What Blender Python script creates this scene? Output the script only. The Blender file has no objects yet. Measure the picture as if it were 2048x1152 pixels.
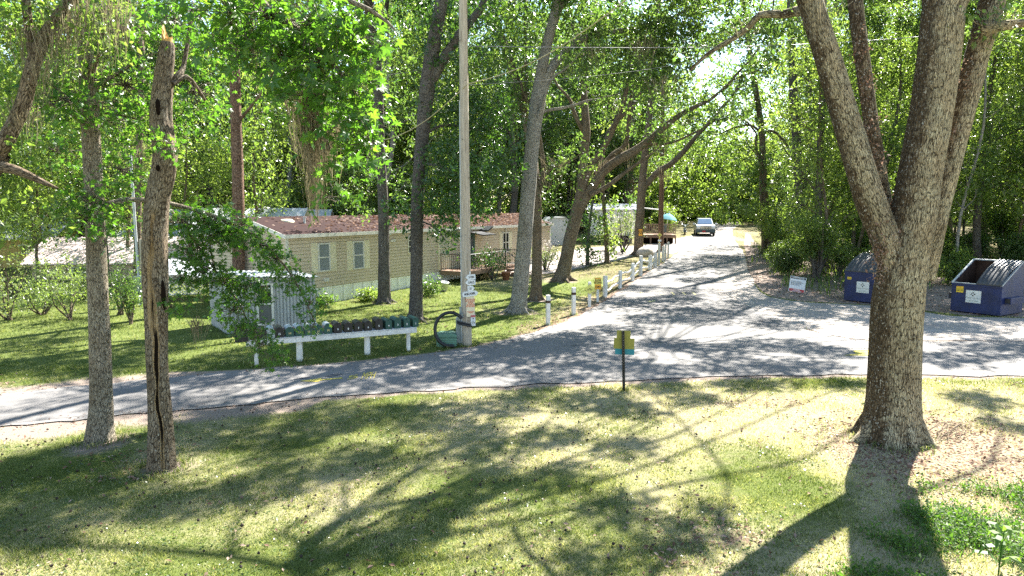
import bpy, bmesh, math, random
import numpy as np
from mathutils import Vector, Matrix, Quaternion
from mathutils.geometry import delaunay_2d_cdt

scene = bpy.context.scene
COL = scene.collection
R = math.radians
RNG = np.random.default_rng(7)

# ------------------------------------------------------------------ camera frame
F = 1365.0; CX, CY = 1024.0, 576.0; CAMZ = 4.1; HOR = 415.0
PITCH = math.atan((CY - HOR) / F)
cp, sp = math.cos(PITCH), math.sin(PITCH)
SUN = np.array([.373, .577, .727]); SUN /= np.linalg.norm(SUN)

def gz(x, y):
    """height of the terrain: flat yard, gently rising track beyond"""
    y = np.asarray(y, float)
    return np.clip(y - 30.0, 0, 75) * 0.0275

def ray(px, py):
    u = (px - CX) / F; v = (CY - py) / F
    return np.array([u, cp + v * sp, -sp + v * cp])

def at(px, py, Y):
    d = ray(px, py)
    return np.array([0, 0, CAMZ]) + d * (Y / d[1])

def P(px, py):
    d = ray(px, py); lo, hi = 1.0, 160.0
    for _ in range(50):
        m = .5 * (lo + hi)
        if CAMZ + d[2] * m / d[1] > gz(0, m): lo = m
        else: hi = m
    return at(px, py, lo)

def S(w, Y): return w / F * Y

# ------------------------------------------------------------------ tags
def tag(o, label=None, cat=None, group=None, kind=None):
    if label: o['label'] = label
    if cat: o['category'] = cat
    if group: o['group'] = group
    if kind: o['kind'] = kind
    return o

def empty(name, loc=(0, 0, 0), rz=0.0, label=None, cat=None, group=None):
    o = bpy.data.objects.new(name, None); COL.objects.link(o)
    o.empty_display_size = .2
    o.location = Vector([float(v) for v in loc]); o.rotation_euler = (0, 0, rz)
    return tag(o, label, cat, group)

def link(name, me, parent=None):
    o = bpy.data.objects.new(name, me); COL.objects.link(o)
    if parent is not None: o.parent = parent
    return o

def copy_tree(o, parent=None):
    c = o.copy(); COL.objects.link(c)
    if parent is not None: c.parent = parent
    for ch in KIDS.get(o.name, ()) or list(o.children):
        copy_tree(ch, c)
    return c
KIDS = {}

# ------------------------------------------------------------------ mesh builders
class MB:
    def __init__(s): s.v = []; s.f = []; s.m = []; s.sm = []
    def add(s, vs, fs, mi=0, smooth=False, M=None):
        b = len(s.v)
        for v in vs:
            v = Vector(v)
            s.v.append(M @ v if M is not None else v)
        for f in fs:
            s.f.append([b + i for i in f]); s.m.append(mi); s.sm.append(smooth)
        return s
    def box(s, c, d, mi=0, M=None, rz=0, bev=0):
        x, y, z = d[0] / 2, d[1] / 2, d[2] / 2
        L = Matrix.Translation(Vector(c)) @ Matrix.Rotation(rz, 4, 'Z')
        if M is not None: L = M @ L
        if bev <= 0:
            vs = [(sx * x, sy * y, sz * z) for sz in (-1, 1) for sy in (-1, 1) for sx in (-1, 1)]
            fs = [(0, 2, 3, 1), (4, 5, 7, 6), (0, 1, 5, 4), (2, 6, 7, 3), (0, 4, 6, 2), (1, 3, 7, 5)]
            return s.add(vs, fs, mi, False, L)
        bm = bmesh.new(); bmesh.ops.create_cube(bm, size=1)
        for v in bm.verts: v.co = (v.co.x * 2 * x, v.co.y * 2 * y, v.co.z * 2 * z)
        bmesh.ops.bevel(bm, geom=list(bm.edges), offset=bev, segments=2, affect='EDGES', profile=.5)
        bm.verts.index_update()
        s.add([v.co.copy() for v in bm.verts], [[v.index for v in f.verts] for f in bm.faces], mi, False, L)
        bm.free(); return s
    def cyl(s, p0, p1, r0, r1=None, n=10, mi=0, cap=True, M=None, smooth=True):
        r1 = r0 if r1 is None else r1
        p0, p1 = Vector(p0), Vector(p1); d = (p1 - p0).normalized()
        a = d.orthogonal().normalized(); b = d.cross(a)
        vs = []
        for p, r in ((p0, r0), (p1, r1)):
            for i in range(n):
                t = 2 * math.pi * i / n
                vs.append(p + (a * math.cos(t) + b * math.sin(t)) * r)
        s.add(vs, [(i, (i + 1) % n, n + (i + 1) % n, n + i) for i in range(n)], mi, smooth, M)
        if cap:
            s.add(vs[:n], [list(range(n))[::-1]], mi, False, M)
            s.add(vs[n:], [list(range(n))], mi, False, M)
        return s
    def path(s, pts, r, n=6, mi=0, M=None):
        pts = [Vector(p) for p in pts]
        rs = r if isinstance(r, (list, tuple)) else [r] * len(pts)
        a = None; vs = []
        for k, p in enumerate(pts):
            d = (pts[min(k + 1, len(pts) - 1)] - pts[max(k - 1, 0)]).normalized()
            a = (d.orthogonal() if a is None else a - d * a.dot(d)).normalized(); b = d.cross(a)
            for i in range(n):
                t = 2 * math.pi * i / n
                vs.append(p + (a * math.cos(t) + b * math.sin(t)) * rs[k])
        fs = [(k * n + i, k * n + (i + 1) % n, (k + 1) * n + (i + 1) % n, (k + 1) * n + i) for k in range(len(pts) - 1) for i in range(n)]
        s.add(vs, fs, mi, True, M)
        s.add(vs[:n], [list(range(n))[::-1]], mi, False, M); s.add(vs[-n:], [list(range(n))], mi, False, M)
        return s
    def prism(s, prof, p0, ax, ay, az, depth, mi=0, M=None):
        """2-D outline (u along ax, v along ay) pushed by depth along az"""
        p0, ax, ay, az = Vector(p0), Vector(ax), Vector(ay), Vector(az)
        n = len(prof)
        A = [p0 + ax * u + ay * v for u, v in prof]; B = [p + az * depth for p in A]
        area = sum(prof[i][0] * prof[(i + 1) % n][1] - prof[(i + 1) % n][0] * prof[i][1] for i in range(n))
        flip = (ax.cross(ay).dot(az) * depth > 0) == (area > 0)
        fa = list(range(n)); fb = list(range(n, 2 * n))
        if flip: fa = fa[::-1]
        else: fb = fb[::-1]
        fs = [fa, fb]
        for i in range(n):
            j = (i + 1) % n
            q = (i, j, n + j, n + i)
            fs.append(q if flip else q[::-1])
        return s.add(A + B, fs, mi, False, M)
    def lathe(s, prof, c=(0, 0, 0), n=16, mi=0, M=None):
        c = Vector(c); vs = []
        for r, z in prof:
            for i in range(n):
                t = 2 * math.pi * i / n
                vs.append(c + Vector((r * math.cos(t), r * math.sin(t), z)))
        k = len(prof)
        s.add(vs, [(j * n + i, j * n + (i + 1) % n, (j + 1) * n + (i + 1) % n, (j + 1) * n + i) for j in range(k - 1) for i in range(n)], mi, True, M)
        return s
    def build(s, name, mats, parent=None, bevel=0):
        me = bpy.data.meshes.new(name)
        me.from_pydata([tuple(v) for v in s.v], [], s.f); me.update()
        mats = mats if isinstance(mats, (list, tuple)) else [mats]
        for m in mats: me.materials.append(m)
        me.polygons.foreach_set('material_index', s.m)
        me.polygons.foreach_set('use_smooth', s.sm)
        o = link(name, me, parent)
        if bevel:
            md = o.modifiers.new('edge', 'BEVEL'); md.width = bevel; md.segments = 2; md.limit_method = 'ANGLE'; md.angle_limit = R(40)
        return o

def np_mesh(name, V, Fs, mats, smooth=False, fattr=None, vattr=None, parent=None, midx=None):
    """V (n,3), Fs (m,k) faces of one size; fattr: dict name->(m,) ; vattr: dict name->(n,3) or (n,)"""
    V = np.ascontiguousarray(V, np.float32); Fs = np.ascontiguousarray(Fs, np.int32)
    m, k = Fs.shape
    me = bpy.data.meshes.new(name)
    me.vertices.add(len(V)); me.vertices.foreach_set('co', V.ravel())
    me.loops.add(m * k); me.loops.foreach_set('vertex_index', Fs.ravel())
    me.polygons.add(m)
    me.polygons.foreach_set('loop_start', np.arange(0, m * k, k, dtype=np.int32))
    me.polygons.foreach_set('use_smooth', np.full(m, bool(smooth)))
    for mm in (mats if isinstance(mats, (list, tuple)) else [mats]): me.materials.append(mm)
    if midx is not None: me.polygons.foreach_set('material_index', np.ascontiguousarray(midx, np.int32))
    for nm, a in (fattr or {}).items():
        at_ = me.attributes.new(nm, 'FLOAT', 'FACE'); at_.data.foreach_set('value', np.ascontiguousarray(a, np.float32))
    for nm, a in (vattr or {}).items():
        a = np.ascontiguousarray(a, np.float32)
        if a.ndim == 2:
            at_ = me.attributes.new(nm, 'FLOAT_VECTOR', 'POINT'); at_.data.foreach_set('vector', a.ravel())
        else:
            at_ = me.attributes.new(nm, 'FLOAT', 'POINT'); at_.data.foreach_set('value', a)
    me.update(calc_edges=True)
    return link(name, me, parent) if parent is not False else me

# value noise for masks
_LAT = np.random.default_rng(3).random((256, 256))
def vnoise(x, y, sc=1.0, oct=3):
    x = np.asarray(x, float) * sc; y = np.asarray(y, float) * sc; out = 0; amp = 1; tot = 0
    for o in range(oct):
        xi = np.floor(x).astype(int); yi = np.floor(y).astype(int); fx = x - xi; fy = y - yi
        fx = fx * fx * (3 - 2 * fx); fy = fy * fy * (3 - 2 * fy)
        g = lambda a, b: _LAT[a % 256, b % 256]
        out = out + amp * ((g(xi, yi) * (1 - fx) + g(xi + 1, yi) * fx) * (1 - fy) + (g(xi, yi + 1) * (1 - fx) + g(xi + 1, yi + 1) * fx) * fy)
        tot += amp; amp *= .5; x = x * 2.03 + 17.1; y = y * 2.03 + 5.7
    return out / tot

def inpoly(x, y, poly):
    x = np.asarray(x); y = np.asarray(y); c = np.zeros(x.shape, bool); n = len(poly)
    for i in range(n):
        x0, y0 = poly[i][:2]; x1, y1 = poly[(i + 1) % n][:2]
        if y0 == y1: continue
        c ^= ((y0 > y) != (y1 > y)) & (x < (x1 - x0) * (y - y0) / (y1 - y0) + x0)
    return c

def smooth_poly(pts, sub=4, closed=True, rough=0, seed=0):
    """Catmull-Rom through 2-D points with an uneven edge"""
    pts = [np.array(p[:2], float) for p in pts]; n = len(pts); out = []
    rg = np.random.default_rng(seed)
    for i in range(n):
        p0, p1, p2, p3 = pts[(i - 1) % n], pts[i], pts[(i + 1) % n], pts[(i + 2) % n]
        for k in range(sub):
            t = k / sub
            q = .5 * ((2 * p1) + (-p0 + p2) * t + (2 * p0 - 5 * p1 + 4 * p2 - p3) * t * t + (-p0 + 3 * p1 - 3 * p2 + p3) * t ** 3)
            out.append(q + rg.normal(0, rough, 2))
    return out

def sheet(name, poly, dz, mat, step=1.2, kind='structure'):
    """a polygon draped over the terrain"""
    P2 = [Vector((float(p[0]), float(p[1]))) for p in poly]
    xs = [p.x for p in P2]; ys = [p.y for p in P2]
    gx, gy = np.meshgrid(np.arange(min(xs), max(xs), step), np.arange(min(ys), max(ys), step))
    gx = gx.ravel() + RNG.normal(0, step * .1, gx.size); gy = gy.ravel() + RNG.normal(0, step * .1, gy.size)
    ok = inpoly(gx, gy, [(p.x, p.y) for p in P2])
    pts = P2 + [Vector((float(a), float(b))) for a, b in zip(gx[ok], gy[ok])]
    v, e, f, *_ = delaunay_2d_cdt(pts, [(i, (i + 1) % len(P2)) for i in range(len(P2))], [], 1, 1e-4)
    me = bpy.data.meshes.new(name)
    me.from_pydata([(p.x, p.y, float(gz(p.x, p.y)) + dz) for p in v], [], [list(q) if (v[q[1]] - v[q[0]]).cross(v[q[2]] - v[q[0]]) > 0 else list(q)[::-1] for q in f])
    # skirt so that the edge has thickness
    me.materials.append(mat); me.update()
    o = link(name, me); 
    if kind: o['kind'] = kind
    return o

# ------------------------------------------------------------------ text
def text_obj(name, s, size, mat, parent, loc, rot, ax='CENTER', depth=.0012, bold=0.0, sx=1.0):
    cu = bpy.data.curves.new(name, 'FONT'); cu.body = s; cu.size = size; cu.align_x = ax; cu.align_y = 'CENTER'
    cu.extrude = depth; cu.offset = bold * size; cu.resolution_u = 3; cu.space_line = .85
    tmp = bpy.data.objects.new(name + '_tmp', cu); COL.objects.link(tmp)
    dg = bpy.context.evaluated_depsgraph_get(); dg.update()
    me = bpy.data.meshes.new_from_object(tmp.evaluated_get(dg))
    bpy.data.objects.remove(tmp); bpy.data.curves.remove(cu)
    me.name = name; me.materials.clear(); me.materials.append(mat)
    if sx != 1.0:
        for v in me.vertices: v.co.x *= sx
    o = link(name, me, parent); o.location = loc; o.rotation_euler = rot
    return o
# ------------------------------------------------------------------ materials
class NT:
    """tiny node builder"""
    def __init__(s, name):
        s.m = bpy.data.materials.new(name); s.m.use_nodes = True; s.t = s.m.node_tree
        s.t.nodes.clear(); s.out = s.n('ShaderNodeOutputMaterial')
    def n(s, ty, **kw):
        nd = s.t.nodes.new(ty)
        for k, v in kw.items(): setattr(nd, k, v)
        return nd
    def l(s, a, b): s.t.links.new(a, b)
    def set(s, sock, v):
        if isinstance(v, bpy.types.NodeSocket): s.l(v, sock)
        elif isinstance(v, (tuple, list)) and len(v) == 3 and sock.type == 'RGBA': sock.default_value = (*v, 1)
        else: sock.default_value = v
    def noise(s, vec, scale, detail=4, rough=.6, dist=0):
        n = s.n('ShaderNodeTexNoise'); n.inputs['Scale'].default_value = scale; n.inputs['Detail'].default_value = detail
        n.inputs['Roughness'].default_value = rough; n.inputs['Distortion'].default_value = dist
        if vec is not None: s.l(vec, n.inputs['Vector'])
        return n.outputs['Fac']
    def voro(s, vec, scale, feature='DISTANCE_TO_EDGE', out='Distance', rnd=1.0):
        n = s.n('ShaderNodeTexVoronoi', feature=feature); n.inputs['Scale'].default_value = scale
        n.inputs['Randomness'].default_value = rnd
        if vec is not None: s.l(vec, n.inputs['Vector'])
        return n.outputs[out]
    def ramp(s, fac, stops, interp='LINEAR'):
        n = s.n('ShaderNodeValToRGB'); cr = n.color_ramp; cr.interpolation = interp
        while len(cr.elements) < len(stops): cr.elements.new(.5)
        for e, (p, c) in zip(cr.elements, stops):
            e.position = p; e.color = (*c, 1) if isinstance(c, (tuple, list)) else (c, c, c, 1)
        s.l(fac, n.inputs['Fac']); return n.outputs['Color']
    def mix(s, fac, a, b, mode='MIX'):
        n = s.n('ShaderNodeMix', data_type='RGBA', blend_type=mode)
        s.set(n.inputs[0], fac); s.set(n.inputs[6], a); s.set(n.inputs[7], b); return n.outputs[2]
    def math(s, op, a, b=0.0, clamp=False):
        n = s.n('ShaderNodeMath', operation=op, use_clamp=clamp); s.set(n.inputs[0], a); s.set(n.inputs[1], b); return n.outputs[0]
    def attr(s, name, out='Fac'):
        n = s.n('ShaderNodeAttribute', attribute_name=name); return n.outputs[out]
    def coord(s, w='Object'): return s.n('ShaderNodeTexCoord').outputs[w]
    def pos(s): return s.n('ShaderNodeNewGeometry').outputs['Position']
    def mapv(s, vec, sc=(1, 1, 1), loc=(0, 0, 0), rot=(0, 0, 0)):
        n = s.n('ShaderNodeMapping'); n.inputs['Scale'].default_value = sc; n.inputs['Location'].default_value = loc; n.inputs['Rotation'].default_value = rot
        s.l(vec, n.inputs['Vector']); return n.outputs[0]
    def bump(s, h, strength=.5, dist=.02):
        n = s.n('ShaderNodeBump'); n.inputs['Strength'].default_value = strength; n.inputs['Distance'].default_value = dist
        s.l(h, n.inputs['Height']); return n.outputs[0]
    def bsdf(s, col, rough=.7, spec=.3, metal=0.0, normal=None, trans=0.0):
        b = s.n('ShaderNodeBsdfPrincipled'); s.set(b.inputs['Base Color'], col); s.set(b.inputs['Roughness'], rough)
        b.inputs['Specular IOR Level'].default_value = spec; b.inputs['Metallic'].default_value = metal
        if normal is not None: s.l(normal, b.inputs['Normal'])
        return b
    def done(s, sh): s.l(sh.outputs[0] if not isinstance(sh, bpy.types.NodeSocket) else sh, s.out.inputs['Surface']); return s.m

def paint(name, col, rough=.5, var=.12, dirt=.25, spec=.4, metal=0.0, scale=3.0, dirtcol=None, bumpd=0.0):
    t = NT(name); c = t.coord('Object')
    n1 = t.noise(c, scale, 5, .65); n2 = t.noise(c, scale * 9, 3)
    dk = tuple(v * (1 - var * 2) for v in col); lt = tuple(min(1, v * (1 + var)) for v in col)
    k = t.ramp(n1, [(.3, dk), (.62, lt)])
    dc = dirtcol or tuple(.35 * v + .02 for v in col)
    k = t.mix(t.math('MULTIPLY', t.ramp(n2, [(.47, 0.0), (.72, 1.0)]), dirt), k, dc)
    nm = t.bump(n2, .4, bumpd) if bumpd else None
    return t.done(t.bsdf(k, rough, spec, metal, nm))

def leafmat(name, c0, c1, c2, trans=.45, rough=.33, spec=.5, tmul=(1.5, 1.75, .55)):
    t = NT(name)
    a = t.attr('rnd'); oi = t.n('ShaderNodeObjectInfo').outputs['Random']
    f = t.math('ADD', t.math('MULTIPLY', a, .8), t.math('MULTIPLY', oi, .2))
    k = t.ramp(f, [(0.0, c0), (.5, c1), (1.0, c2)])
    b = t.bsdf(k, rough, spec)
    tr = t.n('ShaderNodeBsdfTranslucent')
    t.l(t.mix(1.0, k, tmul, 'MULTIPLY'), tr.inputs['Color'])
    m = t.n('ShaderNodeMixShader'); m.inputs[0].default_value = trans
    t.l(b.outputs[0], m.inputs[1]); t.l(tr.outputs[0], m.inputs[2])
    return t.done(m)

def barkmat(name, dark, mid, light, lichen=(.42, .41, .34), lich=.5, plate=26, stretch=.28, moss=(.07, .05, .025), mossamt=.3, bd=.03, fleck=.6, sided=False):
    t = NT(name); v = t.attr('barkco', 'Vector')
    def warp(sc, amt, st):
        v2 = t.mapv(v, (1, 1, st)); nz = t.n('ShaderNodeTexNoise'); nz.inputs['Scale'].default_value = sc; nz.inputs['Detail'].default_value = 4; t.l(v2, nz.inputs['Vector'])
        s_ = t.n('ShaderNodeVectorMath', operation='SCALE'); s_.inputs['Scale'].default_value = amt; t.l(nz.outputs['Color'], s_.inputs[0])
        a = t.n('ShaderNodeVectorMath', operation='ADD'); t.l(v2, a.inputs[0]); t.l(s_.outputs[0], a.inputs[1]); return a.outputs[0]
    e1 = t.voro(warp(14, .05, stretch), plate * 1.25)
    e2 = t.voro(warp(30, .03, stretch * 1.7), plate * 2.3)
    fine = t.noise(t.mapv(v, (1, 1, .35)), 80, 5, .75)
    rid = t.noise(warp(8, .05, stretch * .5), plate * 1.1, 5, .7)
    e1 = t.math('ADD', e1, t.math('MULTIPLY', t.math('SUBTRACT', t.noise(v, 17, 4, .7), .5), .32)); e2 = t.math('ADD', e2, t.math('MULTIPLY', t.math('SUBTRACT', fine, .5), .25))
    p1 = t.ramp(e1, [(.0, 0.0), (.11, 1.0)]); p2 = t.ramp(e2, [(.0, .7), (.10, 1.0)]); r1 = t.ramp(rid, [(.36, 0.0), (.56, 1.0)])
    pl = t.math('MULTIPLY', t.math('MULTIPLY', p1, p2), t.math('ADD', t.math('MULTIPLY', r1, .35), .65))
    base = t.mix(fine, mid, light)
    li = t.ramp(t.noise(v, 3.1, 5, .65), [(.42, 0.0), (.62, 1.0)])
    base = t.mix(t.math('MULTIPLY', li, lich), base, lichen)
    fl = t.ramp(t.noise(v, 22, 2, .5), [(.66, 0.0), (.71, 1.0)])
    base = t.mix(t.math('MULTIPLY', fl, fleck), base, (.62, .60, .52))
    mo = t.ramp(t.noise(v, 1.3, 5, .7), [(.5, 0.0), (.63, 1.0)])
    base = t.mix(t.math('MULTIPLY', mo, mossamt), base, moss)
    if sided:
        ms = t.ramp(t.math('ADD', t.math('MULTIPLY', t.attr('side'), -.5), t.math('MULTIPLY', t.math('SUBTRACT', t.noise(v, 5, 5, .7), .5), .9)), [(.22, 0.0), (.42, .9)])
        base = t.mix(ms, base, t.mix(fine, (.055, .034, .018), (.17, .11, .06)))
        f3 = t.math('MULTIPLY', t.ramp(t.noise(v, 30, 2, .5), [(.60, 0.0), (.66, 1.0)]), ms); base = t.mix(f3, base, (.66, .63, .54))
    k = t.mix(pl, dark, base)
    h = t.math('ADD', pl, t.math('MULTIPLY', fine, .4))
    return t.done(t.bsdf(k, .92, .1, 0, t.bump(h, .9, bd)))

M = {}
def mk():
    # --- ground
    t = NT('lawn_soil'); p = t.pos()
    g1 = t.noise(p, .55, 5, .65); g2 = t.noise(p, 7, 5, .7); g3 = t.noise(p, 70, 3, .7)
    green = t.mix(g3, (.045, .07, .016), (.16, .185, .05))
    dry = t.mix(g3, (.17, .145, .08), (.42, .37, .235))
    k = t.mix(t.ramp(t.math('ADD', t.math('MULTIPLY', g2, .5), t.math('MULTIPLY', t.attr('dry'), .6)), [(.38, 0.0), (.68, 1.0)]), green, dry)
    dirt = t.mix(g3, (.15, .11, .085), (.34, .28, .23))
    k = t.mix(t.ramp(t.math('ADD', t.attr('dirt'), t.math('MULTIPLY', g2, .35)), [(.5, 0.0), (.75, 1.0)]), k, dirt)
    sp_ = t.voro(p, 26, 'F1', 'Color'); spd = t.voro(p, 26, 'F1')
    lit = t.ramp(sp_, [(0.1, (.06, .035, .022)), (.5, (.155, .095, .065)), (.9, (.34, .25, .20))])
    lf = t.math('MULTIPLY', t.math('LESS_THAN', spd, .55), t.ramp(t.math('ADD', t.attr('litter'), t.math('MULTIPLY', g2, .5)), [(.55, 0.0), (.85, 1.0)]))
    k = t.mix(lf, k, lit)
    M['ground'] = t.done(t.bsdf(k, .95, .08, 0, t.bump(t.math('ADD', g3, t.math('MULTIPLY', g2, .6)), .8, .03)))
    # --- asphalt
    def asphalt(name, a, b, agg):
        t = NT(name); p = t.pos()
        n1 = t.noise(p, .7, 5, .65); n2 = t.noise(p, 90, 2, .6); n3 = t.noise(p, 5, 5, .7)
        k = t.ramp(n1, [(.3, a), (.7, b)])
        k = t.mix(t.ramp(n2, [(.42, 0.0), (.62, agg)]), k, (.40, .39, .37))
        k = t.mix(t.math('MULTIPLY', t.ramp(n3, [(.55, 0.0), (.75, 1.0)]), .35), k, (.30, .26, .21))
        wq = t.n('ShaderNodeTexNoise'); wq.inputs['Scale'].default_value = 1.1; wq.inputs['Detail'].default_value = 5; t.l(p, wq.inputs['Vector'])
        sv = t.n('ShaderNodeVectorMath', operation='SCALE'); sv.inputs['Scale'].default_value = 1.3; t.l(wq.outputs['Color'], sv.inputs[0]); av = t.n('ShaderNodeVectorMath', operation='ADD'); t.l(p, av.inputs[0]); t.l(sv.outputs[0], av.inputs[1])
        cr = t.voro(av.outputs[0], .33); w = t.math('ADD', cr, t.math('MULTIPLY', t.ramp(t.noise(p, .35, 3), [(.42, 0.0), (.6, 1.0)]), .03))
        st = t.ramp(t.noise(t.mapv(p, (.5, 1, 1)), 1.6, 5, .75), [(.58, 0.0), (.72, .45)]); k = t.mix(st, k, (.055, .053, .052))
        ck = t.math('MULTIPLY', t.math('LESS_THAN', w, .009), .6)
        k = t.mix(ck, k, (.04, .04, .04))
        return t.done(t.bsdf(k, .9, .25, 0, t.bump(n2, .5, .008)))
    M['asphalt'] = asphalt('asphalt', (.098, .092, .086), (.152, .143, .134), .3)
    M['asphalt_new'] = asphalt('asphalt_patch', (.088, .083, .080), (.128, .122, .117), .2)
    t = NT('tar_stain'); p = t.pos(); n = t.noise(p, 40, 3)
    M['tar'] = t.done(t.bsdf(t.mix(n, (.05, .05, .055), (.11, .11, .11)), .85, .3))
    def gravel(name, a, b):
        t = NT(name); p = t.pos()
        n1 = t.noise(p, .5, 5, .7); c = t.voro(p, 38, 'F1', 'Color'); d = t.voro(p, 38, 'F1'); n3 = t.noise(p, 3, 6, .75)
        k = t.ramp(n1, [(.32, a), (.66, b)])
        k = t.mix(.35, k, t.ramp(c, [(.1, (.15, .13, .115)), (.9, (.50, .46, .42))]))
        k = t.mix(t.math('MULTIPLY', t.ramp(n3, [(.5, 0.0), (.72, 1.0)]), .45), k, (.16, .12, .09))
        return t.done(t.bsdf(k, .95, .1, 0, t.bump(d, .5, .02)))
    M['gravel'] = gravel('gravel', (.25, .222, .195), (.36, .325, .285))
    M['track'] = gravel('dirt_track', (.24, .205, .185), (.34, .30, .275))
    M['litterbed'] = gravel('leaf_bed', (.13, .085, .06), (.24, .165, .12))
    t = NT('road_paint'); p = t.pos(); n = t.noise(p, 22, 4, .7)
    M['roadpaint'] = t.done(t.bsdf(t.mix(t.ramp(n, [(.35, 0.0), (.6, 1.0)]), (.25, .22, .10), (.58, .47, .06)), .8, .2))
    t = NT('faded_paint'); p = t.pos(); n = t.noise(p, 14, 4, .7)
    M['fadedpaint'] = t.done(t.bsdf(t.mix(t.ramp(n, [(.35, 0.0), (.6, 1.0)]), (.20, .19, .16), (.52, .46, .20)), .85, .2))
    # --- bark
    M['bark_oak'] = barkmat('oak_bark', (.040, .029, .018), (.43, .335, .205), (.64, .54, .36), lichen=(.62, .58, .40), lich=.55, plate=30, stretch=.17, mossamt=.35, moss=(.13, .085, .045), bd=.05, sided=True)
    M['bark_grey'] = barkmat('grey_bark', (.085, .078, .066), (.29, .27, .23), (.47, .445, .39), lichen=(.54, .53, .48), plate=30, stretch=.3, mossamt=.2)
    M['bark_dark'] = barkmat('dark_bark', (.03, .026, .023), (.115, .10, .085), (.23, .205, .18), lichen=(.26, .26, .24), lich=.35, plate=30, stretch=.25, mossamt=.25)
    M['bark_brown'] = barkmat('brown_bark', (.042, .03, .02), (.19, .14, .092), (.34, .265, .185), lichen=(.30, .29, .24), lich=.35, plate=30, stretch=.25, mossamt=.35)
    M['bark_pine'] = barkmat('pine_bark', (.045, .025, .018), (.20, .115, .075), (.33, .21, .15), lichen=(.3, .25, .2), lich=.2, plate=18, stretch=.35, mossamt=.1)
    M['bark_gum'] = barkmat('gum_bark', (.075, .06, .043), (.28, .23, .165), (.47, .40, .30), lichen=(.52, .49, .40), plate=38, stretch=.22, mossamt=.3)
    t = NT('bare_wood'); v = t.attr('barkco', 'Vector'); n = t.noise(t.mapv(v, (1, 1, .06)), 40, 5, .7)
    M['deadwood'] = t.done(t.bsdf(t.ramp(n, [(.3, (.10, .065, .035)), (.5, (.33, .23, .13)), (.7, (.52, .40, .25))]), .85, .15, 0, t.bump(n, .7, .02)))
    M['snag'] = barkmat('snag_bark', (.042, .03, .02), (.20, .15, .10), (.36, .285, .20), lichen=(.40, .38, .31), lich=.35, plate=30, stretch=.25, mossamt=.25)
    t = M['snag'].node_tree; bs = [n_ for n_ in t.nodes if n_.type == 'BSDF_PRINCIPLED'][0]; old = bs.inputs['Base Color'].links[0].from_socket
    class W(NT):
        def __init__(s, m): s.m = m; s.t = m.node_tree
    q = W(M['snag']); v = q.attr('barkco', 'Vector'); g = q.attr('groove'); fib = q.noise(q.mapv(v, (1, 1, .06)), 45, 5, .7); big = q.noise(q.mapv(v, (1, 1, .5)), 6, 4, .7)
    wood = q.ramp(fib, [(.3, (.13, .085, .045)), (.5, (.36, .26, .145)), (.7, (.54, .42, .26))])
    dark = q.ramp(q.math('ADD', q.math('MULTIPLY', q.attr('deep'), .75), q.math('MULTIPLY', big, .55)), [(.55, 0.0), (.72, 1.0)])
    wood = q.mix(dark, wood, (.018, .012, .008))  # cavity shade put into the colour where the split is deepest
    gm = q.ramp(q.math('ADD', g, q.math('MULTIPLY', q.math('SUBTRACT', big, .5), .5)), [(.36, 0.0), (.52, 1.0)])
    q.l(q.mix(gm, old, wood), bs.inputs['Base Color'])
    t = NT('fresh_wood'); v = t.coord('Object'); n = t.noise(t.mapv(v, (1, 1, .08)), 40, 4, .7)
    M['freshwood'] = t.done(t.bsdf(t.ramp(n, [(.3, (.30, .17, .05)), (.65, (.62, .40, .15))]), .8, .2))
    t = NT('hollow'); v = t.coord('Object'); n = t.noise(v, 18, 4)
    M['hollow'] = t.done(t.bsdf(t.mix(n, (.004, .003, .002), (.016, .010, .007)), .95, .05))  # near-black colour that stands in for shade in holes and under floors
    # --- leaves
    M['leaf_oak'] = leafmat('oak_leaf', (.036, .07, .022), (.062, .105, .034), (.125, .165, .06), .52, tmul=(2.1, 2.25, .9))
    M['leaf_dark'] = leafmat('dark_leaf', (.026, .062, .018), (.042, .09, .024), (.075, .13, .034), .42, .3, .6)
    M['leaf_bright'] = leafmat('bright_leaf', (.055, .095, .026), (.092, .14, .04), (.17, .215, .075), .60, tmul=(2.2, 2.2, .95))
    M['leaf_gum'] = leafmat('sweetgum_leaf', (.04, .10, .022), (.065, .145, .03), (.13, .20, .042), .56, .35, .5, tmul=(1.8, 1.9, .6))
    M['leaf_pale'] = leafmat('pale_leaf', (.10, .13, .07), (.17, .20, .11), (.27, .28, .19), .4)
    M['leaf_shrub'] = leafmat('shrub_leaf', (.05, .085, .025), (.085, .13, .04), (.16, .19, .09), .45)
    M['leaf_azalea'] = leafmat('azalea_leaf', (.09, .125, .05), (.16, .20, .085), (.31, .33, .21), .5)
    M['leaf_weed'] = leafmat('weed_leaf', (.04, .085, .02), (.07, .135, .03), (.15, .20, .07), .45, .5, .25)
    M['moss'] = leafmat('spanish_moss', (.13, .11, .075), (.20, .175, .12), (.30, .27, .195), .35, .9, .05, (1.1, 1.05, .85))
    M['grass'] = leafmat('grass_blade', (.036, .078, .016), (.16, .195, .055), (.58, .53, .33), .42, .6, .2, (1.25, 1.25, .65))
    M['litter'] = leafmat('dead_leaf', (.085, .045, .03), (.20, .125, .09), (.44, .335, .275), .25, .8, .1, (1, .9, .8))
    M['flower'] = leafmat('pale_flower', (.35, .33, .28), (.55, .5, .47), (.7, .68, .62), .4, .7, .1, (1, 1, 1))
    M['gumball'] = paint('gumball', (.03, .02, .014), .9, .3, .3)
    # --- built things
    M['white'] = paint('white_paint', (.70, .70, .68), .55, .10, .25)
    M['whitepost'] = paint('white_post', (.66, .65, .62), .7, .12, .45, dirtcol=(.22, .2, .17), bumpd=.01)
    M['offwhite'] = paint('offwhite_paint', (.58, .56, .50), .6, .10, .3)
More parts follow.
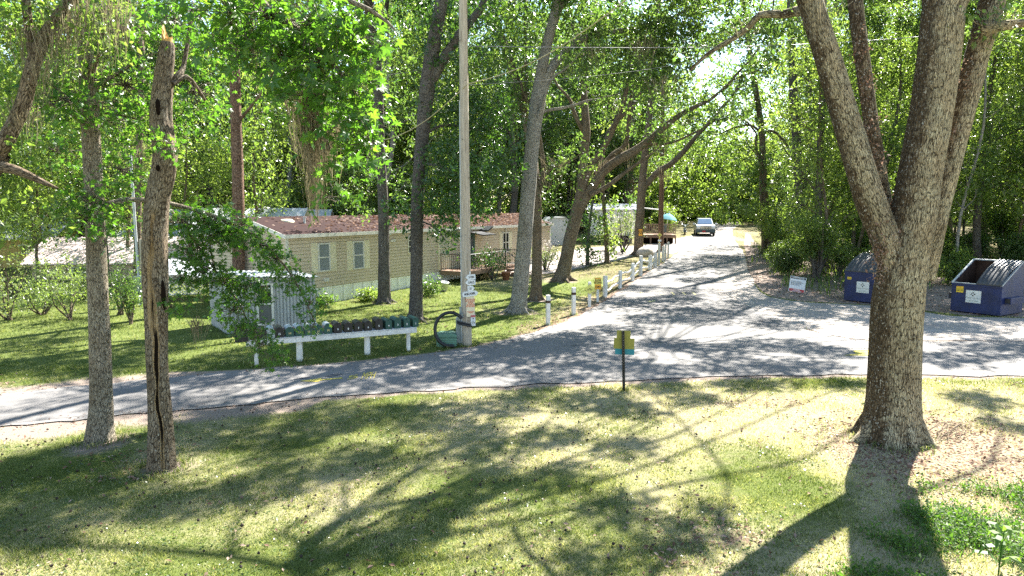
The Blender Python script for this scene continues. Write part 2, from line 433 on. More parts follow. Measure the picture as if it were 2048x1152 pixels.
    M['cream'] = paint('cream_paint', (.62, .56, .40), .6, .08, .15)
    M['black'] = paint('black_metal', (.015, .015, .016), .4, .2, .2, .4)
    M['blackplastic'] = paint('black_plastic', (.02, .02, .02), .45, .2, .2, .4)
    M['boxgreen'] = paint('mailbox_green', (.018, .075, .06), .42, .15, .2, .4)
    M['boxblack'] = paint('mailbox_black', (.016, .016, .018), .4, .2, .2, .4)
    M['silver'] = paint('worn_silver', (.34, .38, .37), .5, .15, .3, .4)
    M['gold'] = paint('gold_number', (.60, .50, .22), .4, .05, .05)
    M['lettering_white'] = paint('white_lettering', (.75, .75, .73), .5, .03, .05)
    M['lettering_black'] = paint('black_lettering', (.02, .02, .022), .5, .05, .05)
    M['lettering_red'] = paint('red_lettering', (.62, .12, .05), .5, .05, .05)
    M['signwhite'] = paint('sign_white', (.68, .70, .71), .5, .06, .15)
    M['signcream'] = paint('sign_cream', (.70, .60, .42), .55, .06, .15)
    M['signred'] = paint('sign_red', (.42, .03, .035), .5, .05, .1)
    M['signyellow'] = paint('sign_yellow', (.66, .56, .10), .45, .07, .15)
    M['signlime'] = paint('sign_lime', (.56, .56, .14), .45, .07, .12)
    M['signorange'] = paint('sign_orange', (.72, .35, .03), .45, .07, .15)
    M['sign_olive'] = paint('sign_back_olive', (.23, .22, .035), .5, .06, .15, scale=6)
    M['sign_teal'] = paint('sign_back_teal', (.01, .19, .24), .45, .05, .12, scale=6)
    M['dumpster'] = paint('dumpster_blue', (.009, .018, .080), .45, .25, .5, .4, dirtcol=(.030, .030, .034), scale=1.9, bumpd=.01)
    M['rust'] = paint('rusty_inside', (.045, .028, .022), .85, .3, .4, .2, dirtcol=(.10, .045, .02))
    M['lid'] = paint('lid_plastic', (.035, .038, .042), .42, .15, .25, .5)
    M['greybox'] = paint('weathered_grey', (.27, .30, .28), .6, .12, .3)
    M['boxpad'] = paint('utility_green', (.10, .21, .15), .5, .12, .25)
    M['galv'] = paint('galvanised', (.40, .42, .42), .45, .12, .2, .5)
    M['wire'] = paint('wire', (.18, .18, .19), .5, .1, .1)
    M['guywire'] = paint('rope_yellow', (.38, .33, .18), .6, .1, .1)
    t = NT('pole_wood'); v = t.coord('Object'); n = t.noise(t.mapv(v, (1, 1, .04)), 45, 6, .75); n2 = t.noise(t.mapv(v, (1, 1, .3)), 6, 4)
    k = t.ramp(n, [(.3, (.13, .10, .07)), (.48, (.36, .31, .245)), (.7, (.53, .47, .385))])
    M['polewood'] = t.done(t.bsdf(t.mix(t.ramp(n2, [(.62, 0.0), (.72, .7)]), k, (.12, .09, .07)), .9, .1, 0, t.bump(n, .5, .01)))
    t = NT('deck_wood'); v = t.coord('Object'); n = t.noise(t.mapv(v, (.3, 6, 6)), 12, 5, .7)
    M['deckwood'] = t.done(t.bsdf(t.ramp(n, [(.3, (.14, .085, .055)), (.7, (.30, .21, .15))]), .85, .15))
    # siding: lapped boards, grooves by bump and darkened in the colour along one axis
    def siding(name, c, pitch, axis='z', bd=.03, dirt=.35):
        t = NT(name); v = t.coord('Object'); sx = t.n('ShaderNodeSeparateXYZ'); t.l(v, sx.inputs[0])
        z = sx.outputs[{'x': 0, 'y': 1, 'z': 2}[axis]]
        fr = t.math('FRACT', t.math('DIVIDE', z, pitch))
        gap = t.ramp(fr, [(0.0, 0.0), (.12, 1.0), (1.0, .85)])
        n = t.noise(t.mapv(v, (.5, .5, 2)), 2.2, 5, .65); n2 = t.noise(t.mapv(v, (3, 3, .4)), 3, 5, .7)
        k = t.mix(n, tuple(q * .86 for q in c), tuple(q * 1.08 for q in c))
        k = t.mix(t.math('MULTIPLY', t.ramp(n2, [(.5, 0.0), (.78, 1.0)]), dirt), k, tuple(q * .5 for q in c))
        k = t.mix(t.math('MULTIPLY', t.math('SUBTRACT', 1.0, gap), .75), k, tuple(q * .22 for q in c))
        return t.done(t.bsdf(k, .6, .25, 0, t.bump(gap, .8, bd)))
    M['siding'] = siding('tan_siding', (.54, .45, .335), .145)
    M['shedmetal'] = siding('shed_metal', (.40, .41, .40), .115, 'x', .02, .45)  # dark stripes in the colour draw the shade of the corrugations
    M['skirt'] = siding('white_skirting', (.80, .79, .74), .62, 'x', .01, .5)
    M['vinyl_white'] = siding('white_siding', (.60, .62, .58), .15)
    M['siding_yellow'] = siding('yellow_siding', (.50, .38, .13), .3, 'x', .02)
    M['siding_pink'] = siding('pink_siding', (.46, .33, .25), .3, 'x', .02)
    t = NT('shingle_roof'); v = t.coord('Object'); n = t.noise(v, 1.1, 5, .7); n2 = t.noise(v, 30, 3, .6)
    c = t.voro(v, 7, 'F1', 'Color'); d = t.voro(v, 7, 'F1')
    k = t.mix(n2, (.024, .011, .011), (.043, .022, .020))
    br = t.n('ShaderNodeTexBrick'); t.l(v, br.inputs['Vector']); br.inputs['Scale'].default_value = 2.2; br.inputs['Mortar Size'].default_value = .012
    br.inputs['Color1'].default_value = (1, 1, 1, 1); br.inputs['Color2'].default_value = (.75, .75, .75, 1); br.inputs['Mortar'].default_value = (.35, .35, .35, 1)
    k = t.mix(1.0, k, br.outputs['Color'], 'MULTIPLY')
    M['roof'] = t.done(t.bsdf(k, .92, .1, 0, t.bump(n2, .5, .01)))
    M['roofmetal'] = paint('white_metal_roof', (.40, .42, .44), .35, .06, .15, .5)
    M['roofpink'] = paint('pale_pink_roof', (.50, .41, .40), .55, .1, .2)
    def glass(name, c, rough=.06):
        t = NT(name); v = t.coord('Object'); n = t.noise(v, 2.5, 3)
        return t.done(t.bsdf(t.mix(n, tuple(q * .6 for q in c), c), rough, .6))
    M['glass'] = glass('window_glass', (.07, .085, .10)); M['darkglass'] = glass('dark_glass', (.015, .016, .016))
    M['curtain'] = glass('curtained_glass', (.22, .25, .26), .2); M['shedscreen'] = glass('screen', (.10, .105, .10), .5)
    M['windscreen'] = glass('windscreen', (.16, .24, .38), .05)
    M['blind'] = glass('blind', (.50, .47, .35), .4)
    M['carpaint'] = paint('car_paint', (.30, .33, .35), .28, .05, .05, .6, .35)
    M['carlower'] = paint('car_lower', (.045, .075, .085), .4, .08, .1, .4)
    M['chrome'] = paint('chrome', (.65, .66, .67), .18, .03, .05, .5, .9)
    M['headlight'] = paint('headlight', (.55, .57, .56), .15, .05, .05, .6)
    M['rubber'] = paint('rubber', (.015, .015, .015), .8, .1, .1)
    M['teal'] = paint('teal_cloth', (.02, .20, .25), .8, .08, .1)
    M['bluetarp'] = paint('blue_tarp', (.03, .05, .22), .6, .1, .1)
    M['tarp'] = paint('grey_tarp', (.40, .43, .45), .5, .12, .2)
    M['rock'] = paint('pale_rock', (.42, .37, .31), .9, .2, .4, bumpd=.03)
    M['terracotta'] = paint('terracotta', (.30, .13, .07), .8, .1, .2)
    M['paper'] = paint('notice_paper', (.60, .61, .58), .6, .04, .12)
    M['sticker'] = paint('sticker_yellow', (.68, .47, .03), .5, .04, .1)
mk()
# ------------------------------------------------------------------ plants
def nrm(a): return a / np.maximum(np.linalg.norm(a, axis=-1, keepdims=True), 1e-9)

def sprays_in(rg, c, rad, n, droop=.15, shell=.5):
    u = nrm(rg.normal(size=(n, 3))); r = rg.random(n) ** (1 / 3)
    r = r * (1 - shell) + shell * np.sqrt(rg.random(n))
    s = np.array(c) + u * np.array(rad) * r[:, None]
    d = nrm(u * .8 + rg.normal(0, .55, (n, 3)) + np.array([0, 0, -droop]))
    return s, d

STAR = []
for i in range(10):
    aa = [-90 + 180, 0][0]
for k, (ang, rr) in enumerate([(90, 1.0), (62, .40), (35, .88), (5, .36), (-28, .66), (-68, .30), (-90, .22), (-112, .30), (208, .66), (175, .36), (145, .88), (118, .40)]):
    STAR.append((math.cos(R(ang)) * rr, math.sin(R(ang)) * rr))
STAR = np.array(STAR)

def leaves_on(rg, s, d, L, per, size, star=False, wid=.52, flat=.75, tint=0.0, jit=.35):
    n = len(s); N = n * per
    S_ = np.repeat(s, per, 0); D = np.repeat(d, per, 0); LL = np.repeat(np.broadcast_to(L, n), per)
    t = rg.uniform(.05, 1, N)
    p = S_ + D * (LL * t)[:, None] + rg.normal(0, 1, (N, 3)) * (jit * size + .04)
    a = nrm(D * .35 + rg.normal(0, .7, (N, 3)) + np.array([0, 0, -.25]))
    up = nrm(np.array([0, 0, 1.0]) + rg.normal(0, flat, (N, 3)))
    b = nrm(np.cross(up, a)); sz = size * np.clip(rg.lognormal(-.08, .32, N), .35, 1.7)
    rnd = np.clip(np.repeat(rg.random(n), per) * .55 + rg.random(N) * .45 + tint, 0, 1)
    if not star:
        l = a * sz[:, None]; w = b * (sz * wid)[:, None]
        nn = np.cross(a, b) * (sz * .12)[:, None]
        V = np.stack([p, p + l * .45 + w * .5 - nn, p + l, p + l * .45 - w * .5 - nn], 1).reshape(-1, 3)
        Fq = np.arange(N * 4).reshape(N, 4)
        return V, Fq, rnd
    k = len(STAR)
    nn = np.cross(a, b)
    out = p[:, None, :] + (STAR[None, :, 1, None] * a[:, None, :] + STAR[None, :, 0, None] * b[:, None, :]) * (sz * .62)[:, None, None]
    rr = np.linalg.norm(STAR, axis=1)
    out -= nn[:, None, :] * ((rr ** 2)[None, :, None] * (sz * .14)[:, None, None])
    V = np.concatenate([p[:, None, :], out], 1)          # N, k+1, 3
    base = np.arange(N)[:, None] * (k + 1)
    i = np.arange(k)
    # quads: centre, tip-neighbours  (centre, notch, tip, notch)
    q = []
    for tip in (0, 2, 4, 8, 10):
        q.append(np.stack([np.zeros(1, int)[0] + 0 * base[:, 0], base[:, 0] * 0 + 1 + (tip - 1) % k, base[:, 0] * 0 + 1 + tip, base[:, 0] * 0 + 1 + (tip + 1) % k], 1))
    q = np.stack(q, 1) + base[:, :, None]
    Fq = q.reshape(-1, 4)
    return V.reshape(-1, 3), Fq, np.repeat(rnd, 5)

class Acc:
    """accumulates face soup of quads"""
    def __init__(s): s.V = []; s.F = []; s.A = []; s.C = []; s.n = 0
    def add(s, V, Fq, a=None, co=None):
        s.V.append(V); s.F.append(Fq + s.n); s.n += len(V)
        if a is not None: s.A.append(a)
        if co is not None: s.C.append(co)
    def mesh(s, name, mat, parent, smooth=False):
        if not s.V: return None
        return np_mesh(name, np.concatenate(s.V), np.concatenate(s.F), mat, smooth, {'rnd': np.concatenate(s.A)} if s.A else None, ({'barkco': np.concatenate(s.C)[:, :3], 'side': np.concatenate(s.C)[:, 3]} if np.concatenate(s.C).shape[1] == 4 else {'barkco': np.concatenate(s.C)}) if s.C else None, parent)

def catmull(pts, rad, step):
    pts = np.array(pts, float); rad = np.array(rad, float); k = len(pts)
    op, orr = [], []
    for i in range(k - 1):
        p0 = pts[max(i - 1, 0)]; p1 = pts[i]; p2 = pts[i + 1]; p3 = pts[min(i + 2, k - 1)]
        n = max(1, int(math.ceil(np.linalg.norm(p2 - p1) / step)))
        for j in range(n):
            t = j / n
            op.append(.5 * ((2 * p1) + (-p0 + p2) * t + (2 * p0 - 5 * p1 + 4 * p2 - p3) * t * t + (-p0 + 3 * p1 - 3 * p2 + p3) * t ** 3))
            orr.append(rad[i] * (1 - t) + rad[i + 1] * t)
    op.append(pts[-1]); orr.append(rad[-1])
    return np.array(op), np.array(orr)

def tube(pts, rad, n=10, step=.5, amp=0.0, seed=0, flare=0.0, flareh=.7, prof=None):
    p, r = catmull(pts, rad, step); k = len(p)
    tg = np.gradient(p, axis=0); tg = nrm(tg)
    a = np.zeros((k, 3)); prev = np.array([1.0, 0, 0]) if abs(tg[0][0]) < .8 else np.array([0, 1.0, 0])
    for i in range(k):
        prev = prev - tg[i] * prev.dot(tg[i]); prev /= np.linalg.norm(prev); a[i] = prev
    b = np.cross(tg, a)
    th = np.linspace(0, 2 * math.pi, n, endpoint=False)
    s = np.concatenate([[0], np.cumsum(np.linalg.norm(np.diff(p, axis=0), axis=1))])
    TH, SS = np.meshgrid(th, s)
    RR = np.repeat(r[:, None], n, 1)
    if amp:
        cx = np.cos(TH); sx = np.sin(TH)
        RR = RR * (1 + amp * (2 * vnoise(cx * 1.5 + seed * 3.1 + 50, sx * 1.5 + SS * .8 / max(r.max(), .05) * .35 + 60, 1.0, 2) - 1))
        RR = RR + r.max() * amp * .35 * (2 * vnoise(cx * 6 + seed + 90, sx * 6 + SS * 1.1 + 40, 1.0, 2) - 1)
    if flare:
        lob = .55 + .45 * np.cos(TH * 5 + seed) * np.cos(TH * 2 + seed * 2) + .2
        RR = RR * (1 + flare * np.exp(-SS / flareh) * lob)
    if prof is not None: RR = prof(TH, SS, RR)
    V = p[:, None, :] + (a[:, None, :] * np.cos(TH)[..., None] + b[:, None, :] * np.sin(TH)[..., None]) * RR[..., None]
    rm = max(float(np.mean(r)), .02)
    co = np.stack([np.cos(TH) * rm + seed * 1.7, np.sin(TH) * rm, SS], -1).reshape(-1, 3)
    i0 = np.arange(k - 1)[:, None] * n; j = np.arange(n)[None, :]; j1 = (j + 1) % n
    Fq = np.stack([i0 + j, i0 + j1, i0 + n + j1, i0 + n + j], -1).reshape(-1, 4)
    return V.reshape(-1, 3), Fq, co, p, r

class Tree:
    def __init__(s, name, label, base, bark, leaf, seed=1, cat='tree', group=None, n=14, step=.35, amp=.10, nlow=5):
        s.o = empty(name, base, 0, label, cat, group); s.base = np.array(base, float)
        s.bark, s.leaf = bark, leaf; s.rg = np.random.default_rng(seed); s.seed = seed
        s.T = Acc(); s.Lf = Acc(); s.Ms = Acc(); s.n, s.step, s.amp, s.nlow = n, step, amp, nlow; s.k = 0; s.tips = []; s.mul = 2.0; s.mulc = 2.5; s.ws = 1.0; s.side = 0.0
    def limb(s, pts, rad, n=None, step=None, amp=None, flare=0, flareh=.6, prof=None):
        s.k += 1
        V, Fq, co, p, r = tube([np.array(q) - s.base for q in pts], rad, n or s.n, step or s.step, s.amp if amp is None else amp, s.seed + s.k * .37, flare, flareh, prof)
        nn_ = len(V) // len(p); sd_ = (V.reshape(len(p), nn_, 3) - p[:, None, :])[..., 0] / np.maximum(r, .005)[:, None]
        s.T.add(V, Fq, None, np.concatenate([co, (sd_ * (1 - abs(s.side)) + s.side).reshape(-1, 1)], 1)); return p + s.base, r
    def px(s, seq, Y, **kw):
        pts = [at(q[0], q[1], Y + (q[3] if len(q) > 3 else 0)) for q in seq]
        rad = [s.ws * S(q[2] / 2, Y + (q[3] if len(q) > 3 else 0)) for q in seq]
        s.limb(pts, rad, **kw); return pts, rad
    def grow(s, p, d, r, L, lv, spread=.85, up=.06, kids=(2, 3)):
        rg = s.rg; p = np.array(p, float); d = np.array(d, float) / np.linalg.norm(d); pts = [p]; m = 4
        dirs = []
        for i in range(m):
            d = d + rg.normal(0, .15, 3) + np.array([0, 0, up]); d /= np.linalg.norm(d); p = p + d * L / m; pts.append(p); dirs.append(d)
        s.limb(pts, np.linspace(r, r * .55, m + 1), n=max(s.nlow, 4 if lv == 0 else 6), step=L, amp=0)
        if lv == 0:
            s.tips.append((pts[2], dirs[1], L)); s.tips.append((pts[-1], dirs[-1], L)); return
        for c in range(rg.integers(kids[0], kids[1] + 1)):
            q = pts[-1] if c == 0 else pts[rg.integers(1, m + 1)]
            nd = d + nrm(rg.normal(size=3)) * rg.uniform(.5, 1.0) * spread
            s.grow(q, nd, r * (.6 if c == 0 else .48), L * rg.uniform(.6, .85), lv - 1, spread, up, kids)
    def reach(s, p0, p1, r, sag=.8, lv=1, L=1.6):
        p0, p1 = np.array(p0, float), np.array(p1, float); D = p1 - p0; rg = s.rg
        pts = [p0 + D * t + np.array([0, 0, sag * math.sin(t * math.pi)]) + rg.normal(0, .14, 3) * (t > 0) for t in np.linspace(0, 1, 6)]
        s.limb(pts, np.linspace(r, r * .35, 6), n=8, step=.6, amp=.05)
        for k in (3, 4, 5):
            s.grow(pts[k], nrm(D + rg.normal(0, 1, 3) * np.linalg.norm(D) * .6), r * .35, L, lv)
    def leaf_tips(s, nspray=10, per=9, size=.13, rad=.75, star=False, keep=1.0, L=.45):
        for (p, d, l) in s.tips:
            if s.rg.random() > keep: continue
            ss, dd = sprays_in(s.rg, p - s.base, (rad, rad, rad * .6), int(nspray * s.mul))
            s.Lf.add(*leaves_on(s.rg, ss, dd, L, per, size, star))
        s.tips = []
    def clump(s, c, rad, nspray, per=9, size=.13, star=False, L=.45, droop=.15, tint=0.0, shell=.5):
        ss, dd = sprays_in(s.rg, np.array(c) - s.base, rad, int(nspray * s.mulc), droop, shell)
        s.Lf.add(*leaves_on(s.rg, ss, dd, L, per, size, star, tint=tint))
        if star:
            c_ = np.array(c) - s.base
            for a_, d_ in zip(ss, dd):
                m_ = c_ + (a_ - c_) * .55 + s.rg.normal(0, .03, 3)
                s.limb([c_ + s.base + s.rg.normal(0, .02, 3), m_ + s.base, a_ + s.base, a_ + d_ * L + s.base], [.008, .006, .0045, .002], n=4, step=.6, amp=0)
    def pxclump(s, px, py, rx, ry, Y, nspray, dep=None, **kw):
        w = S(rx, Y); h = S(ry, Y); s.clump(at(px, py, Y), (w, dep or w, h), nspray, **kw)
    def mosshang(s, p, L, n, spread=.25, w=.012):
        V, Fq, a = moss_strands(s.rg, np.array(p) - s.base, L, n, spread, w); np_mesh('spanish_moss', V, Fq, M['moss'], False, {'rnd': a}, parent=s.o)
    def done(s, trunk='trunk'):
        s.T.mesh(trunk, s.bark, s.o, True)
        s.Lf.mesh('crown', s.leaf, s.o)
        return s.o

def moss_strands(rg, p, L, n, spread, w):
    m = 7; t = np.linspace(0, 1, m)
    st = np.array(p) + rg.normal(0, 1, (n, 3)) * np.array([spread, spread * .6, spread * .35])
    LL = L * rg.uniform(.25, 1.0, n) ** 1.2
    wob = np.cumsum(rg.normal(0, .035, (n, m, 3)), 1) * np.minimum(1, LL)[:, None, None]
    C = st[:, None, :] + np.array([0, 0, -1.0]) * (LL[:, None] * t)[..., None] + wob
    # strands gather towards the middle as they fall
    C[..., :2] = C[..., :2] + (np.array(p)[:2] - C[..., :2]) * (t * .55)[None, :, None]
    ang = rg.uniform(0, math.pi, n); sd = np.stack([np.cos(ang), np.sin(ang), 0 * ang], 1)
    ww = w * rg.uniform(.5, 1.6, n)[:, None] * (1 - .75 * t)[None, :]
    A = C + sd[:, None, :] * ww[..., None]; B = C - sd[:, None, :] * ww[..., None]
    V = np.stack([A, B], 2).reshape(-1, 3)
    i = np.arange(n)[:, None] * (2 * m) + np.arange(m - 1)[None, :] * 2
    Fq = np.stack([i, i + 1, i + 3, i + 2], -1).reshape(-1, 4)
    return V, Fq, np.repeat(rg.random(n), m - 1)

def shrub(name, label, base, r, h, leaf, bark, seed, n=60, per=14, size=.07, cat='shrub', group=None, stems=5, flowers=0, low=.35, cone=0):
    rg = np.random.default_rng(seed); o = empty(name, base, 0, label, cat, group)
    T = Acc(); L = Acc()
    heads = []
    for k in range(stems):
        a = rg.uniform(0, 6.28); rr = r * rg.uniform(.25, .75); top = np.array([math.cos(a) * rr, math.sin(a) * rr, h * rg.uniform(.6, .95)])
        mid = top * .5 + rg.normal(0, r * .12, 3); b0 = rg.normal(0, .05, 3) * np.array([1, 1, 0]) - np.array([0, 0, .05])
        V, Fq, co, *_ = tube([b0, mid, top], [.03 * h / 1.5 + .008, .018 * h / 1.5 + .005, .006], 6, .3, .05, seed + k); T.add(V, Fq, None, co); heads.append((mid, top))
    nc = max(5, stems * 2)
    for k in range(nc):
        mid, top = heads[k % stems]; c = mid + (top - mid) * rg.uniform(.1, 1.05) + rg.normal(0, r * .22, 3)
        c[2] = max(c[2], h * low); cr = r * rg.uniform(.28, .5)
        ss, dd = sprays_in(rg, c, (cr, cr, cr * .7), max(3, n // nc), .1)
        L.add(*leaves_on(rg, ss, dd, min(.35, r * .3), per, size))
    T.mesh('stem', bark, o, True); L.mesh('foliage', leaf, o)
    if flowers:
        Fl = Acc(); ss, dd = sprays_in(rg, (0, 0, h * .7), (r, r, h * .4), flowers, 0, .9)
        Fl.add(*leaves_on(rg, ss, dd, .08, 5, .06, wid=.9)); Fl.mesh('blossom', M['flower'], o)
    return o
# ------------------------------------------------------------------ ground, roads, grass
def pl(seq): return [P(*q)[:2] for q in seq]
road_low = [(-260, 905), (0, 858), (200, 836), (400, 819), (640, 797), (900, 780), (1100, 769), (1250, 763), (1500, 753), (1750, 751), (2048, 754), (2420, 762)]
road_up = [(2420, 690), (2048, 684), (1850, 684), (1720, 681), (1620, 662), (1540, 632), (1470, 602), (1432, 583), (1432, 560), (1466, 545), (1480, 520), (1478, 495), (1468, 478), (1458, 462)]
road_left = [(1404, 470), (1385, 482), (1352, 508), (1318, 532), (1282, 556), (1240, 584), (1195, 612), (1140, 640), (1070, 664), (985, 688), (900, 703), (740, 723), (480, 743), (180, 771), (0, 791), (-260, 826)]
ROAD = smooth_poly(pl(road_low + road_up + road_left), 7, rough=.05, seed=4)
# older strip on the left, newer overlay seam
GRAVEL = smooth_poly(pl([(1418, 582), (1455, 606), (1530, 638), (1620, 660), (1720, 679), (1850, 682), (2048, 682), (2500, 700), (2500, 655), (2048, 637), (1900, 632), (1800, 616), (1690, 609), (1600, 604), (1530, 590), (1505, 560), (1494, 530), (1484, 500), (1470, 497), (1466, 522), (1440, 547), (1415, 560)]), 4, rough=.05, seed=5)
TRACK = smooth_poly(pl([(1110, 505), (1200, 494), (1290, 490), (1350, 478), (1392, 470), (1398, 478), (1350, 506), (1322, 505), (1280, 508), (1240, 520), (1180, 532), (1110, 546), (1000, 548)]), 4, rough=.05, seed=6)
FARROAD = smooth_poly(pl([(1398, 474), (1430, 474), (1464, 474), (1466, 460), (1475, 452), (1482, 445), (1440, 444), (1425, 452), (1404, 462)]), 4, rough=.06, seed=7)
BED = smooth_poly(pl([(1494, 500), (1508, 560), (1530, 588), (1600, 602), (1690, 607), (1800, 614), (1900, 628), (2048, 634), (2500, 652), (2500, 560), (2200, 548), (2048, 545), (1900, 540), (1700, 530), (1600, 520), (1530, 500), (1500, 470), (1490, 468)]), 3, rough=.1, seed=8)

def lawn_masks(x, y):
    n = vnoise(x + 100, y + 100, .22, 4)
    dry = np.clip((vnoise(x + 40, y + 70, .30, 4) - .40) * 2.2 + np.clip((x + 3.5) * .08, -.08, .46) + .14 - np.clip((y - 14) * .12, 0, .62), 0, 1)
    dirt = np.clip((vnoise(x + 10, y + 30, .55, 4) - .72) * 3, 0, .5)
    oak = np.hypot(x - 7.4, (y - 11.3) * 1.0); litter = np.clip(1.25 - oak / 2.6, 0, 1) * (x > 5.2)
    litter = np.maximum(litter, np.clip((vnoise(x, y, .5, 4) - .60) * 3, 0, .55) * (y < 16))
    # shoulder of the road, worn ground left by the two trunks
    d = np.full(x.shape, 9.0)
    for a, b in zip(ROAD, ROAD[1:] + ROAD[:1]):
        ab = b - a; t = np.clip(((x - a[0]) * ab[0] + (y - a[1]) * ab[1]) / max(ab @ ab, 1e-9), 0, 1)
        d = np.minimum(d, np.hypot(x - a[0] - ab[0] * t, y - a[1] - ab[1] * t))
    edge = np.clip(1 - d / .45, 0, 1) * (.35 + vnoise(x, y, .9, 3))
    left = np.clip(1 - d / 1.5, 0, 1) * (x < -4) * (y < 17) * (.5 + vnoise(x + 3, y, 1.1, 3))
    dirt = np.clip(np.maximum(dirt, np.maximum(edge, left)), 0, 1)
    for (px, py, r) in ((200, 885, .9), (322, 938, .7), (1035, 625, 1.3), (1072, 600, 1.2), (1125, 560, 2.0), (768, 606, 1.0), (830, 640, .9)):
        q = P(px, py); dirt = np.maximum(dirt, np.clip(1 - np.hypot(x - q[0], y - q[1]) / (r * (.45 + 1.1 * vnoise(x + px, y, 1.1, 3))), 0, .75))
    litter = np.maximum(litter, ((x > 0) & (y > 20) & (x < 9)) * np.clip(.95 - d / 2.0, 0, .6))
    litter = np.maximum(litter, np.clip((y - 34) / 8, 0, .55))
    return np.clip(dry, 0, 1), dirt, np.clip(litter, 0, 1)

def grid_axis(lo, hi, near_lo, near_hi, fine, coarse):
    a = np.arange(near_lo, near_hi + fine / 2, fine); o = []; v = near_lo; s = fine
    while v > lo: s = min(s * 1.25, coarse); v -= s; o.append(v)
    u = []; v = near_hi; s = fine
    while v < hi: s = min(s * 1.25, coarse); v += s; u.append(v)
    return np.concatenate([o[::-1], a, u])
gx_ = grid_axis(-160, 160, -16, 16, .25, 12); gy_ = grid_axis(-30, 230, 3, 34, .25, 10)
GX, GY = np.meshgrid(gx_, gy_)
dr, di, li = lawn_masks(GX.ravel(), GY.ravel())
V = np.stack([GX.ravel(), GY.ravel(), gz(GX, GY).ravel()], 1)
nx = len(gx_); ii = np.arange(len(gy_) - 1)[:, None] * nx + np.arange(nx - 1)[None, :]
Fq = np.stack([ii, ii + 1, ii + 1 + nx, ii + nx], -1).reshape(-1, 4)
tag(np_mesh('ground', V, Fq, M['ground'], True, None, {'dry': dr, 'dirt': di, 'litter': li}), kind='structure')
sheet('leaf_strewn_verge', BED, .008, M['litterbed'])
sheet('gravel_yard', GRAVEL, .014, M['gravel'])
sheet('dirt_driveway', TRACK, .014, M['track'])
sheet('far_track', FARROAD, .018, M['track'])
sheet('road', ROAD, .022, M['asphalt'])
# newer dark overlay of the junction, bump with faded dashes
OVER = smooth_poly(pl([(1255, 588), (1296, 561), (1330, 548), (1420, 548), (1428, 570), (1430, 584), (1470, 606), (1530, 634), (1570, 655), (1500, 650), (1420, 640), (1330, 628), (1250, 610)]), 4, rough=.04, seed=9)
sheet('road_overlay', OVER, .026, M['asphalt_new'])
LEFTOLD = smooth_poly(pl([(-250, 895), (0, 852), (200, 831), (390, 815), (440, 790), (476, 750), (180, 776), (0, 796), (-250, 832)]), 3, rough=.03, seed=10)
sheet('road_old_section', LEFTOLD, .026, M['asphalt_new'])
sheet('tar_patch', smooth_poly(pl([(648, 755), (672, 749), (684, 750), (672, 754)]), 4, rough=.01, seed=11), .030, M['tar'])
sheet('tar_patch', smooth_poly(pl([(586, 760), (612, 756), (620, 757), (600, 760)]), 4, rough=.01, seed=12), .030, M['tar'])

def paint_poly(name, px, mat, dz=.031): return sheet(name, pl(px), dz, mat, 2.0)
# the yellow arrow, its lettering and the second arrow; dashes on the bump
paint_poly('road_marking', [(598, 764.5), (632, 760.2), (645, 758), (640, 761.3), (684, 757), (686, 759.3), (642, 763), (636, 766)], M['roadpaint'])
paint_poly('road_marking', [(1686, 712.6), (1712, 709.5), (1706, 703), (1742, 701), (1790, 699), (1790, 706), (1742, 713)], M['roadpaint'])
def road_text(s, p0, p1, p2, mat):
    """lettering lying on the road: p0 start of the baseline, p1 its end, p2 a point above the start"""
    a, b, c = P(*p0), P(*p1), P(*p2)
    o = text_obj('road_marking', s, 1.0, mat, None, (0, 0, 0), (0, 0, 0), 'LEFT')
    me = o.data; xs = [v.co.x for v in me.vertices]; ys = [v.co.y for v in me.vertices]
    x0, x1, y0, y1 = min(xs), max(xs), min(ys), max(ys)
    for v in me.vertices:
        q = a + (b - a) * ((v.co.x - x0) / (x1 - x0)) + (c - a) * ((v.co.y - y0) / (y1 - y0))
        v.co = (q[0], q[1], float(gz(q[0], q[1])) + .030 + (.002 if v.co.z > 0 else 0))
    o['kind'] = 'structure'
road_text('5', (694, 761.5), (716, 758), (696, 754.5), M['roadpaint'])
road_text('MPH', (722, 761), (748, 759), (728, 747.5), M['roadpaint'])
for k, px in enumerate((1266, 1284, 1303, 1322, 1346, 1368, 1388, 1414)):
    paint_poly('speed_bump_dash', [(px - 5, 585.5), (px - 1, 585.5), (px + 5, 590.5), (px + 1, 591)], M['fadedpaint'])
paint_poly('faded_road_marking', [(1294, 604), (1312, 600.5), (1310, 603.5), (1298, 606)], M['fadedpaint'])

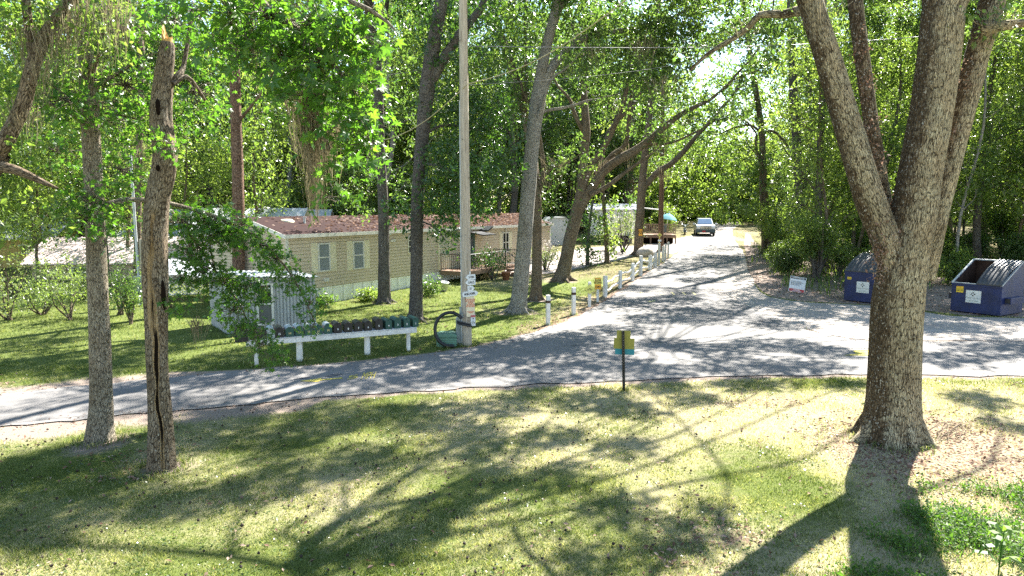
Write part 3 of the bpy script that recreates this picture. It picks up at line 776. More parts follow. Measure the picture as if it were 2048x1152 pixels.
# grass: bent blades over the mown lawns
def on_lawn(x, y):
    ok = ~inpoly(x, y, ROAD) & ~inpoly(x, y, GRAVEL) & ~inpoly(x, y, TRACK) & ~inpoly(x, y, BED)
    return ok
def blades(rg, n, ylo, yhi, h, w, dens_pow=1.0, xlim=None, keep=None):
    y = ylo + (yhi - ylo) * rg.random(n) ** dens_pow
    x = rg.uniform(-.83, .83, n) * (y + 1.2)
    ok = on_lawn(x, y); dry, dirt, lit = lawn_masks(x, y)
    ok &= rg.random(n) > np.clip(dirt * 1.35 + lit * .75 + dry * .25, 0, .985)
    if keep is not None: ok &= keep(x, y)
    x, y, dry = x[ok], y[ok], dry[ok]; n = len(x)
    # tufts
    hh = h * rg.uniform(.45, 1.35, n) * (.35 + 1.5 * vnoise(x, y, 2.1, 3) ** 1.4); ww = w * rg.uniform(.6, 1.4, n)
    a = rg.uniform(0, 6.283, n); lean = rg.normal(0, .55, (n, 2))
    b0 = np.stack([x, y, gz(x, y) - .004], 1); sd = np.stack([np.cos(a), np.sin(a), 0 * a], 1) * ww[:, None]
    tip = b0 + np.stack([lean[:, 0] * hh, lean[:, 1] * hh, hh], 1)
    V = np.stack([b0 - sd, b0 + sd, tip], 1).reshape(-1, 3)
    rnd = np.clip(.20 + .60 * dry + .9 * (vnoise(x + 31, y + 11, 1.7, 3) - .5) + .35 * (vnoise(x, y, 6.0, 2) - .5) + rg.normal(0, .22, n) + .2 * (rg.random(n) < .15), 0, 1)
    return V, np.arange(n * 3).reshape(n, 3), rnd
rg = np.random.default_rng(11)
A = [blades(rg, 600000, 4.6, 17.5, .042, .0055, 1.15), blades(rg, 220000, 15, 34, .06, .012, 1.0), blades(rg, 50000, 34, 80, .10, .03, 1.0)]
off = 0; Vs, Fs, Rs = [], [], []
for V, Fq, r_ in A: Vs.append(V); Fs.append(Fq + off); Rs.append(r_); off += len(V)
tag(np_mesh('grass', np.concatenate(Vs), np.concatenate(Fs), M['grass'], False, {'rnd': np.concatenate(Rs)}), 'short mown lawn grass with dry straw patches', 'grass', kind='stuff')

# clover and broad leaved weeds through the lawn
rg = np.random.default_rng(15); ac = None
def weed_clumps():
    n = 5200; y = rg.uniform(4.8, 17, n); x = rg.uniform(-.82, .8, n) * (y + 1); ok = on_lawn(x, y); dry, dirt, lit = lawn_masks(x, y)
    ok &= (vnoise(x + 60, y + 20, .8, 3) > .50) & (dirt < .5) & (lit < .6); x, y = x[ok], y[ok]; n = len(x)
    V, F_, A_ = [], [], []; m = 9; N = n * m
    p = np.repeat(np.stack([x, y, gz(x, y) + .018], 1), m, 0) + rg.normal(0, 1, (N, 3)) * np.array([.055, .055, .010]); p[:, 2] = np.maximum(p[:, 2], .006)
    a = nrm(rg.normal(size=(N, 3)) * (1, 1, .45)); up = nrm(np.array([0, 0, 1.0]) + rg.normal(0, .4, (N, 3))); b = nrm(np.cross(up, a)); sz = rg.uniform(.010, .034, N)[:, None]
    V = np.stack([p - a * sz * .6, p + b * sz * .5, p + a * sz * .6, p - b * sz * .5], 1).reshape(-1, 3)
    return V, np.arange(N * 4).reshape(N, 4), np.clip(np.repeat(rg.random(n), m) * .6 + rg.random(N) * .4, 0, 1)
V, Fq, r_ = weed_clumps()
tag(np_mesh('lawn_weeds', V, Fq, M['leaf_shrub'], False, {'rnd': r_}), 'clover and small broad leaved weeds through the lawn', 'weeds', kind='stuff')
# dead leaves lying about
def scatter_leaves(rg, x, y, size, z=.012):
    n = len(x); p = np.stack([x, y, gz(x, y) + z + rg.random(n) * .012], 1)
    a = nrm(np.stack([rg.normal(size=n), rg.normal(size=n), rg.normal(0, .35, n)], 1)); up = nrm(np.array([0, 0, 1]) + rg.normal(0, .45, (n, 3)))
    b = nrm(np.cross(up, a)); sz = size * rg.uniform(.5, 1.3, n); l = a * sz[:, None]; w = b * (sz * .5)[:, None]
    V = np.stack([p - l * .5, p + w * .5 + up * (sz * .12)[:, None], p + l * .5, p - w * .5 + up * (sz * .1)[:, None]], 1).reshape(-1, 3)
    return V, np.arange(n * 4).reshape(n, 4), rg.random(n)
rg = np.random.default_rng(12); ac = Acc()
n = 26000; y = rg.uniform(4.8, 16.5, n); x = rg.uniform(-.8, .8, n) * (y + 1); ok = on_lawn(x, y); _, _, lt = lawn_masks(x, y)
ok &= rg.random(n) < (.05 + lt * 1.3); ac.add(*scatter_leaves(rg, x[ok], y[ok], .072, .026))
n = 14000; y = rg.uniform(17, 34, n); x = rg.uniform(-.3, .5, n) * y; ok = on_lawn(x, y); _, _, lt = lawn_masks(x, y)
ok &= rg.random(n) < (.08 + lt); ac.add(*scatter_leaves(rg, x[ok], y[ok], .10, .02))
n = 9000; y = rg.uniform(24, 60, n); x = rg.uniform(8, 32, n); ok = inpoly(x, y, BED); ac.add(*scatter_leaves(rg, x[ok], y[ok], .13, .02))
# leaves blown along the road edges
e = np.array(ROAD); k = rg.integers(0, len(e) - 1, 1500); f_ = rg.random((1500, 1)); q = e[k] * f_ + e[k + 1] * (1 - f_) + rg.normal(0, .22, (1500, 2)); q = q[(q[:, 1] < 45)]; ac.add(*scatter_leaves(rg, q[:, 0], q[:, 1], .055, .024))
tag(ac.mesh('leaf_litter', M['litter'], None), 'dry brown leaf litter on the lawn and verge', 'leaf litter', kind='stuff')
# spiky gum balls in the grass
rg = np.random.default_rng(13); V0 = []; m = 420; y = rg.uniform(5, 14, m); x = rg.uniform(-.8, .35, m) * y; ok = on_lawn(x, y); x, y = x[ok], y[ok]
bm = bmesh.new(); bmesh.ops.create_icosphere(bm, subdivisions=1, radius=1); bm.verts.index_update()
bv = np.array([v.co[:] for v in bm.verts]); bf = np.array([[v.index for v in f.verts] for f in bm.faces]); bm.free()
VV = []; FF = []
for i in range(len(x)):
    s_ = rg.uniform(.014, .022); VV.append(bv * (s_ * rg.uniform(.7, 1.3, (len(bv), 1))) + np.array([x[i], y[i], s_ + .012])); FF.append(bf + i * len(bv))
tag(np_mesh('gumball_seeds', np.concatenate(VV), np.concatenate(FF), M['gumball']), 'dark spiky gum balls scattered in the grass', 'seed balls', kind='stuff')
# ------------------------------------------------------------------ buildings
PI2 = math.pi / 2
def frontal(c0, ang):
    dx, dy = math.cos(ang), math.sin(ang)
    def f(px, py=500):
        d = ray(px, py); kk = d[0] / d[1]
        u = (kk * c0[1] - c0[0]) / (dx - kk * dy); y = c0[1] + u * dy
        return u, CAMZ + d[2] * y / d[1] - c0[2]
    return f

def window(parent, u0, u1, z0, z1, y, fm, gm, name='window', bar=True, fw=.06, sides=(), shutter_m=None, dy=-1, gm2=None):
    """frame proud of the wall; panes set back inside it"""
    b = MB(); w, h = u1 - u0, z1 - z0; uc, zc = (u0 + u1) / 2, (z0 + z1) / 2; t = .05
    yy = y + dy * t / 2
    b.box((u0 + fw / 2, yy, zc), (fw, t, h)); b.box((u1 - fw / 2, yy, zc), (fw, t, h))
    b.box((uc, yy, z1 - fw / 2), (w - 2 * fw, t, fw)); b.box((uc, yy, z0 + fw / 2), (w - 2 * fw, t, fw))
    if bar: b.box((uc, yy - dy * .008, zc), (w - 2 * fw, t - .016, fw * .8))
    o = b.build(name, fm, parent)
    for (a, c, m) in ((z0 + fw, zc - (fw * .4 if bar else 0), gm2 or gm), (zc + (fw * .4 if bar else 0), z1 - fw, gm)):
        p = MB(); p.box((uc, y + dy * .012, (a + c) / 2), (w - 2 * fw, .012, c - a)); p.build('pane', m, o)
    for s, ww in sides:
        q = MB(); c = u0 - ww / 2 - .01 if s < 0 else u1 + ww / 2 + .01
        q.box((c, y + dy * .014, zc), (ww, .028, h + .04))
        for k in range(9): q.box((c, y + dy * .033, z0 + h * (k + .7) / 9.4), (ww * .72, .012, h / 22))
        q.build('shutter', shutter_m, parent)
    return o

C0 = np.array([-9.04, 27.3, 0.0]); HA = math.atan2(.86, .51)
hf = frontal(C0, HA)
HL, HD, HS, HE, HR = 22.9, 4.6, .72, 3.0, 3.66
home = empty('mobile_home', C0, HA, 'long tan mobile home with maroon roof and white skirting behind the trees', 'mobile home')
b = MB(); prof = [(0, HS), (HD, HS), (HD, HE), (HD / 2, HR - .06), (0, HE)]
b.prism(prof, (0, 0, 0), (0, 1, 0), (0, 0, 1), (1, 0, 0), HL)
b.build('wall', M['siding'], home)
b = MB(); b.box((HL / 2, HD / 2, HS / 2 - .12), (HL - .08, HD - .08, HS + .24 - .004)); b.box((HL / 2, .026, HS - .03), (HL, .03, .055))
b.build('skirting', M['skirt'], home)
for x in (.06, HL - .06): MB().box((x, -.012, (HS + HE) / 2), (.12, .024, HE - HS - .02)).build('corner_trim', M['offwhite'], home)
for x in (6.0, 16.9): MB().cyl((x, -.05, .15), (x, -.05, HE - .1), .035, n=8).build('downspout', M['offwhite'], home)
b = MB(); ov = .16
for s in (0, 1):
    y0, y1 = (-ov, HD / 2) if s == 0 else (HD / 2, HD + ov)
    z0, z1 = (HE - .04, HR) if s == 0 else (HR, HE - .04)
    b.prism([(y0, z0), (y1, z1), (y1, z1 + .05), (y0, z0 + .05)], (-ov, 0, 0), (0, 1, 0), (0, 0, 1), (1, 0, 0), HL + 2 * ov)
rf = b.build('roof', M['roof'], home)
b = MB()
b.box((HL / 2, -ov - .012, HE - .05), (HL + 2 * ov, .022, .15)); b.box((HL / 2, HD + ov + .012, HE - .05), (HL + 2 * ov, .022, .15))
for x in (-ov - .012, HL + ov + .012):
    for s in (0, 1):
        y0, y1 = (-ov, HD / 2) if s == 0 else (HD / 2, HD + ov); z0, z1 = (HE - .04, HR) if s == 0 else (HR, HE - .04)
        b.prism([(y0, z0 - .1), (y1, z1 - .1), (y1, z1 + .052), (y0, z0 + .052)], (x - .01, 0, 0), (0, 1, 0), (0, 0, 1), (1, 0, 0), .02)
b.build('fascia', M['offwhite'], rf)
for (u, y) in ((2.2, 1.3), (8.0, 1.7), (15.0, 1.5)):
    b = MB(); zz = HE + (HR - HE) * (y + ov) / (HD / 2 + ov); b.cyl((u, y, zz), (u, y, zz + .28), .05, n=8); b.cyl((u, y, zz + .28), (u, y, zz + .31), .08, n=8); b.build('vent_pipe', M['galv'], rf)
b = MB(); b.lathe([(.34, 0), (.33, .10), (.2, .17), (.0, .18)], (1.6, 1.75, HE + .43), 14); b.build('roof_vent', M['cream'], rf)
rg = np.random.default_rng(21); n = 5200
u = rg.beta(2.2, 1.3, n) * (HL - .2) + .1; y = rg.uniform(-.1, HD / 2, n); z = HE - .04 + (y + ov) / (HD / 2 + ov) * (HR - HE + .04) + .055
p = np.stack([u, y, z], 1); a = nrm(rg.normal(size=(n, 3)) * (1, 1, .3)); bb = nrm(np.cross([0, 0, 1.0], a)); sz = rg.uniform(.05, .13, n)[:, None]
V = np.stack([p - a * sz, p + bb * sz * .5 + (0, 0, .02), p + a * sz, p - bb * sz * .5], 1).reshape(-1, 3)
lo = np_mesh('leaf_litter', V, np.arange(n * 4).reshape(n, 4), M['litter'], False, {'rnd': rg.random(n)}, parent=home); lo['kind'] = 'stuff'
lo['label'] = 'fallen leaves on the maroon roof'
def wpx(x0, x1, y0, y1):
    xm = (x0 + x1) / 2
    return hf(x0)[0], hf(x1)[0], hf(xm, y1)[1], hf(xm, y0)[1]
w = wpx(635, 659, 486, 543); window(home, *w, 0, M['offwhite'], M['curtain'], sides=((-1, .36), (1, .36)), shutter_m=M['cream'])
w = wpx(705, 727, 482, 538); window(home, *w, 0, M['offwhite'], M['curtain'], sides=((-1, .36), (1, .36)), shutter_m=M['cream'])
w = wpx(1004.5, 1017, 464.5, 505); window(home, *w, 0, M['offwhite'], M['darkglass'], sides=((-1, .34), (1, .38)), shutter_m=M['cream'])
# arched window, half behind a trunk
u0, u1, z0, z1 = wpx(816, 832, 468, 505); uc = (u0 + u1) / 2; rr = (u1 - u0) / 2; zt = z1 - rr
b = MB(); arc = [(uc + rr * math.cos(t), zt + rr * math.sin(t)) for t in np.linspace(0, math.pi, 14)]
b.path([(u1, -.025, z0)] + [(x, -.025, z) for x, z in arc] + [(u0, -.025, z0), (u1, -.025, z0)], .04, 4)
for zz in (zt, (zt + z0) / 2): b.box((uc, -.02, zz), (2 * rr - .06, .03, .05))
ow = b.build('window', M['offwhite'], home)
b = MB(); b.prism([(u0, z0)] + [(u1, z0)] + arc, (0, -.004, 0), (1, 0, 0), (0, 0, 1), (0, -1, 0), .008); b.build('pane', M['darkglass'], ow)
# door with a blind, a dark second door, vents, porch lamp, small canopy
u0, u1, z0, z1 = wpx(876, 899, 463, 541)
b = MB(); dz0 = .80
b.box((u0 + .04, -.03, (dz0 + z1) / 2), (.08, .06, z1 - dz0)); b.box((u1 - .04, -.03, (dz0 + z1) / 2), (.08, .06, z1 - dz0)); b.box(((u0 + u1) / 2, -.03, z1 - .04), (u1 - u0 - .16, .06, .08))
b.box(((u0 + u1) / 2, -.02, dz0 + .42), (u1 - u0 - .16, .04, .84)); b.box(((u0 + u1) / 2, -.026, 1.95), (u1 - u0 - .16, .045, .05))
dr_ = b.build('door', M['cream'], home)
b = MB(); b.box(((u0 + u1) / 2, -.013, (dz0 + .84 + z1 - .08) / 2), (u1 - u0 - .16, .02, z1 - .08 - dz0 - .84)); b.build('pane', M['blind'], dr_)
b = MB(); b.cyl((u1 - .17, -.04, dz0 + .95), (u1 - .17, -.10, dz0 + .95), .03, n=8); b.build('handle', M['galv'], dr_)
u0, u1, z0, z1 = wpx(938, 949, 467, 510)
b = MB(); b.box(((u0 + u1) / 2, -.02, (.8 + z1) / 2), (u1 - u0, .04, z1 - .8)); d2 = b.build('door', M['boxgreen'], home); d2['label'] = 'dark green door'
b = MB(); b.box(((u0 + u1) / 2 - .05, -.045, z1 - .55), ((u1 - u0) * .55, .012, .7)); b.build('pane', M['glass'], d2)
for (x0, x1, y0, y1) in ((781, 790, 479, 484), (645, 655, 556.5, 563)):
    u0, u1, z0, z1 = wpx(x0, x1, y0, y1); b = MB(); b.box(((u0 + u1) / 2, -.03, (z0 + z1) / 2), (u1 - u0, .06, z1 - z0))
    for k in range(3): b.box(((u0 + u1) / 2, -.066, z0 + (z1 - z0) * (k + .5) / 3), ((u1 - u0) * .85, .012, .03))
    b.build('wall_vent', M['offwhite'], home)
u, z = hf(905, 470); b = MB(); b.box((u, -.05, z), (.12, .1, .14)); b.cyl((u - .14, -.14, z + .05), (u - .14, -.14, z - .1), .05, .07, 8); b.cyl((u + .14, -.14, z + .05), (u + .14, -.14, z - .1), .05, .07, 8); b.box((u, -.12, z + .06), (.3, .03, .03))
b.build('porch_lamp', M['black'], home)
u0 = hf(934, 455)[0]; u1 = hf(960, 455)[0]
b = MB(); b.prism([(0, 2.72), (-1.1, 2.55), (-1.1, 2.60), (0, 2.78)], (u0, 0, 0), (0, 1, 0), (0, 0, 1), (1, 0, 0), u1 - u0); b.build('door_canopy', M['black'], home)
b = MB(); b.prism([(0, 0), (.55, .22), (.55, .30), (0, .08)], (u1 - .1, -.62, 2.74), (1, 0, 0), (0, 0, 1), (0, 1, 0), .8); b.build('canopy_flap', M['black'], home)
# porch: deck, iron rails, steps
u0 = hf(880)[0] - .1; u1 = hf(985)[0]; PD = 1.7; pz = .8
b = MB()
for k in range(9): b.box(((u0 + u1) / 2, -.06 - (k + .5) * PD / 9, pz - .03), (u1 - u0, PD / 9 - .012, .05))
b.box(((u0 + u1) / 2, -PD - .03, pz - .12), (u1 - u0, .05, .2)); b.box((u0 + .02, -PD / 2 - .05, pz - .14), (.05, PD - .1, .16))
for uu in (u0 + .1, (u0 + u1) / 2, u1 - .1): b.box((uu, -PD + .08, pz / 2 - .14), (.1, .1, pz + .06))
porch = b.build('porch', M['deckwood'], home)
n = 500; p = np.stack([rg.uniform(u0, u1, n), rg.uniform(-PD, -.1, n), np.full(n, pz + .01)], 1); a = nrm(rg.normal(size=(n, 3)) * (1, 1, .3)); bb = nrm(np.cross([0, 0, 1.0], a)); sz = rg.uniform(.03, .09, n)[:, None]
V = np.stack([p - a * sz, p + bb * sz * .5 + (0, 0, .02), p + a * sz, p - bb * sz * .5], 1).reshape(-1, 3)
lo = np_mesh('leaf_litter', V, np.arange(n * 4).reshape(n, 4), M['litter'], False, {'rnd': rg.random(n)}, parent=porch); lo['kind'] = 'stuff'
def iron_rail(p0, p1, h, step=.13):
    b = MB(); p0, p1 = Vector(p0), Vector(p1); n = max(2, int((p1 - p0).length / step)); up = Vector((0, 0, 1))
    b.cyl(p0 + up * h, p1 + up * h, .024, n=6); b.cyl(p0 + up * .09, p1 + up * .09, .016, n=6)
    for k in range(n + 1):
        q = p0.lerp(p1, k / n); b.cyl(q + up * (0 if k in (0, n) else .09), q + up * h, .022 if k in (0, n) else .011, n=5)
    return b.build('railing', M['black'], porch)
iron_rail((u0 + .05, -.1, pz), (u0 + .05, -PD, pz), .86)
iron_rail((u0 + .05, -PD, pz), (u1 - 1.35, -PD, pz), .86)
iron_rail((u1 - .05, -.1, pz), (u1 - .05, -PD, pz), .86)
for uu in (u1 - .08, u1 - 1.32): iron_rail((uu, -PD - .02, pz), (uu, -PD - 1.3, .05), .86)
for k in range(4):
    b = MB(); b.box((u1 - .7, -PD - .2 - k * .3, pz - .18 - k * .18), (1.2, .29, .05)); b.box((u1 - .7, -PD - .06 - k * .3, pz - .27 - k * .18), (1.2, .03, .17)); b.build('step', M['deckwood'], porch)

# ---- corrugated metal shed
q0 = P(455, 668); q1 = P(632, 650); SA = math.atan2(q1[1] - q0[1], q1[0] - q0[0]); SW = float(np.hypot(*(q1 - q0)[:2])); SDp = 2.3
shed = empty('storage_shed', q0, SA, 'small white corrugated metal shed with one window behind the mailboxes', 'shed')
sf = frontal(q0, SA)
def corr(b, p0, dirv, width, h0, h1, out, amp=.02, pitch=.115):
    m = int(width / pitch * 4); pr = []; p0, dirv, out = Vector(p0), Vector(dirv), Vector(out)
    vs = []
    for k in range(m + 1):
        t = k / m; off = amp * (1 if (k % 4) in (1, 2) else -1); top = h0 + (h1 - h0) * t
        for z in (0, top): vs.append(p0 + dirv * (width * t) + out * off + Vector((0, 0, z)))
    b.add(vs, [(2 * k, 2 * k + 2, 2 * k + 3, 2 * k + 1) for k in range(m)])
H0, H1 = 1.86, 1.66
b = MB(); corr(b, (0, 0, -.05), (1, 0, 0), SW, H0 + .05, H1 + .05, (0, -1, 0)); corr(b, (SW, 0, -.05), (0, 1, 0), SDp, H1 + .05, H1 + .05, (1, 0, 0)); corr(b, (0, SDp, -.05), (0, -1, 0), SDp, H0 + .05, H0 + .05, (-1, 0, 0)); corr(b, (SW, SDp, -.05), (-1, 0, 0), SW, H1 + .05, H0 + .05, (0, 1, 0))
b.build('wall', M['shedmetal'], shed)
b = MB(); m = int((SW + .3) / .09); vs = []
for k in range(m + 1):
    t = k / m; x = -.15 + (SW + .3) * t; z = H0 + .05 + (H1 - H0) * t + .02 * (1 if k % 2 else -1)
    for yy in (-.16, SDp + .12): vs += [(x, yy, z), (x, yy, z - .02)]
fs = []
for k in range(m):
    a = 4 * k; fs += [(a, a + 4, a + 6, a + 2), (a + 1, a + 3, a + 7, a + 5), (a, a + 1, a + 5, a + 4), (a + 2, a + 6, a + 7, a + 3)]
b.add(vs, fs); b.build('roof', M['galv'], shed)
u0, u1 = sf(511, 600)[0], sf(546, 600)[0]; z1 = sf(528, 566)[1]; z0 = sf(528, 650)[1]
window(shed, u0, u1, z0, z1, -.02, M['offwhite'], M['darkglass'], fw=.075, gm2=M['shedscreen'])
b = MB(); b.box(((u0 + u1) / 2, -.05, z1 - .19), (u1 - u0 - .2, .008, .06)); b.build('window_valance', M['white'], shed)

# ---- mailbox rack
mp = [(514, 732, 673), (601, 723, 675), (737, 712, 668), (819, 703, 659)]
A_, B_ = P(506, 733), P(834, 702); ra = math.atan2(B_[1] - A_[1], B_[0] - A_[0]); RL = float(np.hypot(*(B_ - A_)[:2])) + .15
rack = empty('mailbox_rack', A_, ra, 'long white plank rack on four posts carrying the row of mailboxes', 'mailbox rack')
rfn = frontal(A_, ra); BZ = .70
b = MB(); b.box((RL / 2 - .15, .0, BZ - .085), (RL, .04, .15)); b.box((RL / 2 - .15, .20, BZ - .02), (RL, .44, .035)); b.build('shelf_board', M['whitepost'], rack, .006)
for px, py, _ in mp:
    u = rfn(px, py)[0]; q = MB(); w_ = .075 if px in (514, 819) else .12
    if w_ > .1: q.cyl((u, .14, -.25), (u + .01, .14, BZ - .04), .085, .082, 12)
    else: q.box((u, .10, (BZ - .16) / 2 - .12), (.095, .095, BZ + .02 + .1))
    q.build('post', M['whitepost'], rack, .005)
bx = [(482, .31, .40, 'k', ''), (508, .2, .27, 'k', ''), (525, .2, .26, 'k', ''), (541, .2, .27, 's', ''), (558.5, .22, .27, 'k', '15'), (579.5, .2, .26, 'g', '14'), (599, .2, .27, 'g', '13'), (617.5, .2, .27, 'g', '12'), (637, .2, .26, 'g', '11'), (656.5, .2, .27, 'g', '10'),
      (676, .21, .28, 'k', '9'), (697, .21, .27, 'k', '8'), (717.5, .21, .27, 'k', '7'), (737, .2, .27, 'k', '6'), (758.5, .2, .31, 'k', '5'), (778, .175, .27, 'g', '4'), (796, .185, .29, 'g', '3'), (814.5, .175, .28, 'g', '2'), (832, .165, .28, 'g', '1')]
def mailbox_meshes(w, h, l):
    r = w / 2; sid = h - r
    prof = [(-r, 0), (r, 0), (r, sid)] + [(r * math.cos(t), sid + r * math.sin(t)) for t in np.linspace(0, math.pi, 11)[1:-1]] + [(-r, sid)]
    return prof
lab = {'k': 'black', 'g': 'dark green', 's': 'grey'}
def ordinal(n): return ['first', 'second', 'third', 'fourth', 'fifth', 'sixth', 'seventh', 'eighth', 'ninth', 'tenth', 'eleventh', 'twelfth', 'thirteenth', 'fourteenth', 'fifteenth', 'sixteenth', 'seventeenth', 'eighteenth', 'nineteenth'][n - 1]
brg = random.Random(4)
for i, (px, w_, h_, c, num) in enumerate(bx):
    u = rfn(px, 660)[0]; l = .46 if i else .52
    wpos = Matrix.Translation(Vector(A_)) @ Matrix.Rotation(ra, 4, 'Z') @ Vector((u, .02 if i else -.05, BZ if i else BZ - .03))
    lb = f'{lab[c]} arched mailbox' + (f' numbered {num}' if num else '') + (f', {ordinal(len(bx) - i)} from the utility pole' if i else ', oversized, at the shed end of the rack')
    mb = empty('mailbox', wpos, ra + R(brg.uniform(-4, 4)), lb, 'mailbox', 'mailboxes on the white rack')
    prof = mailbox_meshes(w_, h_, l); mt = {'k': M['boxblack'], 'g': M['boxgreen'], 's': M['silver']}[c]
    bt = M['silver'] if (c == 'g' and 5 <= i <= 9) else mt
    b = MB(); b.prism(prof, (0, .01, .012), (1, 0, 0), (0, 0, 1), (0, 1, 0), l); b.box((0, l / 2, .006), (w_ * .9, l, .012)); b.build('body', bt, mb, .003)
    b = MB(); b.prism([(x * 1.05, (z - .01) * 1.03) for x, z in prof], (0, -.012, .014), (1, 0, 0), (0, 0, 1), (0, 1, 0), .02); b.box((0, -.02, h_ * .92), (.03, .016, .03)); b.build('door', mt, mb, .003)
    b = MB(); b.box((w_ / 2 + .008, .16, h_ * .55), (.008, .03, .11)); b.box((w_ / 2 + .008, .2, h_ * .75), (.008, .09, .05)); b.build('flag', M['signred'], mb)
    if num: text_obj('number', num, .075 if c == 'g' else .07, M['gold'] if (c == 'g' and i < 10) else M['lettering_white'], mb, (0, -.0135, h_ * .36), (PI2, 0, 0), bold=.03)
b = MB()
# ---- utility pole and what hangs on it
q = P(934, 690); PR = S(9, q[1]); top = at(922, -330, q[1])
pole = empty('utility_pole', q, 0, 'tall weathered grey wooden utility pole beside the road', 'utility pole')
b = MB(); L_ = Vector(top - q); b.path([(0, 0, -.3), Vector((0, 0, 0)) + L_ * .25, L_ * .6, L_], [PR * 1.12, PR * 1.03, PR * .92, PR * .8], 18); b.build('pole', M['polewood'], pole)
b = MB(); b.cyl((-PR - .015, -.04, 0), Vector((-PR * .8 - .015, -.04, 0)) + L_ * .5, .022, n=8); b.build('conduit', M['galv'], pole)
b = MB(); b.box((-PR - .05, -.05, 1.02), (.07, .06, .28)); b.box((-PR + .005, -PR - .02, .92), (.07, .05, .14)); b.build('junction_box', M['greybox'], pole, .004)
b = MB()
for k in range(16):
    z = 2.2 + k * .55; a = (k * 2.4) % 6.28
    if math.sin(a) < .3: MB().cyl((L_.x * z / L_.z + math.cos(a) * PR * .7, -abs(math.sin(a)) * PR * .9 - .02, z), (L_.x * z / L_.z + math.cos(a) * (PR + .04), -abs(math.sin(a)) * (PR + .04), z + .01), .008, n=5).build('pole_spike', M['black'], pole)
def zof(px, py, y): return at(px, py, y)[2]
YF = q[1] - PR - .03
def arrow_sign(px0, px1, py0, py1, tilt, left, txt, both=False, lbl=''):
    c = at((px0 + px1) / 2, (py0 + py1) / 2, YF); w = S(px1 - px0, YF); h = S(py1 - py0, YF)
    s_ = empty('arrow_sign', c, 0, lbl, 'sign', 'arrow signs on the utility pole'); s_.rotation_euler = (0, R(-tilt), R(6))
    k = h * .45
    L0 = -w / 2; R0 = w / 2
    pr = [(L0 + (k if left else 0), -h / 2), (R0 - (0 if left else k), -h / 2)]
    if not left: pr += [(R0, 0)]
    pr += [(R0 - (0 if left else k), h / 2), (L0 + (k if left else 0), h / 2)]
    if left: pr += [(L0, 0)]
    if both: pr = [(L0, -h / 2), (R0 - k, -h / 2), (R0, 0), (R0 - k, h / 2), (L0, h / 2), (L0 - .02, 0)]
    b = MB(); b.prism(pr, (0, .012, 0), (1, 0, 0), (0, 0, 1), (0, -1, 0), .022); b.build('board', M['signwhite'], s_)
    text_obj('lettering', txt, h * .62, M['lettering_black'], s_, ((k if left else -k) * .4, -.012, -.005), (PI2, 0, 0), bold=.03, sx=min(1.0, (w - k) * .9 / (len(txt) * h * .40)))
arrow_sign(931, 951, 549, 559.5, 5, True, 'R V PARK', lbl='white left pointing arrow sign reading R V PARK, topmost on the pole')
arrow_sign(930.5, 951, 560, 570, 3, True, 'OFFICE', lbl='white left pointing arrow sign reading OFFICE')
arrow_sign(935, 949.5, 571.5, 582, 4, False, '1-31', lbl='short white right pointing arrow sign with small red number')
arrow_sign(925.5, 957, 582, 592.5, 7, False, 'MOBILE HOMES', True, lbl='long white right pointing arrow sign reading MOBILE HOMES')
b = MB(); c = at(940, 565, YF + .045)
nt = empty('sign_hanger', c, 0, 'thin white upright strap holding the arrow signs on the pole', 'bracket'); b.box((0, 0, .02), (.035, .012, .62)); b.box((0, .02, .1), (.06, .03, .05)); b.build('strap', M['white'], nt)
def notice(px0, px1, py0, py1, mat, name, lbl, rot=0):
    c = at((px0 + px1) / 2, (py0 + py1) / 2, YF + .005); w = S(px1 - px0, YF); h = S(py1 - py0, YF)
    s_ = empty(name, c, 0, lbl, 'sign'); s_.rotation_euler = (0, R(rot), R(8))
    b = MB(); b.box((0, 0, 0), (w, .008, h), bev=.002); b.build('board', mat, s_); return s_, w, h
s_, w, h = notice(932.5, 949.5, 592, 634, M['signcream'], 'notice_board', 'tall cream notice with red lettering nailed to the utility pole', -1)
text_obj('lettering', 'STOP AND COME\nIN TO REGISTER\nVEHICLES\nALL VISITORS\nTO THE OFFICE', h * .098, M['lettering_red'], s_, (0, -.006, h * .17), (PI2, 0, 0), bold=.02, sx=.62)
text_obj('lettering', 'NO SOLICITING\nOR SALES', h * .062, M['lettering_red'], s_, (0, -.006, -h * .28), (PI2, 0, 0), bold=.02, sx=.75)
s_, w, h = notice(941.5, 951, 629, 652, M['signwhite'], 'small_sign', 'small white sign with red header low on the utility pole', -1)
b = MB(); b.box((0, -.006, h * .37), (w * .96, .004, h * .2)); b.build('header', M['signred'], s_)
b = MB(); b.lathe([(0, 0), (.02, 0), (.02, .004), (0, .004)], (0, 0, 0), 10, 0, Matrix.Translation((0, -.005, h * .15)) @ Matrix.Rotation(PI2, 4, 'X')); b.build('emblem', M['lettering_black'], s_)
text_obj('lettering', 'PET\nOWNERS\nLEASH', h * .13, M['lettering_black'], s_, (0, -.006, -h * .2), (PI2, 0, 0), sx=.8)
text_obj('lettering', 'NOTICE', h * .10, M['lettering_white'], s_, (0, -.0095, h * .37), (PI2, 0, 0), sx=.8)
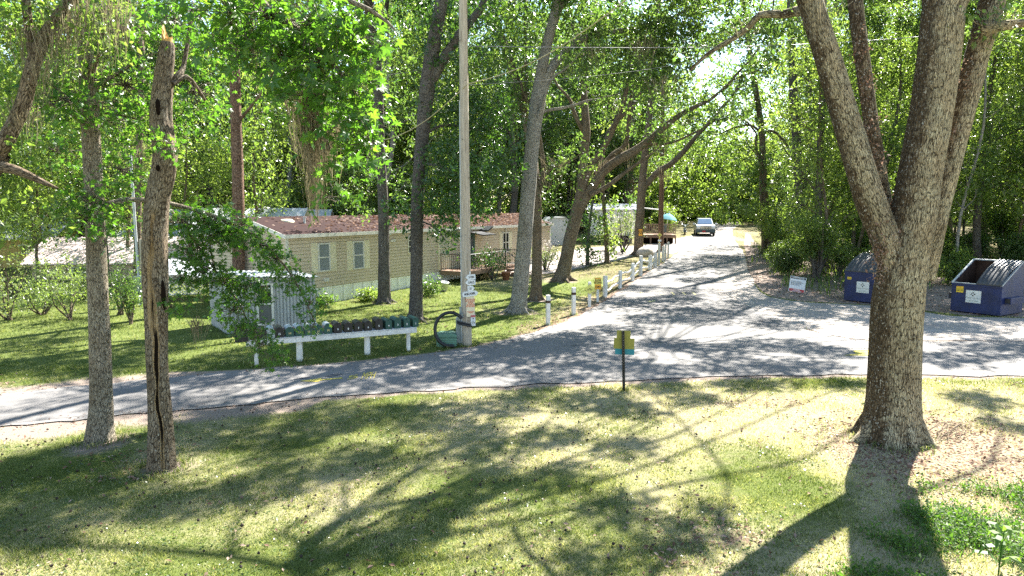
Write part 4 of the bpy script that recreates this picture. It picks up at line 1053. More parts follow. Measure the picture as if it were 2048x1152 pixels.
# telecom pedestal, cable coil, ribbed green cabinet
q = P(919, 689); s_ = empty('cable_pedestal', q, R(12), 'narrow grey green cable pedestal standing against the utility pole', 'utility box')
hh = S(56, q[1]); ww = S(13, q[1]); b = MB(); b.box((0, 0, hh * .46 - .05), (ww, ww * .9, hh * .92 + .1), bev=.01); b.build('body', M['greybox'], s_)
b = MB(); b.prism([(-ww * .55, 0), (ww * .55, 0), (ww * .3, hh * .09), (-ww * .3, hh * .09)], (0, -ww * .5, hh * .92), (1, 0, 0), (0, 0, 1), (0, 1, 0), ww); b.build('cap', M['greybox'], s_)
q = P(893, 691); s_ = empty('utility_cabinet', q, R(6), 'low ribbed green utility cabinet on the grass beside the pole', 'utility box')
w = S(41, q[1]); h = S(27, q[1]); b = MB(); b.box((0, 0, h * .36), (w * .96, .5, h * .80), bev=.02)
for k in range(5): b.box((0, 0, h * (.10 + k * .15)), (w * 1.0, .54, h * .07), bev=.008)
b.build('body', M['boxpad'], s_)
b = MB(); b.prism([(-w * .52, 0), (w * .52, 0), (w * .47, h * .16), (w * .3, h * .24), (-w * .3, h * .24), (-w * .47, h * .16)], (0, -.28, h * .76), (1, 0, 0), (0, 0, 1), (0, 1, 0), .56); b.build('lid', M['boxpad'], s_, .012)
c = at(900, 659, q[1] - .32); r = S(31, q[1]); coil = empty('cable_coil', c, 0, 'big loop of thick black cable leaning between cabinet and pole', 'cable')
b = MB()
for k, (dr_2, dy) in enumerate(((0, 0), (.022, .03), (-.018, .05))):
    pts = [((r + dr_2) * math.cos(t) * .97, dy + .1 * math.sin(t), (r + dr_2) * math.sin(t) * 1.05) for t in np.linspace(R(40), R(285), 36)]
    pts[-1] = (pts[-1][0], pts[-1][1], pts[-1][2] - .02)
    b.path(pts, .030, 7)
c2 = at(930, 649, YF - .05); pts = [Vector(c2) - Vector(c) + Vector((x, yy, z)) for x, yy, z in ((-.24, .1, .03), (-.15, -.03, .02), (0, -.04, -.01), (.14, -.02, -.045), (.19, .08, -.05))]
b.path(pts, .030, 8); b.path([p + Vector((0, .01, .05)) for p in pts], .024, 8)
b.build('cable', M['blackplastic'], coil)
# overhead lines
def wire(name, pts, r, mat, label, cat):
    b = MB(); p = [Vector(q) for q in pts]; out = []
    for i in range(len(p) - 1):
        for t in np.linspace(0, 1, 16, endpoint=False):
            v = p[i].lerp(p[i + 1], t); v.z -= .35 * math.sin(math.pi * t); out.append(v)
    out.append(p[-1]); o = MB().path([v - out[0] for v in out], r, 6).build(name, mat); o.location = out[0]; return tag(o, label, cat)
wire('power_line', [at(930, 92, 20.2), at(2120, 46, 25)], .010, M['wire'], 'thin grey power line running from the pole to the upper right', 'power line')
wire('service_line', [at(932, 170, 20.4), at(1640, 64, 24)], .005, M['wire'], 'thin sagging service wire between the pole and the oaks', 'wire')
wire('guy_rope', [at(740, 286, 23), at(935, 168, 19.9), at(1290, -30, 14.5)], .013, M['guywire'], 'yellowish rope slanting across in front of the pole', 'rope')

# ---- white posts, signs, rail fence
def post_obj(px, pt, pb, w, lbl, band=False, mat=None, name='bollard', cat='post', grp='white posts along the road'):
    q = P(px, pb); h = S(pb - pt, q[1]); ww = S(w, q[1])
    o = empty(name, q, R(20), lbl, cat, grp)
    b = MB(); b.box((0, 0, h / 2 - .15), (ww, ww, h + .3)); b.build('post', mat or M['whitepost'], o, .008)
    if band: b = MB(); b.box((0, 0, h * .78), (ww + .012, ww + .012, S(5, q[1]))); b.build('band', M['rust'], o)
    return o, q, h, ww
post_obj(1096, 589, 650, 7.5, 'white square post with brown stripe, nearest to the utility pole', True)
post_obj(1147, 574, 630, 7, 'white square post with dark band, second from the utility pole', True)
def plate_text(s_, txt, size, loc, mat, sx=1): return text_obj('lettering', txt, size, mat, s_, loc, (PI2, 0, 0), bold=.03, sx=sx)
q = P(1179, 614); o = empty('no_outlet_sign', q, R(4), 'yellow diamond NO OUTLET sign on a white post', 'sign')
h = S(51, q[1]); b = MB(); b.box((0, .03, h / 2 - .15), (S(6, q[1]), .10, h + .3)); b.build('post', M['whitepost'], o, .006)
d = S(9.6, q[1]); zc = S(36.5, q[1]); b = MB(); b.prism([(0, -d * 1.12), (d, 0), (0, d * 1.12), (-d, 0)], (0, -.03, zc), (1, 0, 0), (0, 0, 1), (0, -1, 0), .008); b.build('plate', M['signlime'], o)
plate_text(o, 'NO\nOUTLET', d * .36, (0, -.039, zc), M['lettering_black'], .85)
q = P(1195.5, 604); o = empty('slow_down_sign', q, R(5), 'yellow SLOW DOWN 5 MPH sign on a short white post', 'sign')
h = S(49, q[1]); ww = S(13, q[1]); hh = S(23, q[1]); b = MB(); b.box((0, .03, h * .33 - .15), (S(4.6, q[1]), .06, h * .66 + .3)); b.build('post', M['whitepost'], o, .005)
zc = h - hh / 2; b = MB(); b.box((0, -.006, zc), (ww, .01, hh), bev=.003); pl_ = b.build('plate', M['signorange'], o)
b = MB(); b.box((0, -.0135, zc + hh * .17), (ww * .88, .004, hh * .50)); b.build('panel', M['signyellow'], o)
b = MB(); b.box((0, -.012, zc), (ww * 1.03, .004, hh * 1.02)); b.build('border', M['black'], o).location.y = .018
plate_text(o, 'SLOW\nDOWN', hh * .25, (0, -.0165, zc + hh * .17), M['lettering_black'], .82)
plate_text(o, '5 MPH', hh * .2, (0, -.0125, zc - hh * .30), M['lettering_black'], .85)
# split-rail fence: posts and slack rails belong together
fp = [(1210, 551, 594), (1240, 541, 577), (1265, 526, 562), (1281, 511, 552), (1300, 510, 540), (1310, 505, 535)]
g0 = P(1210, 594); fence = empty('rail_fence', g0, 0, 'white post and rail fence with crooked sagging rails beside the track', 'fence')
tops = []
for px, pt, pb in fp:
    q = P(px, pb); h = S(pb - pt, q[1]); w_ = S(7.0 if px < 1220 else 5.6, q[1]); b = MB(); l = Vector(q - g0)
    b.box((l.x, l.y, l.z + h / 2 - .15), (w_, w_, h + .3), rz=R(25)); b.build('post', M['whitepost'], fence, .008); tops.append((l, h))
rr = random.Random(9)
for i in range(len(tops) - 1):
    for fz in (.74, .34):
        (a, ha), (c, hc) = tops[i], tops[i + 1]; pts = []
        for t in np.linspace(0, 1, 7):
            v = a.lerp(c, t); v.z += (ha + (hc - ha) * t) * fz - .10 * math.sin(math.pi * t) * rr.uniform(.3, 1.3) + (.06 if i % 2 else -.05) * math.sin(2 * math.pi * t); v.x -= .05; pts.append(v)
        MB().path(pts, .045, 6).build('rail', M['whitepost'], fence)
post_obj(1317.5, 486, 530, 4, 'slim grey post with a small white plate, carrying the far yellow diamond', False, M['offwhite'], 'sign_post', 'post', None)
q = P(1317.5, 530); o = empty('bump_sign', (q[0], q[1] - .06, q[2]), 0, 'small yellow diamond warning sign on the far slim post', 'sign')
zc = S(60, q[1]); d = S(4.6, q[1]); b = MB(); b.prism([(0, -d), (d, 0), (0, d), (-d, 0)], (0, 0, zc), (1, 0, 0), (0, 0, 1), (0, -1, 0), .01); b.box((0, .03, zc - S(9, q[1])), (.05, .03, S(20, q[1]))); b.build('plate', M['signyellow'], o)
b = MB(); b.prism([(-.05, -.05), (.05, -.05), (0, .07)], (0, -.012, zc), (1, 0, 0), (0, 0, 1), (0, -1, 0), .004); b.build('symbol', M['lettering_black'], o)
b = MB(); b.box((0, -.01, zc - S(11, q[1])), (S(7, q[1]), .01, S(3.4, q[1]))); b.build('small_plate', M['signwhite'], o)
post_obj(1325.5, 492, 524, 3.6, 'grey white end post, third from last by the side drive', False)
post_obj(1330.5, 488, 520, 3.2, 'grey white end post, second to last by the side drive', False)
post_obj(1336, 484, 516, 3.0, 'last thin grey post at the side drive mouth', False)

# ---- sign in the foreground, seen from behind, and the little black marker
q = P(1248, 781); sY = q[1]; o = empty('road_sign', q, R(-3), 'road sign seen from behind with olive and teal plates on a leaning black post', 'sign')
h = S(124, sY); lean = S(-4, sY); b = MB()
b.prism([(-.03, 0), (-.03, .05), (-.012, .05), (-.012, .012), (.012, .012), (.012, .05), (.03, .05), (.03, 0)], (0, 0, -.2), (1, 0, 0), (0, -1, 0), Vector((lean / h, 0, 1)), h + .2); b.build('post', M['black'], o)
b = MB()
for k in range(22): z = .1 + k * (h - .15) / 22; MB().cyl((lean * z / h, -.013, z), (lean * z / h, -.016, z), .008, n=6).build('bolt_head', M['galv'], o)
def plate(x0, x1, y0, y1, mat, dy):
    cx_ = S((x0 + x1) / 2 - 1248, sY); w_ = S(x1 - x0, sY); z0 = S(781 - y1, sY); z1 = S(781 - y0, sY)
    b = MB(); b.box((cx_, .03 + dy, (z0 + z1) / 2), (w_, .004, z1 - z0), M=Matrix.Translation((0, 0, z0)) @ Matrix.Rotation(R(2.2), 4, 'Y') @ Matrix.Translation((0, 0, -z0))); b.build('plate', mat, o)
plate(1231, 1259, 657, 675, M['sign_olive'], 0); plate(1225.5, 1267, 673, 695, M['sign_olive'], .006); plate(1228.5, 1267.5, 690, 707, M['sign_teal'], .012)
q = P(338, 794); o = empty('marker_post', q, 0, 'short thin black marker post at the road edge beside the dead trunk', 'post')
b = MB(); b.box((0, 0, S(17, q[1]) - .1), (.035, .02, S(34, q[1]) + .2)); b.box((0, 0, S(33, q[1])), (.042, .026, .03)); b.build('post', M['black'], o)

# ---- dumpsters
def dumpster(q, fv, w, d, hf_, hb, open_left, lbl):
    ang = math.atan2(fv[1], fv[0]); o = empty('dumpster', q, ang, lbl, 'dumpster', 'blue dumpsters on the gravel')
    t = .05; b = MB()
    side = [(0, .06), (d, .06), (d, hb), (d - .25, hb), (0, hf_)]
    for x in (0, w - t): b.prism(side, (x, 0, 0), (0, 1, 0), (0, 0, 1), (1, 0, 0), t)
    b.box((w / 2, t / 2, (hf_ + .06) / 2), (w - 2 * t, t, hf_ - .06)); b.box((w / 2, d - t / 2, (hb + .06) / 2), (w - 2 * t, t, hb - .06)); b.box((w / 2, d / 2, .1), (w - 2 * t, d - 2 * t, .06))
    b.box((w / 2, -.012, hf_ - .05), (w + .04, .024, .07)); b.box((w / 2, .35, .03), (w * .9, .12, .06)); b.box((w / 2, d - .35, .03), (w * .9, .12, .06))
    b.build('body', M['dumpster'], o, .006)
    b = MB(); sl_ = [(t + .01, .14), (d - t - .01, .14), (d - t - .01, hb - .03), (d - .25, hb - .03), (t + .01, hf_ - .01)]; b.prism(sl_, (t + .002, 0, 0), (0, 1, 0), (0, 0, 1), (1, 0, 0), .006); b.prism(sl_, (w - t - .008, 0, 0), (0, 1, 0), (0, 0, 1), (1, 0, 0), .006); b.box((w / 2, t + .006, (hf_ + .1) / 2), (w - .13, .006, hf_ - .15)); b.box((w / 2, d - t - .004, (hb + .12) / 2), (w - .12, .006, hb - .2)); b.box((w / 2, d / 2, .135), (w - .13, d - .13, .006)); b.build('lining', M['rust'], o)
    b = MB(); b.prism([(-.03, hf_ - .01), (d - .26, hb - .01), (d - .26, hb + .03), (-.03, hf_ + .03)], (-.012, 0, 0), (0, 1, 0), (0, 0, 1), (1, 0, 0), t + .02); b.prism([(-.03, hf_ - .01), (d - .26, hb - .01), (d - .26, hb + .03), (-.03, hf_ + .03)], (w - t - .008, 0, 0), (0, 1, 0), (0, 0, 1), (1, 0, 0), t + .02); b.box((w / 2, .0, hf_ + .012), (w - 2 * t - .03, .07, .03)); b.box((w / 2, d - .13, hb + .02), (w, .26, .036)); b.build('rim', M['galv'] if open_left else M['dumpster'], o)
    lids = ((.5, 1.0),) if open_left else ((0, .5), (.5, 1.0))
    for (f0, f1) in lids:
        x0, x1 = w * f0 + .01, w * f1 + .02 - (.01 if f1 == 1 else .012); n = 36; vs = []; m = 14
        for j in range(m + 1):
            tt = j / m; yy = -.06 + (d - .2) * tt; zz = hf_ + .045 + (hb - hf_) * tt + .16 * math.sin(math.pi * min(1, tt * 1.0)) * (1 - .2 * tt)
            for k in range(n + 1):
                rib = .045 if (k % 6) in (2, 3, 4) else 0
                vs.append((x0 + (x1 - x0) * k / n, yy, zz + rib * min(1, tt * 8 + .3)))
        b = MB(); W = n + 1
        b.add(vs, [(j * W + k, j * W + k + 1, (j + 1) * W + k + 1, (j + 1) * W + k) for j in range(m) for k in range(n)])
        ed = [i for i in range(W)]; b.add([vs[i] for i in ed] + [(vs[i][0], vs[i][1], hf_ + .0) for i in ed], [(k + 1, k, W + k, W + k + 1) for k in range(n)])
        b.build('lid', M['lid'], o)
    for x in (-.11, w + .11):
        b = MB(); b.box((x, d * .45, hf_ * .52), (.22, d * .62, .24), bev=.01); b.build('fork_pocket', M['dumpster'], o)
        b = MB(); b.box((x, d * .45 - d * .312, hf_ * .52), (.17, .012, .18)); b.build('pocket_mouth_shade', M['black'], o)  # black plate stands in for the shade inside the pocket
    # labels with wording and a diamond emblem
    sx0, sz0, sw, sh = (.53, .44, .53, .48)
    b = MB(); b.box((sx0 + sw / 2, -.006, sz0 + sh / 2), (sw, .008, sh)); lb = b.build('label_plate', M['paper'], o)
    ex, ez = sx0 + sw * .47, sz0 + sh * .70; b = MB()
    for (dx_, dz_) in ((0, .055), (.055, 0), (0, -.055), (-.055, 0)):
        b.prism([(dx_ - .03, dz_), (dx_, dz_ - .035), (dx_ + .03, dz_), (dx_, dz_ + .035)], (ex, -.0105, ez), (1, 0, 0), (0, 0, 1), (0, -1, 0), .003)
    b.build('emblem', M['lettering_black'], lb)
    text_obj('lettering', 'Waste Services', .10, M['greybox'], lb, (sx0 + sw / 2, -.0115, sz0 + sh * .40), (PI2, 0, 0), sx=.9)
    text_obj('lettering', 'CALL US TODAY', .05, M['boxpad'], lb, (sx0 + sw / 2, -.0115, sz0 + sh * .15), (PI2, 0, 0))
    b = MB(); yx, yz, yw, yh = (.17, .80, .26, .24) if open_left else (.12, .98, .17, .11)
    b.box((yx + yw / 2, -.006, yz + yh / 2), (yw, .008, yh)); st = b.build('sticker', M['sticker'], o)
    text_obj('lettering', 'CAUTION\nKEEP OFF' if open_left else '8 yd', yh * .28 if open_left else yh * .6, M['lettering_black'], st, (yx + yw / 2, -.0115, yz + yh * .42), (PI2, 0, 0), sx=.8)
    if open_left: b = MB(); b.box((yx + yw / 2, -.0115, yz + yh * .88), (yw * .98, .003, yh * .16)); b.build('sticker_band', M['signorange'], st)
    return o
dumpster(P(1900, 623), (.53, -.85), 1.75, 1.8, 1.17, 2.0, True, 'blue dumpster with one side open showing its rusty inside')
dumpster(P(1687, 602), (.62, -.78), 1.75, 1.75, 1.33, 2.0, False, 'blue dumpster with closed ribbed black lids, half behind the oak trunk')
q = P(1592, 586); q[1] += .0; o = empty('rules_sign', q, R(-8), 'white dumpster rules sign with black header and red footer, tilted in the weeds', 'sign'); o.rotation_euler = (R(-8), R(9), R(-6))
w = S(31.5, q[1]); h = S(31, q[1]); zc = S(17.5, q[1])
b = MB(); b.box((0, 0, zc), (w, .012, h), bev=.004); b.build('board', M['signwhite'], o)
b = MB(); b.box((0, .04, zc * .45), (.05, .05, zc * 1.6)); b.build('stake', M['deckwood'], o)
b = MB(); b.box((0, -.008, zc + h * .41), (w * .94, .004, h * .13)); b.build('header', M['lettering_black'], o)
b = MB(); b.box((0, -.008, zc - h * .39), (w * .94, .004, h * .17)); b.build('footer', M['signred'], o)
text_obj('lettering', 'DUMPSTER RULES', h * .10, M['lettering_white'], o, (0, -.0115, zc + h * .41), (PI2, 0, 0), bold=.03, sx=.95)
text_obj('lettering', 'HOUSEHOLD TRASH ONLY\nNO FURNITURE OR APPLIANCES\nBREAK DOWN ALL BOXES\nBAG AND TIE ALL GARBAGE\nCLOSE LID AFTER USE', h * .068, M['lettering_black'], o, (-w * .43, -.0075, zc + h * .06), (PI2, 0, 0), 'LEFT', sx=.82)
text_obj('lettering', 'NO DUMPING\nALL SITES MONITORED', h * .072, M['lettering_white'], o, (0, -.0115, zc - h * .39), (PI2, 0, 0), bold=.03, sx=.85)

# ---- parked car, head-on
q = P(1411, 473); dv = np.array([-.08, -1.0]); ca = math.atan2(dv[0], -dv[1])
car = empty('parked_car', (q[0], q[1], q[2] + .03), R(-12), 'silver and dark green pickup style car parked facing the camera on the far track', 'car')
W2 = .98; b = MB()   # x across, y=0 is the nose, y grows to the tail
b.prism([(.06, .52), (.0, .62), (.0, .98), (.12, 1.08), (1.25, 1.20), (1.32, 1.18), (5.1, 1.15), (5.15, .55)], (-W2 + .03, 0, 0), (0, 1, 0), (0, 0, 1), (1, 0, 0), 2 * W2 - .06); b.build('body', M['carpaint'], car, .05)
b = MB(); cab = [(-.80, 1.16), (.80, 1.16), (.66, 1.82), (-.66, 1.82)]
vs = [(-.86, 1.15, 1.16), (.86, 1.15, 1.16), (.86, 4.4, 1.14), (-.86, 4.4, 1.14), (-.68, 1.95, 1.80), (.68, 1.95, 1.80), (.70, 4.2, 1.80), (-.70, 4.2, 1.80)]
b.add(vs, [(3, 2, 1, 0), (4, 5, 6, 7), (0, 1, 5, 4), (1, 2, 6, 5), (2, 3, 7, 6), (3, 0, 4, 7)]); b.build('cabin', M['carpaint'], car, .06)
b = MB(); f_ = lambda x, t: (x * (1 - t * .2), 1.15 + .80 * t - .045, 1.16 + .64 * t + .03)
b.add([f_(-.76, .10), f_(.76, .10), f_(.76, .88), f_(-.76, .88)], [(0, 1, 2, 3)]); b.build('windscreen', M['windscreen'], car)
for s in (-1, 1):
    b = MB(); b.add([(s * .862, 1.5, 1.24), (s * .862, 2.8, 1.24), (s * .735, 2.8, 1.72), (s * .745, 2.0, 1.72)], [(0, 1, 2, 3) if s > 0 else (3, 2, 1, 0)]); b.build('side_window', M['darkglass'], car)
    b = MB(); b.box((s * .74, -.01, .86), (.34, .06, .2), bev=.02); b.build('headlight', M['headlight'], car)
    b = MB(); b.box((s * 1.13, 1.42, 1.22), (.24, .1, .20), bev=.03); b.box((s * .97, 1.45, 1.16), (.16, .05, .05)); b.build('wing_mirror', M['carpaint'], car)
    b = MB(); b.cyl((s * .74, -.05, .5), (s * .74, -.09, .5), .06, n=10); b.build('fog_lamp', M['headlight'], car)
    for yy in (.95, 4.15):
        b = MB(); b.cyl((s * .76, yy, .37), (s * .97, yy, .37), .37, n=22); wh = b.build('wheel', M['rubber'], car, .03); b = MB(); b.cyl((s * .965, yy, .37), (s * .985, yy, .37), .22, n=16); b.build('rim', M['galv'], wh)
b = MB(); b.box((0, -.02, .56), (2 * W2, .16, .30), bev=.04); b.box((0, .5, .45), (1.9, .9, .2)); b.build('bumper', M['carlower'], car)
b = MB(); b.box((0, -.012, .90), (1.06, .05, .26), bev=.01); g_ = b.build('grille', M['black'], car)
b = MB(); b.box((0, -.045, .90), (1.12, .03, .05)); b.box((0, -.04, 1.035), (1.12, .03, .03)); b.box((0, -.04, .765), (1.12, .03, .03)); b.build('trim_bar', M['chrome'], g_)
b = MB(); b.box((-.18, -.115, .50), (.32, .012, .15)); b.build('number_plate', M['signred'], car)
b = MB(); b.box((.1, 1.25, 1.225), (.6, .03, .02)); b.build('wiper', M['black'], car)
# ---- motorbike beside the far tree
q = P(1370, 470); bike = empty('motorcycle', q, R(-12), 'black motorcycle parked on the grass beside the far trunk', 'motorcycle')
for yy in (0, 1.45):
    b = MB(); pts = [(0, yy + .28 * math.cos(t), .32 + .28 * math.sin(t)) for t in np.linspace(0, 2 * math.pi, 20)]; b.path(pts, .055, 8); wh = b.build('wheel', M['rubber'], bike)
    b = MB(); b.cyl((-.05, yy, .32), (.05, yy, .32), .06, n=10)
    for k in range(6): b.cyl((0, yy, .32), (0, yy + .26 * math.cos(k), .32 + .26 * math.sin(k)), .01, n=4)
    b.build('hub', M['chrome'], wh)
b = MB(); 
for s in (-.09, .09): b.cyl((s, 0, .32), (s, .32, 1.0), .025, n=8)
b.build('fork', M['chrome'], bike)
b = MB(); b.path([(-.36, .52, 1.18), (-.2, .36, 1.08), (.2, .36, 1.08), (.36, .52, 1.18)], .02, 6); b.build('handlebar', M['chrome'], bike)
b = MB(); b.lathe([(0, -.06), (.08, -.05), (.1, .02), (.06, .08), (0, .1)], (0, 0, 0), 12, 0, Matrix.Translation((0, .2, .9)) @ Matrix.Rotation(PI2, 4, 'X')); b.build('headlamp', M['headlight'], bike)
b = MB(); b.prism([(.4, .78), (.9, .80), (.86, .98), (.5, 1.02)], (-.14, 0, 0), (0, 1, 0), (0, 0, 1), (1, 0, 0), .28); b.build('tank', M['boxgreen'], bike, .05)
b = MB(); b.prism([(.86, .78), (1.6, .82), (1.62, .90), (.9, .88)], (-.13, 0, 0), (0, 1, 0), (0, 0, 1), (1, 0, 0), .26); b.build('saddle', M['black'], bike, .03)
b = MB(); b.box((0, .75, .48), (.32, .5, .4), bev=.04); b.cyl((.2, .6, .3), (.2, 1.6, .32), .05, n=8); b.build('engine', M['galv'], bike)
for s in (-1, 1):
    b = MB(); b.cyl((s * .36, .46, 1.15), (s * .40, .42, 1.34), .01, n=5); b.box((s * .41, .42, 1.38), (.12, .02, .08)); b.build('mirror', M['chrome'], bike)

# ---- far white home with deck, awning frame, umbrella
q = P(1268, 476); fa = R(40); far = empty('far_mobile_home', q, R(118), 'pale white mobile home on piers with wooden deck far down the track', 'mobile home')
# local x runs to the left-back; the side seen is at local y>0
q = np.array([at(1270, 470, 62.0)[0], 62.0, float(gz(0, 62.0))]); far.location = q; far.rotation_euler = (0, 0, R(171))
b = MB(); b.prism([(0, .7), (4.4, .7), (4.4, 3.0), (2.2, 3.5), (0, 3.0)], (0, -4.4, 0), (0, 1, 0), (0, 0, 1), (1, 0, 0), 4.2); b.box((2.1, -2.2, .3), (3.4, 3.2, .8), 1)  # second box: black block standing in for the shade between the piers
b.build('wall', [M['vinyl_white'], M['hollow']], far)
b = MB()
for k in range(3): MB().box((.4 + k * 1.6, -.3, .28), (.3, .3, .84)).build('pier', M['rock'], far)
b = MB(); b.prism([(-.15, 2.98), (2.2, 3.5), (4.55, 2.98), (4.55, 3.06), (2.2, 3.58), (-.15, 3.06)], (-.15, -4.4, 0), (0, 1, 0), (0, 0, 1), (1, 0, 0), 4.5); b.build('roof', M['roofmetal'], far)
window(far, .5, 1.2, 1.6, 2.5, 0, M['white'], M['glass'], dy=1); window(far, 2.6, 3.4, 1.5, 2.5, 0, M['white'], M['glass'], dy=1)
# the same wall faces the camera through local +y after the turn
dq = np.array([at(1284, 470, 61.5)[0], 61.5, float(gz(0, 61.5))]); deck = empty('wooden_deck', dq, R(-6), 'brown wooden deck with baluster railing and awning frame beside the far white home', 'deck')
dl = S(66, 61.5); dz = S(18, 61.5)
b = MB(); b.box((dl / 2, 1.2, dz - .05), (dl, 2.4, .1)); b.box((dl / 2, -.02, dz - .16), (dl, .05, .24))
for k in range(5): b.box((k * dl / 4 * .98 + .05, .06, dz / 2 - .1), (.12, .12, dz))
b.build('platform', M['deckwood'], deck)
MB().box((dl / 2, 1.4, dz / 2 - .1), (dl - .3, 1.8, dz - .12)).build('under_deck_shade', M['hollow'], deck)  # black box stands in for the shade under the deck
b = MB(); b.box((dl / 2, 0, dz + .92), (dl, .09, .07)); b.box((dl / 2, 0, dz + .12), (dl, .05, .07))
for k in range(20): b.box((.05 + k * (dl - .1) / 19, 0, dz + .5), (.07, .035, .74))
b.build('railing', M['deckwood'], deck)
b = MB()
for x in (0.02, dl * .5): b.cyl((x, .1, dz), (x, .1, dz + 2.25), .035, n=8)
b.cyl((-.6, .1, dz + 2.45), (dl * .52, .1, dz + 2.22), .05, n=8); b.cyl((dl * .5, .1, dz + 2.25), (dl * .5, 2.4, dz + 2.25), .04, n=8); b.build('awning_frame', M['white'], deck)
u_ = empty('patio_umbrella', (dq[0] + dl * .80, dq[1] + 1.2, dq[2] + dz), 0, 'teal patio umbrella half open on the far wooden deck', 'umbrella'); u_.rotation_euler = (0, R(8), 0)
b = MB(); b.cyl((0, 0, 0), (0, 0, 2.1), .03, n=8); b.build('pole', M['white'], u_)
b = MB(); b.lathe([(.85, 1.35), (.6, 1.60), (.3, 1.80), (.03, 1.92)], (0, 0, 0), 8); b.build('canopy', M['teal'], u_)
u_ = empty('towel', (dq[0] + dl * .62, dq[1] - .06, dq[2] + dz), 0, 'teal towel hung over the far deck railing', 'towel'); b = MB()
vs = []; m = 8
for j in range(m + 1):
    for k in range(7): vs.append((-.35 + .7 * k / 6, -.02 - .03 * math.sin(k * 2.1 + j * .3), .97 - .75 * j / m))
b.add(vs, [(j * 7 + k, j * 7 + k + 1, (j + 1) * 7 + k + 1, (j + 1) * 7 + k) for j in range(m) for k in range(6)], 0, True); b.build('cloth', M['teal'], u_)
q = P(1102, 470); q = np.array([at(1116, 455, 60)[0], 60, float(gz(0, 60))]); o = empty('garden_shed', q, R(10), 'small pale grey shed behind the far end of the tan home', 'shed')
b = MB(); b.prism([(-1.0, 0), (1.0, 0), (1.0, 2.0), (.6, 2.35), (-.6, 2.35), (-1.0, 2.0)], (0, 0, 0), (1, 0, 0), (0, 0, 1), (0, 1, 0), 2.2); b.build('wall', M['roofmetal'], o)
b = MB(); b.prism([(-1.1, 1.95), (-.62, 2.36), (.62, 2.36), (1.1, 1.95), (1.1, 2.02), (.65, 2.44), (-.65, 2.44), (-1.1, 2.02)], (0, -.1, 0), (1, 0, 0), (0, 0, 1), (0, 1, 0), 2.4); b.build('roof', M['galv'], o)

# ---- houses on the left
def house(name, c, rz, L, D, hw, hr, wm, rm, lbl, ridge_x=True, win=()):
    o = empty(name, c, rz, lbl, 'house'); b = MB()
    b.prism([(0, -.2), (D, -.2), (D, hw), (D / 2, hr - .08), (0, hw)], (0, 0, 0), (0, 1, 0), (0, 0, 1), (1, 0, 0), L); b.build('wall', wm, o)
    b = MB(); ov = .35
    for s in (0, 1):
        y0, y1 = (-ov, D / 2) if s == 0 else (D / 2, D + ov); z0, z1 = (hw - .1, hr) if s == 0 else (hr, hw - .1)
        b.prism([(y0, z0), (y1, z1), (y1, z1 + .06), (y0, z0 + .06)], (-ov, 0, 0), (0, 1, 0), (0, 0, 1), (1, 0, 0), L + 2 * ov)
        n = int((L + 2 * ov) / .45)
        for k in range(n + 1):
            x = -ov + k * (L + 2 * ov) / n
            b.prism([(y0, z0 + .06), (y1, z1 + .06), (y1, z1 + .10), (y0, z0 + .10)], (x - .02, 0, 0), (0, 1, 0), (0, 0, 1), (1, 0, 0), .04)
    b.build('roof', rm, o)
    for (u0, u1, z0, z1) in win: window(o, u0, u1, z0, z1, 0, M['offwhite'], M['darkglass'])
    return o
house('low_outbuilding', (-25.8, 36.5, 0), R(8), 11.0, 5.0, 1.15, 2.35, M['siding_pink'], M['roofpink'], 'low outbuilding with pale pink metal roof behind the left shrubs', win=((2.0, 2.8, .3, .9),))
house('metal_roof_house', (-26.2, 46, 0), R(6), 13.0, 6.5, 2.1, 3.9, M['siding_yellow'], M['roofmetal'], 'house with bright white metal roof behind the two left trunks', win=((3, 4, .8, 1.7), (7, 8, .8, 1.7)))
house('white_roof_workshop', (-19.3, 40.5, 0), R(4), 6.2, 5.0, 2.55, 4.0, M['vinyl_white'], M['roofmetal'], 'workshop with gleaming white ribbed roof between the dead trunk and the tan home', win=((1.0, 2.0, 1.1, 2.0),))
o = house('yellow_shed', (-34.5, 42, 0), R(12), 5.5, 4.5, 2.2, 3.1, M['siding_yellow'], M['galv'], 'yellow board shed at the far left behind the shrubs', win=((3.8, 4.6, 1.2, 1.8),))
